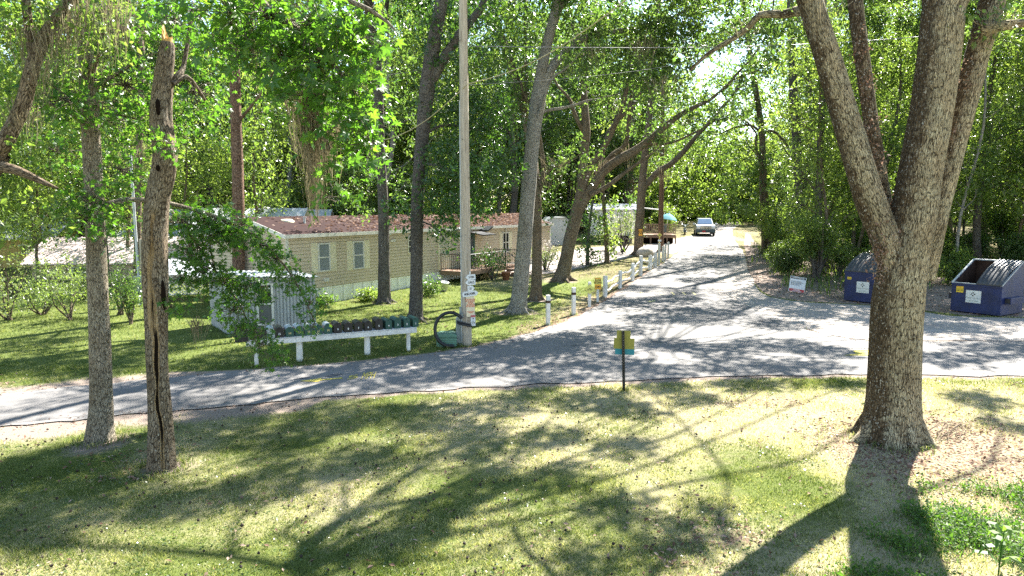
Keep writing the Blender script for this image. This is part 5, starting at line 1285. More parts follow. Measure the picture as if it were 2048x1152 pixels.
# lattice fence panels
q0 = P(337, 592); q1 = P(412, 588); la = math.atan2(q1[1] - q0[1], q1[0] - q0[0]); LW = float(np.hypot(*(q1 - q0)[:2])); o = empty('lattice_fence', q0, la, 'white diagonal lattice fence panel beside the dead trunk', 'fence'); LH = S(44, q0[1])
b = MB(); n = 15
for sgn in (-1, 1):
    for k in range(-8, n + 9):
        x0 = k * .17; pts = []
        a0, a1 = (x0, 0), (x0 + sgn * LH, LH)
        def clip(a, c):
            t0, t1 = 0.0, 1.0; d_ = c[0] - a[0]
            for lim, s in ((0, 1), (LW, -1)):
                va = s * (a[0] - lim); vc = s * (c[0] - lim)
                if va < 0 and vc < 0: return None
                if va < 0: t0 = max(t0, va / (va - vc))
                if vc < 0: t1 = min(t1, va / (va - vc))
            return (t0, t1) if t1 - t0 > .03 else None
        c_ = clip(a0, a1)
        if c_:
            t0, t1 = c_; p0 = Vector((a0[0] + (a1[0] - a0[0]) * t0, .006 * sgn, LH * t0)); p1 = Vector((a0[0] + (a1[0] - a0[0]) * t1, .006 * sgn, LH * t1))
            d_ = (p1 - p0); nn = Vector((-d_.z, 0, d_.x)).normalized() * .02
            b.add([p0 - nn + Vector((0, -.005, 0)), p0 + nn + Vector((0, -.005, 0)), p1 + nn + Vector((0, -.005, 0)), p1 - nn + Vector((0, -.005, 0)), p0 - nn + Vector((0, .005, 0)), p0 + nn + Vector((0, .005, 0)), p1 + nn + Vector((0, .005, 0)), p1 - nn + Vector((0, .005, 0))], [(0, 3, 2, 1), (4, 5, 6, 7), (0, 1, 5, 4), (2, 3, 7, 6), (1, 2, 6, 5), (3, 0, 4, 7)])
b.build('lattice', M['white'], o)
b = MB(); b.box((LW / 2, 0, LH), (LW + .1, .05, .06)); b.box((LW / 2, 0, .05), (LW + .1, .05, .06))
for x in (-.04, LW * .5, LW + .04): b.box((x, .03, LH / 2 - .1), (.08, .06, LH + .25))
b.build('frame', M['white'], o)
# service mast with meter box
q = P(287, 612); o = empty('service_mast', q, 0, 'grey metal service mast with weathered meter box behind the dead trunk', 'utility pole')
b = MB(); b.cyl((-.12, 0, -.2), (-.14, 0, S(300, q[1])), .055, n=10); b.build('mast', M['galv'], o); b = MB(); b.box((.08, .1, S(90, q[1]) / 2), (.2, .2, S(180, q[1]) * 1.0)); b.build('timber', M['polewood'], o)
b = MB(); b.box((-.1, -.06, S(42, q[1])), (S(18, q[1]), .16, S(38, q[1])), bev=.015); b.box((-.1, -.15, S(50, q[1])), (.2, .05, .22)); b.build('meter_box', M['greybox'], o)
# grey tarp over a low frame, blue bundle, wooden stick, bin, boulder, pot
q = P(395, 560); q = np.array([at(395, 540, 31)[0], 31, 0.03]); o = empty('covered_frame', q, R(12), 'grey tarp stretched over a low frame beside the lattice', 'tarp')
b = MB(); vs = []; m = 12
for j in range(m + 1):
    for k in range(m + 1):
        x = -1.6 + 3.2 * j / m; y = -1.0 + 2.0 * k / m; z = 1.62 - .55 * abs(y) - .10 * x + .05 * math.sin(x * 5 + y * 3); vs.append((x, y, z))
b.add(vs, [(j * (m + 1) + k, (j + 1) * (m + 1) + k, (j + 1) * (m + 1) + k + 1, j * (m + 1) + k + 1) for j in range(m) for k in range(m)], 0, True); b.build('tarp', M['tarp'], o)
b = MB()
for x in (-1.5, 1.5):
    for y in (-.95, .95): MB().cyl((x, y, -.1), (x, y, 1.62 - .55 * abs(y) - .1 * x), .03, n=6).build('leg', M['galv'], o)
q = P(449, 618); o = empty('blue_bundle', q, 0, 'small crumpled blue tarp bundle beside the metal shed', 'tarp'); b = MB(); b.lathe([(.0, .34), (.12, .33), (.22, .22), (.27, .08), (.25, 0)], (0, 0, 0), 9); b.lathe([(.0, .42), (.06, .40), (.1, .32)], (.05, .02, 0), 7); b.build('tarp', M['bluetarp'], o)
q = P(888, 582); o = empty('white_bucket', q, R(20), 'tipped white bucket under the porch edge', 'bucket'); o.rotation_euler = (R(10), R(8), 0); b = MB(); b.lathe([(0, 0), (.16, 0), (.19, .42), (.2, .42), (.2, .46), (.18, .46), (.17, .05), (0, .05)], (0, 0, 0), 16); b.build('pail', M['white'], o); b = MB(); b.path([(.19 * math.cos(t), .04 - .12 * math.sin(t), .44 - .12 * math.sin(t)) for t in np.linspace(0, math.pi, 10)], .006, 5); b.build('handle', M['galv'], o)
q = P(1291, 513); o = empty('boulder', q, R(30), 'pale rounded boulder at the foot of the trunk with the orange sign', 'rock'); bm = bmesh.new(); bmesh.ops.create_icosphere(bm, subdivisions=3, radius=1)
for v in bm.verts: k_ = 1 + .25 * (float(vnoise(v.co.x * 1.3 + 20, v.co.y * 1.3 + v.co.z * .7 + 20)) - .5); v.co = Vector((v.co.x * .75 * k_, v.co.y * .55 * k_, max(-.3, v.co.z * .5 * k_) + .22))
me = bpy.data.meshes.new('boulder'); bm.to_mesh(me); bm.free(); me.materials.append(M['rock']); [setattr(p_, 'use_smooth', True) for p_ in me.polygons]; link('stone', me, o)
q = P(1012, 560); o = empty('flower_pot', q, 0, 'terracotta flower pot beside the porch steps', 'pot'); b = MB(); b.lathe([(0, 0), (.16, 0), (.24, .38), (.26, .38), (.26, .46), (.22, .46), (.2, .4), (0, .38)], (0, 0, 0), 16); b.build('pot', M['terracotta'], o)
# ------------------------------------------------------------------ trees seen one by one
def base_of(px, py): q = P(px, py); return np.array([q[0], q[1], q[2]])
def dirto(pts): v = np.array(pts[-1]) - np.array(pts[-2]); return v / np.linalg.norm(v)
def grow_from(t, pts, rad, L=3.0, lv=3, **kw): t.grow(pts[-1], dirto(pts), rad[-1], L, lv, **kw)

# --- big forked oak on the right
b = base_of(1782, 878); Y = b[1]
t = Tree('oak_tree', 'massive forked oak on the right with plated lichen bark', b, M['bark_oak'], M['leaf_oak'], 31, n=64, step=.07, amp=.07); t.ws = .93
t.px([(1782, 905, 122), (1782, 870, 118), (1786, 800, 108), (1790, 700, 103), (1796, 600, 103), (1808, 520, 94), (1826, 440, 90), (1844, 330, 84), (1864, 220, 80), (1880, 100, 82), (1886, 20, 80)], Y, flare=.48, flareh=.40)
t.k += 3
for a, rl, r0 in ((3.35, .50, .17), (4.1, .28, .15), (4.8, .30, .15), (5.6, .36, .16), (.15, .40, .16), (2.5, .3, .14)):
    o_ = np.array([math.cos(a), math.sin(a), 0]); q_ = t.base; t.limb([q_ + o_ * .30 + (0, 0, .48), q_ + o_ * .46 + (0, 0, .16), q_ + o_ * (.46 + rl * .4) + (0, 0, .02), q_ + o_ * (.46 + rl) + (0, 0, -.12)], [r0, r0 * .95, r0 * .62, r0 * .3], n=14, step=.08)
pA, rA = t.px([(1797, 600, 50), (1774, 490, 58), (1740, 400, 60), (1710, 300, 56), (1678, 190, 52), (1648, 90, 50), (1620, 0, 48), (1590, -90, 42, -.2)], Y, n=44)
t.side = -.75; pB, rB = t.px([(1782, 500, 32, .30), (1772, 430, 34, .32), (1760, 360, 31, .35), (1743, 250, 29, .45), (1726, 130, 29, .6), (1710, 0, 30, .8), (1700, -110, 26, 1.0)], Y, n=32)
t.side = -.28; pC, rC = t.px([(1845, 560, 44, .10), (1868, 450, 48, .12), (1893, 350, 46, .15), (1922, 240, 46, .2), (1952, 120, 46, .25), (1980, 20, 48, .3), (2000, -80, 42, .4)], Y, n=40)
t.side = 0.0; pD, rD = t.px([(1884, 40, 72), (1900, 0, 68), (1950, -60, 60, .2), (2030, -150, 60, .5)], Y, n=36)
pE, rE = t.px([(1880, 40, 60), (1872, -60, 66, .2), (1850, -190, 54, .8)], Y, n=32)
# mossy ferny ridge along the second stem and in the fork (resurrection fern and dead leaves)
for pts, r in ((pB, rB),): pass
t.px([(1640, 40, 26), (1610, 20, 22, .2), (1570, 28, 18, .5), (1520, 30, 15, .8), (1500, 52, 13, 1.0), (1470, 75, 11, 1.3), (1420, 105, 9, 1.6), (1380, 140, 6, 2.0)], Y, n=10, step=.2)
t.px([(1960, 60, 30), (2000, 52, 22, -.1), (2060, 45, 16, -.2), (2140, 40, 12, -.3)], Y, n=12, step=.2)
for pp, rr_, L in ((pA, rA, 2.6), (pB, rB, 2.4), (pC, rC, 2.6), (pD, rD, 2.4), (pE, rE, 2.6)): grow_from(t, pp, rr_, L, 2, up=.10)
t.leaf_tips(9, 9, .13, .8, keep=.55)
t.pxclump(1560, 60, 40, 30, Y + .6, 8, size=.09, per=7); t.pxclump(1400, 130, 50, 40, Y + 1.8, 10, size=.09, per=7); t.pxclump(2030, 30, 50, 30, Y, 10, size=.09, per=7); t.pxclump(1960, 10, 60, 20, Y - .3, 8, size=.09, per=7)
# high limbs added out of view over the road to throw broken shade on the lawn
def sky_over(px, py, h): g = P(px, py); return g + SUN / SUN[2] * h
shade = [(430, 845, 14.5, 1.1), (640, 855, 14.2, 1.0), (850, 835, 14, 1.2), (1010, 812, 13.4, 1.0), (1180, 800, 13, 1.1), (1330, 775, 12.4, .9), (1480, 772, 12.4, .8), (720, 925, 13.8, 1.0), (930, 900, 13.4, .9), (1090, 880, 13, .8), (1250, 900, 12.6, .55),
         (560, 965, 14.6, 1.0), (400, 1000, 15, .8), (230, 950, 15.4, .9), (60, 930, 15.8, 1.0), (60, 1070, 15.4, .7), (970, 965, 13, .7), (860, 1040, 12.6, .6), (760, 1110, 12.4, .45), (1230, 1020, 12, .6), (1400, 1050, 11.6, .55), (1330, 1100, 11.6, .5), (1180, 1130, 11.6, .45), (1960, 800, 12, .9), (1700, 772, 12, .7), (2010, 850, 12, .5), (480, 880, 14.3, .8), (330, 900, 14.8, .8), (560, 900, 14.2, .7), (760, 830, 14, .8), (940, 860, 13.6, .7), (1250, 820, 12.8, .8), (1400, 800, 12.4, .6), (1060, 775, 13.2, .8), (130, 1010, 15.6, .8), (280, 1010, 15.2, .7), (1560, 770, 12.2, .5), (0, 1010, 16, 1.0), (1120, 960, 12.6, .5)]
hubs = [np.array(pE[-1]) + (-1.2, 1.2, 1.6), np.array([3.8, 17.2, 12.4]), np.array([0.2, 18.6, 13.6]), np.array([-3.4, 19.4, 14.4])]
hubr = [.26, .17, .13, .10]
t.limb([pE[-1], hubs[0], .5 * (hubs[0] + hubs[1]) + (0, 0, .6), hubs[1], .5 * (hubs[1] + hubs[2]) + (0, .5, .3), hubs[2], .5 * (hubs[2] + hubs[3]) + (0, -.3, .4), hubs[3]], [.17, .13, .10, .075, .065, .06, .05, .04], n=12, step=.5)
for i, (px, py, h, r) in enumerate(shade):
    r *= .66; c = sky_over(px, py, h); k = int(np.argmin([np.linalg.norm(c - q) for q in hubs]))
    t.reach(hubs[k], c, max(.035, hubr[k] * .38), .5, 0, 1.0)
    t.clump(c, (r, r * .9, r * .55), int(75 * r * r + 5), 12, .15, L=.35, shell=.1)
# and a second set of limbs added over the junction to shade the road
hub2 = [np.array([9.0, 17.5, 12.2]), np.array([10.2, 24.0, 13.6]), np.array([11.5, 31.0, 14.0])]
t.limb([pC[-1], .5 * (pC[-1] + hub2[0]) + (1.6, -.6, .4), hub2[0], .5 * (hub2[0] + hub2[1]) + (.5, 0, .3), hub2[1], .5 * (hub2[1] + hub2[2]) + (-.4, 0, .4), hub2[2]], [.06, .05, .04, .04, .035, .03, .025], n=12, step=.5)
rgq = np.random.default_rng(91)
for (px, py) in ((950, 735), (860, 755), (720, 768), (1060, 700), (1140, 680), (1120, 745), (1230, 662), (1215, 725), (1330, 690), (1310, 745), (1430, 705), (1540, 690), (1640, 705), (1490, 738), (1610, 738), (1900, 722), (1985, 702), (1310, 640), (1420, 625), (1850, 655), (1750, 640), (1620, 630), (1350, 600), (1250, 604), (1400, 562), (1500, 606), (1950, 660), (2060, 690), (1560, 652)):
    h = rgq.uniform(12.6, 14.6); c = sky_over(px, py, h); r = rgq.uniform(.75, 1.15); k = int(np.argmin([np.linalg.norm(c - q) for q in hub2]))
    t.reach(hub2[k], c, .05, .5, 0, 1.0); t.clump(c, (r * 1.1, r * .9, r * .5), int(42 * r * r + 6), 11, .17, L=.45, shell=.1)
t.tips = []
t.mosshang(at(1645, 10, Y - .3), .55, 70, .22, .004); t.mosshang(at(1990, 30, Y - .2), .5, 60, .2, .004); t.mosshang(at(1500, 50, Y + .9), .4, 40, .2, .004)
t.done()
# fern and leaf mould lodged in the fork
rg = np.random.default_rng(5); ac = Acc()
for (px, py, n, sx, dy) in ((1770, 470, 160, 26, -.18), (1758, 530, 160, 16, -.36), (1760, 410, 120, 14, .05), (1752, 330, 90, 12, .1), (1740, 260, 80, 12, .2), (1730, 180, 80, 12, .3), (1722, 90, 60, 12, .45), (1930, 150, 60, 12, .05), (1905, 260, 50, 12, .0)):
    c = at(px, py, Y + dy); ss, dd = sprays_in(rg, c, (S(sx, Y), .12, S(34, Y)), n // 4, .4); ac.add(*leaves_on(rg, ss, dd, .10, 5, .045))
o = ac.mesh('fern_mat', M['litter'], None); o.parent = t.o; o.matrix_parent_inverse = Matrix.Translation(-Vector(t.base)); o['label'] = 'brown fern and dead leaves lodged on the limbs'
# exposed roots and pine straw heap at the foot
# --- left pair: gum trunk and broken snag
b = base_of(200, 880); Y1 = b[1]
t = Tree('sweetgum_tree', 'tall straight sweetgum left of the dead trunk, with a leafy bough arching to the mailboxes', b, M['bark_gum'], M['leaf_gum'], 41, n=40, step=.09, amp=.07); t.mul = 1.5; t.mulc = 1.9; t.ws = .9
pT, rT = t.px([(200, 898, 58), (201, 870, 54), (203, 800, 47), (199, 650, 42), (193, 500, 39), (186, 350, 37), (178, 200, 36), (172, 60, 34), (168, -80, 32)], Y1, flare=.3, flareh=.3)
grow_from(t, pT, rT, 2.6, 2, up=.12)
for z0, a, L in ((6.9, 2.6, 2.2), (7.6, .4, 2.4), (8.4, 4.2, 2.2), (6.2, 5.2, 1.8)):
    q = at(176, 140, Y1); q[2] = z0; t.grow(q, (math.cos(a), math.sin(a), .35), .07, L, 1)
t.leaf_tips(7, 7, .16, .8, True, .8)
# bough that arches right in front of the shed
bough = [(188, 420, 15), (250, 400, 12, .1), (330, 405, 10, .5), (420, 430, 8, 1.0), (500, 465, 6.5, 1.5), (560, 520, 5, 2.0), (600, 580, 4, 2.4), (628, 640, 2.5, 2.7)]
t.px(bough, Y1, n=8, step=.2, amp=.05)
t.px([(330, 405, 7, .5), (380, 470, 5.5, .9), (430, 540, 4.5, 1.3), (480, 610, 3.5, 1.8), (515, 690, 2, 2.2), (545, 715, 1.5, 2.4)], Y1, n=8, step=.2, amp=.05)
t.px([(430, 540, 4, 1.3), (420, 480, 3.4, 1.2), (455, 500, 2.5, 1.4)], Y1, n=6, step=.2)
for (px, py, rx, ry, dy, n) in ((360, 440, 40, 22, .6, 26), (410, 440, 45, 22, 1.0, 34), (470, 455, 40, 18, 1.3, 30), (440, 475, 45, 18, 1.2, 30), (520, 490, 30, 16, 1.7, 22), (555, 515, 30, 20, 2.0, 22), (590, 555, 22, 25, 2.3, 18), (620, 605, 16, 25, 2.6, 13), (628, 650, 10, 25, 2.7, 8),
                              (380, 500, 35, 25, .9, 26), (410, 540, 32, 25, 1.1, 24), (445, 560, 34, 28, 1.4, 28), (490, 570, 32, 24, 1.7, 24), (470, 620, 30, 25, 1.7, 22), (500, 650, 24, 22, 2.0, 18), (520, 690, 20, 20, 2.2, 14), (545, 715, 16, 10, 2.4, 9), (365, 560, 24, 18, .8, 12), (350, 600, 14, 12, .6, 7), (525, 580, 18, 18, 1.9, 10)):
    t.pxclump(px, py, rx, ry, Y1 + dy, int(n * .8), dep=.45, per=7, size=.11, star=True, L=.28, droop=.45)
# lower boughs with stars between the two trunks and left
for (px, py, rx, ry, dy, n) in ((60, 190, 70, 40, -.6, 30), (140, 200, 60, 30, -.9, 26), (250, 170, 60, 40, .4, 34), (230, 240, 50, 35, .8, 26), (100, 110, 70, 40, .5, 30), (30, 60, 50, 50, .2, 24), (150, 40, 60, 40, .2, 26), (250, 60, 50, 40, -.3, 26), (190, 395, 40, 30, -.6, 22), (170, 440, 30, 24, -.7, 14), (240, 340, 45, 30, .6, 20), (110, 300, 40, 30, .8, 16), (330, 240, 60, 30, 1.0, 26), (390, 180, 50, 45, .8, 28), (430, 80, 50, 50, .5, 26), (350, 40, 50, 40, .6, 20)):
    t.pxclump(px, py, rx, ry, Y1 + dy, int(n * .8), dep=.6, per=8, size=.12, star=True, L=.36, droop=.3)
for (pp) in ([(182, 260, 12), (130, 220, 8, -.4), (60, 195, 5, -.7), (10, 180, 3, -.8)], [(178, 180, 12), (230, 150, 8, .3), (300, 110, 6, .7), (390, 90, 4, .9), (450, 70, 3, .7)], [(180, 220, 10), (240, 230, 6, .6), (330, 245, 4, 1.0), (400, 200, 3, .9)], [(188, 400, 8, -.2), (180, 410, 5, -.5), (165, 430, 3, -.7)]): t.px(pp, Y1, n=7, step=.25, amp=.05)
t.mosshang(at(395, 640, Y1 + 1.0), .55, 60, .10, .006); t.mosshang(at(400, 585, Y1 + 1.0), .3, 20, .05, .005); t.mosshang(at(505, 655, Y1 + 2.0), .5, 40, .08, .006)
for (px, py, L, n) in ((175, 60, 1.4, 120), (165, 130, 1.3, 110), (190, 200, 1.0, 90), (280, 30, 1.0, 70), (100, 60, 1.1, 80), (60, 120, .9, 60)): t.mosshang(at(px, py, Y1 - .25), L * .65, int(n * .5), .2, .0045)
t.done()

b = base_of(322, 938); Y2 = b[1]
def snagprof(TH, SS, RR):
    # long split down the near side, knots and a burl
    a = (TH - 4.93 + math.pi) % (2 * math.pi) - math.pi      # angle from the side that faces the camera
    c = .34 * np.sin(SS * 1.3 + .6) + .16 * np.sin(SS * 3.7) + .07 * np.sin(SS * 9.1)
    wdt = np.where(SS < 1.3, .26, np.where(SS < 4.2, .42 + .22 * np.sin(SS * 2.9) + .10 * np.sin(SS * 7.7), 0))
    g = np.exp(-((a - c) / np.maximum(wdt, .02)) ** 4) * (wdt > 0) * np.clip((4.35 - SS) * 3, 0, 1)
    RR = RR * (1 - .34 * g)
    RR = RR * (1 + .24 * np.exp(-((SS - 4.75) / .3) ** 2) * np.exp(-((TH - 5.9) / .8) ** 2))
    RR = RR * (1 + .06 * np.sin(SS * 2.1 + 1) + .05 * np.sin(TH * 3 + SS))
    return RR
t = Tree('dead_trunk', 'broken dead trunk with a long dark hollow split and a snapped pale top', b, M['bark_brown'], M['leaf_gum'], 43, cat='dead tree', n=72, step=.045, amp=.06)
V, Fq, co, pp, rr_ = tube([at(x, y, Y2) - t.base for x, y in ((322, 956), (321, 920), (320, 850), (316, 760), (314, 660), (312, 560), (311, 470), (316, 400), (331, 320), (322, 240), (326, 160), (333, 100), (334, 84))], [S(w / 2, Y2) for w in (55, 51, 47, 44, 43, 44, 44, 46, 46, 39, 33, 27, 22)], 72, .045, .10, 3.3, .12, .35, snagprof)
t.k += 1
cV = V.reshape(-1, 72, 3); cen = pp
rad_ = np.linalg.norm(cV - cen[:, None, :], axis=2); base_r = rr_[:, None]
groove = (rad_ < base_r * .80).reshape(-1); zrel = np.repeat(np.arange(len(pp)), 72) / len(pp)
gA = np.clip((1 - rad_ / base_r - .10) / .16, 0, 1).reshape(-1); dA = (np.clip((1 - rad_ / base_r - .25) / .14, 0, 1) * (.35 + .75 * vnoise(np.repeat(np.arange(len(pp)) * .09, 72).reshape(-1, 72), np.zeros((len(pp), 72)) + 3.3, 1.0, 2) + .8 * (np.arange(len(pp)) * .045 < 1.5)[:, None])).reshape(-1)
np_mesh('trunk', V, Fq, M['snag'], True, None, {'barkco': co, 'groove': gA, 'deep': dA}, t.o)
# splintered top: a jagged shell of fresh wood
rg = np.random.default_rng(8); b_ = MB(); c0 = Vector(at(334, 88, Y2) - t.base); n = 22; r0 = S(10.6, Y2); vs = []
for k in range(n):
    a = 2 * math.pi * k / n; hz = S(7, Y2) + S(30, Y2) * max(0, math.cos(a - 2.9)) ** 1.5 * rg.uniform(.75, 1.1) + S(9, Y2) * (k % 2) * rg.random()
    vs += [c0 + Vector((math.cos(a) * r0, math.sin(a) * r0, -.06)), c0 + Vector((math.cos(a) * r0 * .86 + .012, math.sin(a) * r0 * .86, hz)), c0 + Vector((math.cos(a) * r0 * .45 + .01, math.sin(a) * r0 * .45, hz * .72 + S(5, Y2) * rg.random()))]
vs.append(c0 + Vector((-.02, 0, S(12, Y2))))
fs = []
for k in range(n):
    i, j = 3 * k, 3 * ((k + 1) % n); fs += [(i, j, j + 1, i + 1), (i + 1, j + 1, j + 2, i + 2), (i + 2, j + 2, 3 * n)]
b_.add(vs, fs); b_.build('splintered_top', M['freshwood'], t.o)
# black lumps stand in for the shade of knot holes on the near face
for (px, py, w_, h_) in ((316, 214, 4.5, 16), (317, 336, 5, 7), (327, 590, 4, 30)):
    b_ = MB()
    c = Vector(at(px, py, Y2 - S(20, Y2)) - t.base); m_ = Matrix.Translation(c) @ Matrix.Diagonal((S(w_, Y2), .045, S(h_, Y2), 1)); bmx = bmesh.new(); bmesh.ops.create_icosphere(bmx, subdivisions=2, radius=1); bmx.verts.index_update()
    for v in bmx.verts: v.co *= 1 + .22 * float(vnoise(v.co.x * 3 + px, v.co.z * 3 + py) - .5)
    b_.add([v.co.copy() for v in bmx.verts], [[v.index for v in f.verts] for f in bmx.faces], 0, True, m_); bmx.free(); b_.build('hollow', M['hollow'], t.o)
# stub branch on the right and sprigs
t.px([(344, 165, 16, .05), (358, 150, 14, .1), (366, 135, 10, .2), (376, 80, 8, .3), (384, 20, 7, .4)], Y2, n=8, step=.1); t.px([(346, 168, 10), (372, 152, 8, .15), (384, 160, 6, .2), (410, 200, 5, .5)], Y2, n=8, step=.1)
t.pxclump(326, 285, 18, 12, Y2 - .3, 5, dep=.15, per=6, size=.10, star=True, L=.18); t.pxclump(340, 610, 12, 10, Y2 - .25, 3, dep=.1, per=5, size=.08, star=True, L=.15)
V, Fq, co = (np.concatenate(t.T.V), np.concatenate(t.T.F), np.concatenate(t.T.C)); np_mesh('broken_branch', V, Fq, M['bark_brown'], True, None, {'barkco': co[:, :3]}, t.o)
t.T = Acc(); t.done()

# --- oak at the left edge, limbs only
b = np.array([-8.9, 9.4, 0]); Yl = 9.6
t = Tree('leaning_oak', 'oak at the left frame edge with mossy limbs and a dead stub pointing right', b, M['bark_brown'], M['leaf_bright'], 47, n=24, step=.12, amp=.10)
t.limb([b - (0, 0, .2), b + (0, 0, 1.2), b + (.25, 0, 3.0), at(-50, 370, Yl), at(-4, 305, Yl)], [.28, .23, .2, .18, .15], flare=.5); t.ws = .74
pa, ra_ = t.px([(-8, 310, 46), (20, 265, 42), (45, 210, 36), (62, 150, 34), (78, 95, 34), (110, 40, 28), (150, -10, 22), (200, -60, 18)], Yl)
t.px([(70, 120, 26), (58, 60, 22), (52, 0, 20), (50, -60, 16)], Yl)
t.px([(-15, 330, 34), (25, 338, 26), (60, 352, 20), (90, 366, 14), (116, 377, 5)], Yl - .1)
t.px([(95, 55, 16), (130, 20, 14, .2), (180, -20, 12, .4)], Yl)
grow_from(t, pa, ra_, 2.2, 2); t.leaf_tips(8, 9, .09, .7, keep=.7)
for (px, py, rx, ry, n) in ((20, 40, 60, 60, 40), (90, 10, 70, 30, 40), (180, 20, 60, 40, 30), (30, 140, 40, 40, 20), (140, 70, 40, 40, 18), (0, 240, 30, 50, 14), (40, 420, 50, 30, 20), (20, 300, 26, 26, 8)): t.pxclump(px, py, rx, ry, Yl + .3, n, per=8, size=.085, dep=.5)
for (px, py, L, n) in ((100, 60, 1.2, 160), (75, 130, 1.0, 120), (130, 30, 1.3, 150), (50, 220, .9, 110), (40, 60, 1.1, 100), (160, 0, 1.2, 120), (30, 200, .6, 50), (225, 10, 1.5, 120)): t.mosshang(at(px, py, Yl - .1), L * .6, int(n * .6), .16, .004)
t.done()

# --- near sweetgum boughs hanging into the top of the picture; its stem stands outside to the left
Yg = 8.2; b = np.array([-6.9, 7.2, 0])
t = Tree('sweetgum_tree', 'near sweetgum whose bright star leaved boughs hang into the top left centre', b, M['bark_gum'], M['leaf_gum'], 53, n=20, step=.2, amp=.06); t.mul = 1.5; t.mulc = 1.9; t.ws = .9
t.limb([b - (0, 0, .2), b + (0, 0, 2), b + (.05, .1, 5), b + (.1, .2, 8.2), b + (.2, .3, 12)], [.24, .2, .18, .15, .10], flare=.4)
st = b + np.array([.1, .2, 8.2])
t.limb([st, at(420, -60, Yg), at(540, 20, Yg), at(640, 100, Yg), at(720, 200, Yg), at(752, 290, Yg)], [.09, .065, .045, .03, .018, .008], n=8, step=.2)
t.limb([at(540, 20, Yg), at(600, 60, Yg + .3), at(625, 140, Yg + .4), at(640, 230, Yg + .4), at(660, 300, Yg + .4)], [.04, .03, .025, .018, .01], n=8, step=.2)
t.limb([at(420, -60, Yg), at(600, -30, Yg - .3), at(740, 20, Yg - .3), at(790, 60, Yg - .3)], [.05, .04, .025, .01], n=8, step=.2)
for (px, py, rx, ry, n) in ((470, 40, 60, 40, 34), (540, 30, 60, 40, 36), (620, 40, 60, 45, 40), (690, 60, 55, 45, 36), (560, 110, 50, 40, 26), (640, 130, 50, 45, 30), (700, 160, 40, 45, 28), (620, 200, 45, 40, 22), (720, 235, 30, 40, 18), (740, 290, 26, 35, 14), (690, 270, 35, 30, 14), (735, 90, 25, 40, 12), (500, 110, 40, 30, 14), (668, 330, 20, 14, 6), (655, 395, 16, 14, 5), (745, 20, 25, 25, 8), (405, 20, 50, 30, 18)):
    t.pxclump(px, py, rx, ry, Yg, int(n * .62), dep=.5, per=6, size=.135, star=True, L=.32, droop=.45)
t.mosshang(at(625, 175, Yg + .5), 1.75, 200, .09, .004); t.mosshang(at(620, 230, Yg + .5), 1.3, 120, .06, .004); t.mosshang(at(600, 200, Yg + .5), .9, 90, .10, .006); t.mosshang(at(655, 250, Yg + .5), .8, 90, .08, .006); t.mosshang(at(510, 60, Yg + .6), .8, 70, .15, .006)
t.limb([at(640, 130, Yg + .4), at(628, 170, Yg + .5), at(618, 225, Yg + .5)], [.02, .018, .01], n=6)
t.done()

# --- middle ground trunks
def mid(name, label, px, py, seq, bark, leaf, seed, limbs=(), top=(3.2, 2), clumps=(), moss=(), tipargs=(9, 10, .15, .85), keep=.8, flare=.35, size=.14, grp=None, star=False, n=22, ws=.84, cm=2.8, shade_px=()):
    b = base_of(px, py); Yb = b[1]
    t = Tree(name, label, b, bark, leaf, seed, n=n, step=.22, amp=.08, group=grp)
    t.ws = ws; t.mulc = cm
    rs_ = np.random.default_rng(seed); rb_ = S(seq[1][2] / 2, Yb) * ws
    for a in np.arange(5) * 1.257 + rs_.random():
        o_ = np.array([math.cos(a), math.sin(a), 0]); t.limb([b + o_ * rb_ * .55 + (0, 0, rb_ * 1.3), b + o_ * rb_ * 1.05 + (0, 0, rb_ * .4), b + o_ * rb_ * (1.7 + rs_.random()) + (0, 0, -.05)], [rb_ * .36, rb_ * .33, rb_ * .1], n=8, step=.15)
    pts, rad = t.px(seq, Yb, flare=flare, flareh=.4)
    if top: grow_from(t, pts, rad, top[0], top[1], up=.1)
    for lm in limbs:
        lp, lr = t.px(lm[0], Yb, n=12)
        if lm[1]: t.grow(lp[-1], dirto(lp), lr[-1], lm[1], lm[2])
    rs = np.random.default_rng(seed + 5)
    for (sx_, sy_) in shade_px:  # boughs and leaf clumps added overhead to shade the given lawn spots
        c = sky_over(sx_, sy_, rs.uniform(11.5, 14.5)); r = rs.uniform(.7, 1.1); t.reach(np.array(pts[-1]) + (0, .3, .3), c, .05, .6, 0, 1.0); t.clump(c, (r * 1.2, r, r * .5), int(22 * r * r + 3), 11, .18, L=.5, shell=.1)
    if shade_px: t.tips = [q_ for q_ in t.tips if rs.random() < .5]
    t.leaf_tips(*tipargs, keep=keep)
    for (cx, cy, rx, ry, dy, k) in clumps: t.pxclump(cx, cy, rx, ry, Yb + dy, k, dep=1.1, per=11, size=size, L=.5, star=star)
    for (cx, cy, L, k) in moss: t.mosshang(at(cx, cy, Yb - .3), L * .7, int(k * 1.5), .4, .009)
    t.done(); return t

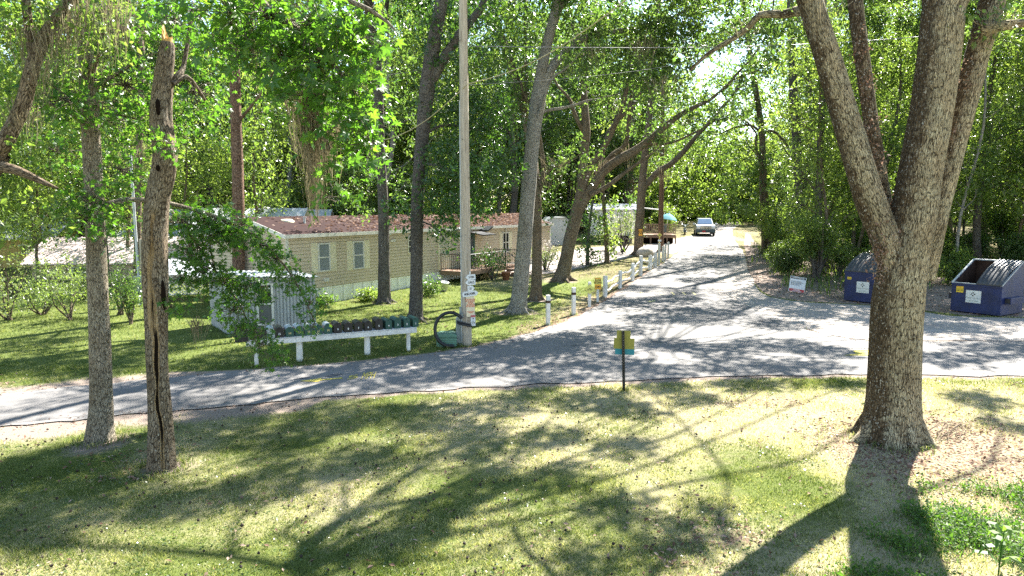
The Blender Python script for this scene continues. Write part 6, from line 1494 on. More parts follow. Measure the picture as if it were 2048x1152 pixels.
mid('water_oak', 'slim dark trunk in front of the tan home, left of the forked grey trunk', 768, 606, [(768, 616, 34), (768, 600, 30), (768, 520, 26), (766, 400, 24), (760, 300, 23), (757, 200, 24), (752, 120, 24), (742, 60, 24), (735, -40, 22)], M['bark_dark'], M['leaf_oak'], 61,
    limbs=(([(752, 130, 16), (735, 105, 14), (722, 70, 12, .4), (716, -10, 10, .8)], 2.4, 1), ([(750, 110, 14), (765, 60, 12), (775, 0, 10)], 2.4, 1)),
    clumps=((790, 150, 50, 60, .5, 20), (810, 250, 40, 40, .5, 12), (720, 330, 36, 30, .8, 9), (800, 60, 40, 50, 0, 14), (715, 400, 40, 26, .6, 10), (800, 370, 30, 40, .6, 10)))
mid('water_oak', 'dark grey forked trunk behind the right end of the mailbox rack', 830, 642, [(830, 654, 38), (831, 640, 33), (833, 560, 29), (834, 450, 30), (838, 350, 30), (846, 260, 32), (853, 190, 36), (860, 130, 34), (872, 60, 30), (884, 0, 28), (890, -70, 24)], M['bark_dark'], M['leaf_dark'], 62,
    limbs=(([(856, 175, 26), (880, 130, 24), (902, 95, 22), (925, 62, 20), (960, 20, 16, .5)], 2.6, 2), ([(838, 330, 8), (870, 330, 6, -.5), (910, 345, 4, -.9)], 1.2, 0), ([(846, 270, 9), (890, 250, 6, .4), (950, 260, 4, .6)], 1.2, 0), ([(836, 440, 5), (870, 455, 4, -.3), (890, 480, 3, -.5)], 0, 0)),
    clumps=((890, 210, 55, 40, .6, 34), (940, 240, 60, 40, .8, 40), (980, 200, 45, 40, .8, 28), (900, 320, 45, 40, -.5, 34), (950, 340, 60, 45, -.3, 44), (1000, 330, 40, 40, 0, 26), (880, 400, 35, 35, -.5, 22), (940, 410, 45, 30, -.4, 26), (890, 440, 26, 22, -.5, 12), (900, 100, 45, 50, .4, 22), (960, 60, 50, 50, .6, 28), (860, 70, 40, 50, .2, 14), (800, 430, 26, 30, -.2, 8), (895, 480, 16, 14, -.5, 5)), size=.15, shade_px=((60, 720), (160, 735), (250, 705), (330, 690), (420, 730), (560, 700), (660, 690), (730, 660), (480, 760), (640, 745), (90, 680), (860, 690), (780, 630), (690, 625)))
mid('live_oak', 'pale grey oak with a high fork, leaning right between the pole and the white posts', 1035, 626, [(1032, 640, 46), (1036, 622, 40), (1044, 540, 36), (1052, 440, 36), (1060, 340, 34), (1069, 250, 34), (1076, 200, 36), (1082, 150, 26), (1096, 80, 24), (1112, 20, 24), (1124, -60, 22)], M['bark_grey'], M['leaf_oak'], 63,
    limbs=(([(1078, 205, 24), (1092, 160, 22), (1115, 120, 20, .2), (1140, 92, 17, .4), (1180, 72, 14, .8), (1240, 62, 12, 1.2), (1300, 48, 9, 1.6)], 2.0, 1), ([(1110, 30, 16), (1128, 5, 14), (1160, -40, 12)], 2.4, 2), ([(1066, 270, 9), (1084, 210, 8, -.4), (1102, 160, 7, -.8), (1128, 140, 5, -1.2)], 1.0, 0), ([(1068, 260, 9, .2), (1085, 225, 8, .6), (1130, 215, 7, 1.0), (1180, 200, 5, 1.4)], 1.2, 0)),
    clumps=((1160, 70, 60, 36, .6, 30), (1230, 60, 60, 36, 1.0, 34), (1300, 70, 60, 40, 1.5, 34), (1360, 90, 50, 40, 1.8, 26), (1280, 130, 60, 36, 1.2, 28), (1200, 130, 45, 30, .8, 16), (1340, 30, 60, 36, 1.6, 26), (1420, 50, 50, 40, 2.2, 24), (1140, 20, 45, 30, .2, 18), (1050, 60, 36, 46, .4, 16), (1020, 40, 40, 40, .6, 16), (1330, 170, 45, 36, 1.6, 18), (1000, 130, 30, 30, .5, 10)),
    moss=((1190, 90, 1.3, 40), (1290, 80, 1.4, 40), (1140, 120, 1.2, 40), (1330, 160, 1.4, 40)), size=.15, cm=4.2)
mid('live_oak', 'dark brown trunk close behind the pale grey leaning oak', 1072, 600, [(1071, 612, 34), (1072, 596, 28), (1074, 520, 24), (1074, 440, 22), (1073, 390, 22), (1066, 320, 22, .4), (1052, 230, 22, .8), (1040, 190, 22, 1.0), (1026, 140, 20, 1.2), (1008, 90, 18, 1.4), (990, 30, 16, 1.6), (980, -40, 14, 1.8)], M['bark_brown'], M['leaf_oak'], 64,
    limbs=(([(1074, 395, 14), (1086, 350, 12), (1083, 300, 10), (1075, 250, 8)], 1.6, 1), ([(1084, 360, 7), (1100, 340, 5), (1125, 330, 4)], 1.2, 0), ([(1052, 230, 9, .8), (1052, 160, 8, .9), (1050, 80, 8, 1.0), (1052, 0, 7, 1.1)], 2.0, 1)),
    clumps=((1100, 370, 30, 26, .3, 7), (1130, 340, 36, 30, .4, 8), (1020, 200, 50, 36, 1.2, 16), (980, 60, 50, 40, 1.5, 20), (1060, 100, 36, 40, 1.0, 10), (1110, 420, 40, 30, .3, 8)), moss=((1100, 345, 1.2, 30), (1120, 320, 1.0, 30)))
mid('live_oak', 'spreading many limbed live oak leaning over the track beyond the white posts', 1124, 562, [(1118, 576, 58), (1124, 556, 42), (1132, 520, 36), (1142, 470, 34), (1152, 430, 34), (1160, 390, 26), (1164, 350, 24), (1168, 300, 24), (1172, 260, 24), (1168, 190, 18, .3), (1165, 120, 14, .5)], M['bark_brown'], M['leaf_oak'], 65,
    limbs=(([(1152, 430, 28), (1175, 390, 26), (1205, 345, 25, -.2), (1240, 318, 24, -.4), (1275, 298, 22, -.5), (1310, 270, 18, -.6), (1360, 230, 13, -.6), (1420, 200, 9, -.6)], 2.6, 1),
           ([(1160, 395, 20), (1180, 340, 18), (1210, 290, 16), (1232, 245, 15), (1245, 210, 13), (1255, 170, 11), (1262, 130, 9)], 2.4, 1),
           ([(1235, 240, 12), (1262, 215, 10, .1), (1285, 180, 9, .2), (1300, 130, 8, .4)], 2.4, 1),
           ([(1190, 350, 15, .3), (1225, 310, 14, .4), (1250, 290, 13, .5), (1258, 240, 11, .6), (1262, 190, 10, .7), (1275, 140, 8, .8)], 2.2, 1),
           ([(1170, 270, 14), (1150, 230, 11), (1140, 200, 9), (1128, 185, 7)], 1.8, 1), ([(1180, 390, 14, -.3), (1215, 372, 12, -.5), (1250, 345, 10, -.6), (1278, 325, 8, -.7), (1292, 315, 5, -.7)], .9, 0), ([(1245, 320, 9), (1300, 290, 8), (1345, 285, 6), (1400, 260, 5)], 2.0, 1)),
    clumps=((1310, 250, 50, 26, -.5, 18), (1380, 215, 60, 30, -.5, 24), (1340, 180, 60, 36, 0, 24), (1270, 150, 60, 36, .4, 24), (1200, 160, 50, 36, .3, 16), (1420, 250, 50, 30, -.4, 18), (1450, 180, 50, 36, 0, 18), (1310, 110, 70, 36, .5, 26), (1400, 120, 60, 40, .5, 22), (1150, 190, 40, 30, .4, 8), (1330, 290, 36, 18, -.6, 9)),
    moss=((1200, 320, 1.6, 40), (1260, 300, 1.6, 40), (1320, 270, 1.8, 50), (1240, 200, 1.5, 30), (1380, 230, 1.6, 40)), size=.18, tipargs=(8, 9, .2, 1.1), ws=.72, cm=1.5, keep=.55)
mid('oak_tree', 'stout brown trunk carrying the small orange sign, beside the boulder', 1277, 510, [(1276, 519, 34), (1277, 506, 24), (1278, 460, 20), (1281, 420, 19), (1284, 380, 20), (1287, 340, 17), (1292, 290, 16), (1300, 220, 14), (1306, 140, 12), (1310, 60, 10)], M['bark_brown'], M['leaf_oak'], 66,
    limbs=(([(1285, 378, 14), (1315, 345, 14), (1345, 325, 13), (1370, 300, 12), (1395, 270, 10), (1430, 235, 8)], 3, 1),), clumps=((1330, 300, 50, 40, 1, 14), (1400, 250, 50, 36, 1, 16), (1290, 240, 60, 50, 2, 18), (1250, 400, 30, 26, 1.5, 6)), size=.24, tipargs=(8, 9, .24, 1.2), moss=((1330, 340, 2.0, 40),))
q = at(1281, 465, base_of(1277, 510)[1] - .45); o = empty('tree_sign', q, 0, 'small orange SLOW sign nailed on the stout brown trunk', 'sign'); w = S(7.5, q[1]); h = S(13, q[1])
bb_ = MB(); bb_.box((0, 0, 0), (w, .015, h)); bb_.build('plate', M['signorange'], o); text_obj('lettering', 'SLOW\nDOWN\n5 MPH', h * .24, M['lettering_black'], o, (0, -.009, 0), (PI2, 0, 0), bold=.03, sx=.9)
mid('pine_tree', 'straight reddish pine trunk in front of the far wooden deck', 1322, 503, [(1322, 512, 17), (1322, 500, 13.5), (1322, 440, 12), (1323, 380, 11), (1324, 300, 10), (1326, 200, 9), (1326, 80, 8)], M['bark_pine'], M['leaf_dark'], 67, size=.22, tipargs=(8, 9, .22, 1.2), flare=.2)
mid('young_oak', 'thin vine wrapped trunk on the grass between the home and the boulder', 1214, 527, [(1215, 536, 16), (1214, 522, 12), (1213, 480, 10), (1209, 430, 9), (1206, 380, 8), (1204, 320, 7)], M['bark_brown'], M['leaf_bright'], 68, clumps=((1224, 470, 12, 16, -.3, 5), (1222, 495, 10, 16, -.3, 5), (1216, 440, 16, 12, -.3, 5), (1200, 410, 26, 20, 0, 8), (1190, 350, 40, 36, 0, 10)), size=.2, top=(2.2, 1), tipargs=(6, 8, .2, .9))
mid('young_oak', 'low vine covered sapling left of the thin vine wrapped trunk', 1176, 531, [(1176, 538, 11), (1175, 525, 9), (1176, 480, 8), (1180, 440, 6), (1186, 400, 5)], M['bark_dark'], M['leaf_dark'], 69, clumps=((1172, 500, 10, 16, -.3, 8), (1182, 520, 12, 12, -.3, 6), (1180, 470, 14, 14, -.3, 6), (1190, 440, 24, 18, 0, 8), (1170, 430, 26, 18, 0, 8)), size=.18, top=None, flare=.1)
mid('pine_tree', 'dark straight pine trunk rising between the shed and the end of the tan home', 478, 612, [(478, 620, 34), (478, 600, 29), (477, 520, 28), (477, 430, 27), (474, 300, 25), (470, 180, 24), (467, 60, 22), (465, -60, 20)], M['bark_pine'], M['leaf_dark'], 70, flare=.1, limbs=(([(472, 250, 8), (500, 215, 6), (520, 190, 5)], 1.6, 1),), clumps=((520, 200, 40, 40, 1, 10), (450, 250, 40, 40, 1.5, 10)))
mid('oak_tree', 'grey brown trunk at the far left in front of the low pink roof', 75, 542, [(76, 552, 30), (75, 535, 24), (73, 480, 22), (69, 420, 20), (66, 350, 19), (60, 280, 18), (56, 200, 17), (52, 100, 15)], M['bark_brown'], M['leaf_bright'], 71, clumps=((40, 420, 40, 40, 0, 16), (110, 400, 40, 40, .5, 16), (30, 330, 50, 40, .5, 18), (120, 300, 50, 40, .5, 18), (60, 240, 60, 40, .5, 18)), size=.19, tipargs=(8, 9, .2, 1.1))
mid('oak_tree', 'moss draped trunk seen just left of the dead trunk behind the service mast', 274, 585, [(274, 592, 20), (274, 575, 17), (275, 500, 16), (276, 420, 15), (277, 350, 15), (279, 280, 14), (282, 200, 13), (284, 100, 12)], M['bark_brown'], M['leaf_bright'], 72, clumps=((270, 330, 40, 40, .5, 14), (250, 440, 40, 26, .3, 12), (290, 260, 50, 40, .5, 14)), moss=((262, 300, 2.0, 60), (285, 290, 1.6, 40)), size=.18)
# right side of the track
mid('oak_tree', 'dark double trunk at the right edge of the track, among strap leaved plants', 1538, 506, [(1541, 516, 24), (1540, 500, 20), (1536, 460, 17), (1530, 400, 15), (1526, 330, 14), (1524, 270, 14), (1518, 220, 13), (1508, 160, 12), (1498, 90, 11), (1490, 20, 10)], M['bark_brown'], M['leaf_oak'], 73,
    limbs=(([(1526, 512, 11, -.2), (1527, 480, 10, -.2), (1524, 420, 9, -.1), (1521, 330, 8)], 2.4, 1), ([(1523, 270, 8), (1545, 262, 6), (1570, 285, 5), (1582, 310, 3)], .8, 0), ([(1522, 265, 7), (1500, 250, 5), (1470, 255, 4), (1440, 268, 3)], 1.2, 0)),
    clumps=((1500, 320, 50, 30, -1, 16), (1480, 370, 50, 26, -1, 16), (1560, 380, 50, 30, -1, 16), (1520, 420, 45, 24, -1.5, 14), (1470, 420, 40, 20, -1, 10), (1580, 430, 40, 24, -1, 12), (1530, 180, 40, 40, 0, 12), (1465, 110, 50, 45, .5, 14), (1440, 190, 45, 40, .5, 12), (1490, 200, 36, 45, .5, 10), (1430, 50, 60, 40, .5, 14), (1490, 40, 50, 40, .5, 12), (1400, 290, 40, 30, .5, 8), (1450, 300, 40, 30, .5, 9)), size=.21, tipargs=(8, 9, .21, 1.1), keep=.6)
mid('oak_tree', 'straight grey trunk in the undergrowth between the rules sign and the left dumpster', 1638, 548, [(1639, 556, 23), (1638, 540, 19), (1637, 480, 17), (1637, 400, 16), (1641, 300, 16), (1645, 200, 15), (1646, 100, 13), (1648, 0, 12)], M['bark_dark'], M['leaf_bright'], 74, limbs=(([(1638, 390, 6), (1600, 340, 5), (1570, 300, 3)], 1.0, 0),), clumps=((1600, 480, 36, 30, 0, 12), (1670, 470, 36, 30, 0, 12), (1610, 410, 45, 36, .3, 16), (1680, 390, 40, 36, .3, 14), (1650, 300, 45, 36, .5, 14), (1600, 330, 40, 30, .5, 12)), size=.18, keep=.7)
mid('oak_tree', 'thick trunk deeper in the wood behind the straight grey trunk', 1603, 512, [(1604, 520, 28), (1603, 500, 24), (1601, 430, 22), (1597, 350, 21), (1592, 270, 20), (1587, 190, 19), (1583, 90, 16), (1580, 0, 14)], M['bark_dark'], M['leaf_oak'], 75, limbs=(([(1600, 400, 13), (1616, 330, 12), (1622, 250, 11), (1620, 170, 9)], 2.2, 1),), clumps=((1590, 120, 40, 46, .5, 16), (1570, 450, 36, 30, 0, 9), (1620, 450, 30, 30, .5, 8), (1560, 230, 40, 40, .5, 12)), size=.22, keep=.7)

# ------------------------------------------------------------------ the wood behind: a few kinds, copied
def kind_tree(name, seed, H, r, bark, leaf, lean=.0, lo=.25, size=.2, nb=9, spread=2.4, nspray=7, per=9):
    t = Tree(name, 'tree', (0, 0, 0), M[bark], M[leaf], seed, n=9, step=1.2, amp=.08, nlow=4)
    rg = t.rg; top = np.array([rg.normal(0, lean * H), rg.normal(0, lean * H), H]); k = [np.array([0, 0, -.3])] + [top * f + rg.normal(0, .015 * H, 3) * (1, 1, 0) for f in (.2, .45, .7, 1.0)]
    t.limb(k, [r * 1.15, r * .95, r * .8, r * .55, r * .2], flare=.35)
    for i in range(nb):
        f = lo + (1 - lo) * (i + rg.random()) / nb; j = min(3, int(np.searchsorted([.2, .45, .7, 1.0], f))); f0 = [0, .2, .45, .7][j]; f1 = [.2, .45, .7, 1.0][j]; w_ = (f - f0) / (f1 - f0)
        p = k[j] * (1 - w_) + k[j + 1] * w_; a = i * 2.4 + rg.normal(0, .4); L = spread * (1.15 - .6 * abs(f - .6)) * rg.uniform(.7, 1.2)
        t.grow(p, (math.cos(a), math.sin(a), rg.uniform(.1, .8)), r * .38 * (1.2 - f), L, 1, kids=(2, 3))
    t.leaf_tips(nspray, per, size, 1.15, L=.6)
    return t
kinds = []
for args in (('forest_tree', 101, 19, .26, 'bark_dark', 'leaf_bright'), ('forest_tree', 102, 17, .22, 'bark_brown', 'leaf_oak'), ('forest_tree', 103, 21, .30, 'bark_brown', 'leaf_bright'), ('forest_tree', 104, 15, .17, 'bark_grey', 'leaf_bright'), ('forest_tree', 105, 18, .25, 'bark_dark', 'leaf_oak'), ('forest_tree', 106, 12, .12, 'bark_dark', 'leaf_bright')):
    t = kind_tree(*args, lean=.03, lo=(.10 if args[2] < 16 else .22), nb=(17 if args[2] > 16 else 14), spread=(3.2 if args[2] > 16 else 2.4), size=.20, nspray=10, per=10); t.done(); kinds.append(t.o)
for o in kinds: KIDS[o.name] = list(o.children)
used = set()
def plant(protos, KS, spots, labels, group, rg, smin=.85, smax=1.2):
    for i, (x, y) in enumerate(spots):
        k = int(rg.integers(len(KS))) if not isinstance(KS[0], tuple) else 0
        src = protos[KS[k]]
        if src.name not in used: used.add(src.name); o = src
        else: o = copy_tree(src)
        s = rg.uniform(smin, smax); o.location = (x, y, float(gz(x, y)) - .05); o.rotation_euler = (rg.normal(0, .03), rg.normal(0, .03), rg.uniform(0, 6.28)); o.scale = (s, s, s * rg.uniform(.9, 1.12))
        o['label'] = labels[k % len(labels)] if isinstance(labels, list) else labels; o['category'] = 'tree'; o['group'] = group
def spread_pts(rg, n, fn, mind):
    out = []
    for _ in range(n * 60):
        p = fn()
        if p is None: continue
        if all((p[0] - q[0]) ** 2 + (p[1] - q[1]) ** 2 > mind ** 2 for q in out): out.append(p)
        if len(out) >= n: break
    return out
rg = np.random.default_rng(200)
def right_pt():
    y = rg.uniform(36, 92); x = rg.uniform(.30 * y + 4, 1.02 * y + 6)
    if inpoly(x, y, ROAD) or inpoly(x, y, FARROAD) or inpoly(x, y, GRAVEL): return None
    if y > 74 and x < 44: return None
    if x < .36 * y + 3.5 and y > 45: 
        if x < 27 - (y - 70) * .2 and 60 < y < 100 and x < 25: return None
    return (x, y)
plant(kinds, [0, 1, 2, 3, 4, 5], spread_pts(rg, 22, right_pt, 4.0), 'slim leafy tree in the dense wood behind the dumpsters, right of the track', 'trees of the dense wood right of the track', rg)
def back_pt():
    y = rg.uniform(55, 92); x = rg.uniform(-.55 * y, .20 * y)
    if x > -6 and y < 66 and x < 16: return None
    if x > 8 and y < 78: return None
    return (x, y)
plant(kinds, [0, 1, 2, 3, 4], spread_pts(rg, 44, back_pt, 3.2), 'leafy tree in the wood rising behind the tan mobile home roof', 'trees of the wood behind the tan home', rg, 1.0, 1.35)
def left_pt():
    y = rg.uniform(48, 84); x = rg.uniform(-.92 * y, -.50 * y)
    return (x, y)
plant(kinds, [0, 1, 2, 3, 4], spread_pts(rg, 22, left_pt, 3.8), 'leafy tree in the wood behind the low houses on the left', 'trees of the wood behind the left houses', rg)
def end_pt():
    y = rg.uniform(84, 112); x = rg.uniform(2, 60)
    if 18 < x < 46 and y < 112: return None
    return (x, y)
plant(kinds, [0, 1, 2, 3, 4], spread_pts(rg, 18, end_pt, 3.4), 'leafy tree closing the view at the far end of the track', 'trees at the far end of the track', rg)

# understorey: bushes in front of the wood
bush = []
for i, (r, h, lf) in enumerate(((1.3, 2.2, 'leaf_bright'), (1.6, 3.2, 'leaf_oak'), (1.1, 1.5, 'leaf_shrub'), (1.5, 4.2, 'leaf_bright'))):
    o = shrub('understorey_bush', 'bush', (0, 0, 0), r, h, M[lf], M['bark_dark'], 300 + i, n=420, per=14, size=.125, stems=8, low=.1); KIDS[o.name] = list(o.children); bush.append(o)
used_b = set()
def bushes(spots, label, group, smin=.7, smax=1.3, KS=(0, 1, 2, 3)):
    for (x, y) in spots:
        src = bush[KS[int(rg.integers(len(KS)))]]
        o = src if src.name not in used_b else copy_tree(src); used_b.add(src.name)
        s = rg.uniform(smin, smax); o.location = (x, y, float(gz(x, y)) - .05); o.rotation_euler = (0, 0, rg.uniform(0, 6.28)); o.scale = (s, s, s * rg.uniform(.85, 1.2))
        o['label'] = label; o['category'] = 'bush'; o['group'] = group
def rb():
    y = rg.uniform(34, 62); lo = .36 * y + 1.0; x = lo + rg.random() ** 1.4 * (.95 * y + 4 - lo)
    if inpoly(x, y, ROAD) or inpoly(x, y, FARROAD) or inpoly(x, y, GRAVEL): return None
    if y < 36.5 and x < 16.0: return None
    return (x, y)
bushes(spread_pts(rg, 72, rb, 1.6), 'leafy bush in the undergrowth at the edge of the wood right of the track', 'bushes of the right hand wood', .55, 1.15)
def lb():
    y = rg.uniform(50, 70); x = rg.uniform(-.80 * y, .06 * y)
    if x > -6 and y < 66: return None
    return (x, y)
bushes(spread_pts(rg, 44, lb, 2.2), 'leafy bush at the foot of the wood behind the houses', 'bushes behind the houses', 1.0, 1.7)
def eb():
    y = rg.uniform(76, 90); x = rg.uniform(4, 36)
    if 17 < x < 36: return None
    return (x, y)
bushes(spread_pts(rg, 16, eb, 2.2), 'leafy bush at the far end of the track', 'bushes at the far end of the track', .9, 1.5)

# far woodland that reads as one mass: rows of leaf clumps from the ground to the canopy, with stems
ac = Acc(); tr = Acc(); rgf = np.random.default_rng(77)
cs = []
for k in range(2300):
    y = rgf.uniform(92, 128); x = rgf.uniform(-1.0, 1.0) * y; z = rgf.random() ** 1.3 * 21; cs.append((x, y, float(gz(x, y)) + z))
for k in range(700):
    y = rgf.uniform(112, 128); x = rgf.uniform(.08, .5) * y; cs.append((x, y, float(gz(x, y)) + rgf.random() ** 1.5 * 13))
cs = np.array(cs)
for c in cs:
    ss, dd = sprays_in(rgf, c, (2.4, 2.0, 1.6), 18, .1); ac.add(*leaves_on(rgf, ss, dd, .9, 10, .5))
tag(ac.mesh('far_woodland', M['leaf_bright'], None), 'distant bright green wood closing the view behind all the trees', 'woodland', kind='stuff')

# slender stems of the right hand wood
sl_kinds = []
for sd, H in ((111, 16), (112, 19), (113, 14)):
    t = kind_tree('slender_tree', sd, H, .085, ('bark_dark', 'bark_grey', 'bark_brown')[sd - 111], 'leaf_bright', lean=.03, lo=.16, nb=15, spread=1.5, size=.16, nspray=5, per=9); t.done(); KIDS[t.o.name] = list(t.o.children); sl_kinds.append(t.o)
def slim_pt():
    y = rg.uniform(33, 66); x = rg.uniform(.34 * y + 4, .95 * y + 4)
    if inpoly(x, y, ROAD) or inpoly(x, y, GRAVEL) or (y < 36 and x < 21): return None
    return (x, y)
plant(sl_kinds, [0, 1, 2], spread_pts(rg, 56, slim_pt, 1.4), 'slender straight sapling stem among the undergrowth right of the track', 'slender trees of the right hand wood', rg, .85, 1.25)
low_pts = [(-31, 38.5), (-27.5, 34.8), (-33.5, 35.5), (-23.2, 43.5), (-21.5, 38.5), (-29.0, 42.5), (-17.8, 37.5), (-24.5, 35.2), (-36, 39.5), (-15.5, 41.5)]
sm = kind_tree('young_tree', 121, 8.5, .09, 'bark_brown', 'leaf_bright', lean=.03, lo=.22, nb=13, spread=1.6, size=.15, nspray=7, per=10); sm.done(); KIDS[sm.o.name] = list(sm.o.children)
plant([sm.o], [0], low_pts, 'young leafy tree standing before the low houses on the left', 'young trees before the left houses', rg, .8, 1.25)

# shrubs by name
AZ = 'azaleas and saplings left of the gum trunk'
for i, (px, py, r, h, lbl) in enumerate(((20, 640, 1.4, 1.9, 'pale green azalea at the left frame edge with dark stems'), (85, 630, 1.2, 1.7, 'pale green azalea, second from the left frame edge'), (140, 640, 1.0, 1.6, 'pale azalea with bare crooked stems over pinkish litter'), (30, 590, 1.5, 2.0, 'azalea behind the leftmost one, below the yellow shed'), (110, 590, 1.4, 1.7, 'azalea in front of the low pink roof, left'), (165, 600, 1.0, 1.4, 'azalea just left of the sweetgum trunk'), (240, 630, 1.0, 2.0, 'dark leafy sapling between the sweetgum and the dead trunk'), (262, 648, .7, 1.5, 'small upright sapling close to the dead trunk'))):
    shrub('azalea' if i < 6 else 'sapling', lbl, base_of(px, py), r, h, M['leaf_azalea'] if i < 6 else M['leaf_oak'], M['bark_brown'], 400 + i, n=100, per=13, size=.085, stems=6, group=AZ)
for (px, py, r, h, lf, lbl, fl) in ((1245, 505, 1.5, 3.3, 'leaf_pale', 'pale flowering shrub before the far white home', 260), (1225, 500, 1.3, 2.6, 'leaf_pale', 'pale flowering shrub left of the stout trunk, lower half hidden', 160), (985, 560, 1.2, 1.5, 'leaf_dark', 'dark rambling shrub growing through the porch steps', 0), (955, 556, 1.0, 1.4, 'leaf_dark', 'dark climbing shrub at the middle of the porch', 30), (1090, 540, 1.0, 1.9, 'leaf_pale', 'straggly shrub at the far right end of the tan home', 60), (440, 612, .8, .9, 'leaf_oak', 'low leafy shrub at the left corner of the metal shed', 0), (745, 602, .6, .25, 'leaf_bright', 'low ivy clump along the white skirting', 0), (650, 612, .6, .3, 'leaf_oak', 'low plants beside the skirting near the shed corner', 0), (860, 590, .7, .5, 'leaf_oak', 'leafy clump at the skirting behind the grey trunk', 0), (1120, 470, 1.6, 2.4, 'leaf_pale', 'pale grey green shrub beside the small grey shed', 80)):
    shrub('shrub', lbl, base_of(px, py), r, h, M[lf], M['bark_dark'], int(px), n=110, per=12, size=.10 if py > 520 else .14, stems=6, flowers=fl, low=.2)
# dark tiered conifer sapling left
q = base_of(222, 600); o = empty('conifer', q, 0, 'small dark tiered conifer just right of the sweetgum trunk', 'conifer'); T_ = Acc(); L_ = Acc(); rgc = np.random.default_rng(9); Hc = S(165, q[1])
V, Fq, co, *_ = tube([(0, 0, -.1), (0, 0, Hc * .5), (0, 0, Hc)], [.06, .04, .01], 8, .4); T_.add(V, Fq, None, co)
for k in range(34):
    z = Hc * (.25 + .75 * k / 34); L = (1.5 * (1 - k / 36) + .25) ; a = k * 2.4; d = np.array([math.cos(a), math.sin(a), .12]); V, Fq, co, *_ = tube([np.array([0, 0, z]), np.array([0, 0, z]) + d * L * .6 - (0, 0, .05), np.array([0, 0, z]) + d * L], [.018, .012, .004], 5, .4); T_.add(V, Fq, None, co)
    ss = np.array([0, 0, z]) + d * L * rgc.uniform(.15, 1, (14, 1)); L_.add(*leaves_on(rgc, ss, nrm(d + rgc.normal(0, .5, (14, 3))), .22, 12, .07, wid=.25))
T_.mesh('trunk', M['bark_dark'], o, True); L_.mesh('crown', M['leaf_dark'], o)

# strap leaves and ferns at the wood's edge, weeds lower right: too many to count
def straps(rg, x, y, h, w):
    n = len(x); z = gz(x, y); a = rg.uniform(0, 6.28, n); hh = h * rg.uniform(.5, 1.25, n); out = np.stack([np.cos(a), np.sin(a), 0 * a], 1); sd = np.stack([-np.sin(a), np.cos(a), 0 * a], 1) * (w * rg.uniform(.6, 1.3, n))[:, None]
    b0 = np.stack([x, y, z - .02], 1); p1 = b0 + out * (hh * .18)[:, None] + np.array([0, 0, 1]) * (hh * .62)[:, None]; p2 = b0 + out * (hh * rg.uniform(.35, .8, n))[:, None] + np.array([0, 0, 1]) * (hh * rg.uniform(.6, 1.05, n))[:, None]
    V = np.stack([b0 - sd * .6, b0 + sd * .6, p1 + sd, p1 - sd, p2 + sd * .15, p2 - sd * .15], 1).reshape(-1, 3); i = np.arange(n)[:, None] * 6
    Fq = np.concatenate([i + np.array([[0, 1, 2, 3]]), i + np.array([[3, 2, 4, 5]])], 0); r = rg.random(n); return V, Fq, np.concatenate([r, r])
rgs = np.random.default_rng(66); ac = Acc(); n = 9000; y = rgs.uniform(30, 58, n); x = rgs.uniform(9, 36, n)
ok = inpoly(x, y, BED) & (vnoise(x + 5, y, .5, 3) > .42)
for d_ in ((P(1592, 596), 1.0), (P(1690, 603), 1.2), (P(1740, 606), 1.4), (P(1900, 623), 1.6), (P(1970, 600), 1.8)): ok &= np.hypot(x - d_[0][0] - .6, y - d_[0][1] - .0) > d_[1]
e = np.array(GRAVEL); 
dmin = np.min(np.hypot(x[:, None] - e[None, :, 0], y[:, None] - e[None, :, 1]), 1); ok &= dmin > 1.3
ac.add(*straps(rgs, x[ok], y[ok], .75, .022))
tag(ac.mesh('strap_leaved_plants', M['leaf_bright'], None), 'bed of strap leaved plants along the right edge of the track', 'undergrowth', kind='stuff')
ac = Acc(); n = 3400; y = rgs.uniform(5.4, 9.6, n); x = y * (rgs.uniform(1610, 2110, n) - 1024) / 1365
wgt = vnoise(x * 1.0 + 7, y + 9, 1.1, 3) + (8.2 - y) * .10 + (x - 4.6) * .05; ok = wgt + .10 * (x - 4.2) + rgs.normal(0, .05, n) > .73; x, y = x[ok], y[ok]
for i in range(len(x)):
    h = rgs.uniform(.05, .19); c = np.array([x[i], y[i], h * .5]); ss, dd = sprays_in(rgs, c, (.10, .10, h * .5), 5, 0); ac.add(*leaves_on(rgs, ss, dd, .08, 4, rgs.uniform(.022, .055), wid=.6))
xx, yy = np.repeat(x, 5) + rgs.normal(0, .12, len(x) * 5), np.repeat(y, 5) + rgs.normal(0, .12, len(x) * 5); ac.add(*straps(rgs, xx, yy, .16, .004))
tag(ac.mesh('weeds', M['leaf_weed'], None), 'low leafy weeds in the lower right corner', 'weeds', kind='stuff')
ac = Acc()
for (px, py, r, n) in ((1782, 880, .62, 500), (200, 880, .36, 420), (322, 938, .36, 420), (768, 606, .4, 260), (830, 642, .4, 260), (1035, 626, .5, 260), (934, 690, .3, 260), (1248, 781, .1, 90), (1096, 650, .12, 80), (1147, 630, .12, 80), (514, 732, .12, 70), (601, 723, .14, 90), (737, 712, .14, 90), (819, 703, .12, 70), (893, 690, .45, 200)):
    q = base_of(px, py); a = rgs.uniform(0, 6.28, n); rr2 = r * (.85 + np.abs(rgs.normal(0, .28, n))); ac.add(*straps(rgs, q[0] + np.cos(a) * rr2, q[1] + np.sin(a) * rr2, .13, .005))
tag(ac.mesh('grass_tufts', M['grass'], None), 'longer grass tufts left uncut round trunks and posts', 'grass', kind='stuff')
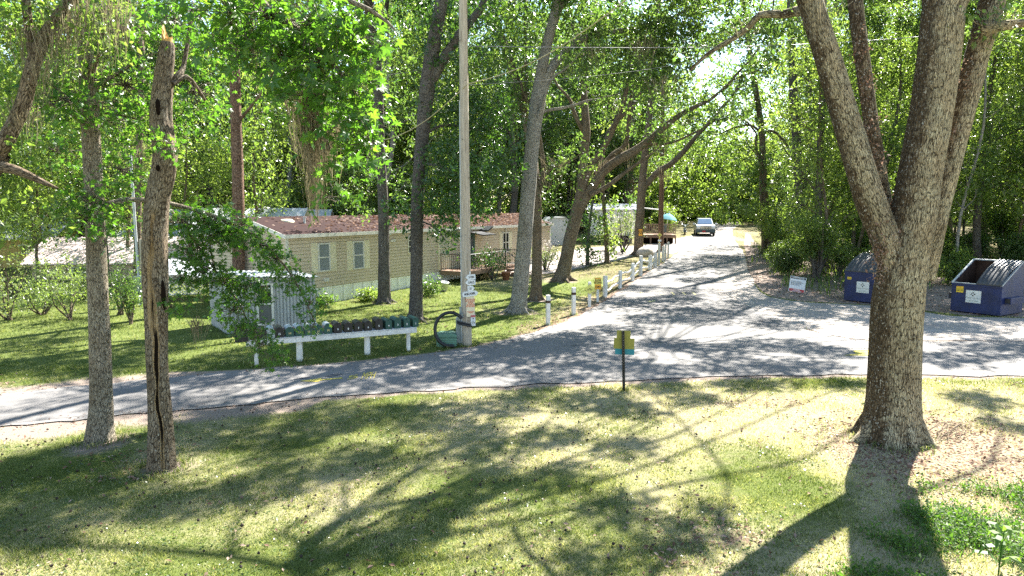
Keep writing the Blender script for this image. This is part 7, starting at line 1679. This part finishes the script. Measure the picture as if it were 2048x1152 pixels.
# tall broad leaved weed, lower right
q = base_of(1996, 1150); o = empty('tall_weed', q, 0, 'tall single weed with long drooping leaves at the lower right edge', 'weed'); sv = MB(); Hh = S(105, q[1]); sv.path([(0, 0, -.05), (.01, 0, Hh * .5), (.03, 0, Hh)], [.009, .008, .004], 6); sv.build('stem', M['leaf_gum'], o)
lf = Acc(); n = 11; rgw = np.random.default_rng(4)
for k in range(n):
    z = Hh * (.15 + .85 * k / n); a = k * 2.3 + .3; L = .34 * (1 - .45 * k / n); out = np.array([math.cos(a), math.sin(a), 0]); sd = np.array([-math.sin(a), math.cos(a), 0]) * .032; p0 = np.array([.015, 0, z]); pts = [p0, p0 + out * L * .35 + (0, 0, .10), p0 + out * L * .75 + (0, 0, .09), p0 + out * L + (0, 0, -.02)]; ws = [.3, 1.0, .8, .05]
    V = np.concatenate([np.stack([p + sd * w_, p - sd * w_ + (0, 0, .008)]) for p, w_ in zip(pts, ws)]); Fq = np.array([[0, 1, 3, 2], [2, 3, 5, 4], [4, 5, 7, 6]]); lf.add(V, Fq, np.full(3, rgw.random()))
lf.mesh('foliage', M['leaf_weed'], o)
for (x0, y0, x1, y1, nm_) in ((1885, 1010, 1965, 1030, 'pale dry forked twig lying in the weeds at lower right'), (1895, 880, 1945, 856, 'reddish heap of dry vine stems at the right foot of the big oak')):
    q0, q1 = P(x0, y0), P(x1, y1); o = empty('fallen_twig' if y0 > 900 else 'dry_vines', q0, 0, nm_, 'twig'); b_ = MB(); d_ = Vector(q1 - q0)
    for k in range(3 if y0 > 900 else 16):
        s0 = Vector((rgw.normal(0, .03), rgw.normal(0, .05), .03)) if y0 > 900 else Vector((rgw.normal(0, .18) - .1, rgw.normal(0, .16), .05)); e_ = d_ * rgw.uniform(.5, 1) + Vector((rgw.normal(0, .1), rgw.normal(0, .15), .05)); b_.path([s0, (s0 + e_) / 2 + Vector((rgw.normal(0, .04), rgw.normal(0, .04), .06 if y0 > 900 else .16)), e_], [.007, .006, .003], 5)
    b_.build('stem', M['deadwood'] if y0 > 900 else M['bark_brown'], o)
for n_ in ():
    pass
# ------------------------------------------------------------------ camera, light, view
cam = bpy.data.cameras.new('camera'); co_ = bpy.data.objects.new('camera', cam); COL.objects.link(co_)
cam.sensor_width = 36; cam.lens = F / 2048 * 36; cam.clip_start = .1; cam.clip_end = 600
co_.location = (0, 0, CAMZ); co_.rotation_euler = (PI2 - PITCH, 0, 0); scene.camera = co_
w = bpy.data.worlds.new('World'); scene.world = w; w.use_nodes = True; nt_ = w.node_tree
bg = nt_.nodes['Background']; sky = nt_.nodes.new('ShaderNodeTexSky'); sky.sky_type = 'NISHITA'; sky.sun_disc = False
sky.sun_elevation = math.asin(SUN[2]); sky.sun_rotation = math.atan2(SUN[0], SUN[1]); sky.air_density = 1.0; sky.dust_density = .2; sky.ozone_density = 2.6
mx_ = nt_.nodes.new('ShaderNodeMix'); mx_.data_type = 'RGBA'; mx_.blend_type = 'MULTIPLY'; mx_.inputs[0].default_value = 1; mx_.inputs[7].default_value = (1.06, .97, .86, 1); nt_.links.new(sky.outputs[0], mx_.inputs[6]); nt_.links.new(mx_.outputs[2], bg.inputs[0]); bg.inputs[1].default_value = .085
sl = bpy.data.lights.new('sun', 'SUN'); sl.energy = 5.0; sl.angle = R(.53); sl.color = (1.0, .955, .88)
so = bpy.data.objects.new('sun', sl); COL.objects.link(so); so.rotation_euler = Vector(SUN).to_track_quat('Z', 'Y').to_euler(); so.location = (20, 30, 60)
vs_ = scene.view_settings; vs_.view_transform = 'Standard'; vs_.look = 'None'; vs_.gamma = 1.0; vs_.exposure = 2.55
scene.render.engine = 'CYCLES'; cy = scene.cycles
cy.max_bounces = 7; cy.diffuse_bounces = 4; cy.glossy_bounces = 2; cy.transmission_bounces = 4; cy.transparent_max_bounces = 4
cy.caustics_reflective = False; cy.caustics_refractive = False; cy.use_denoising = False; cy.use_adaptive_sampling = False; cy.sample_clamp_indirect = 6
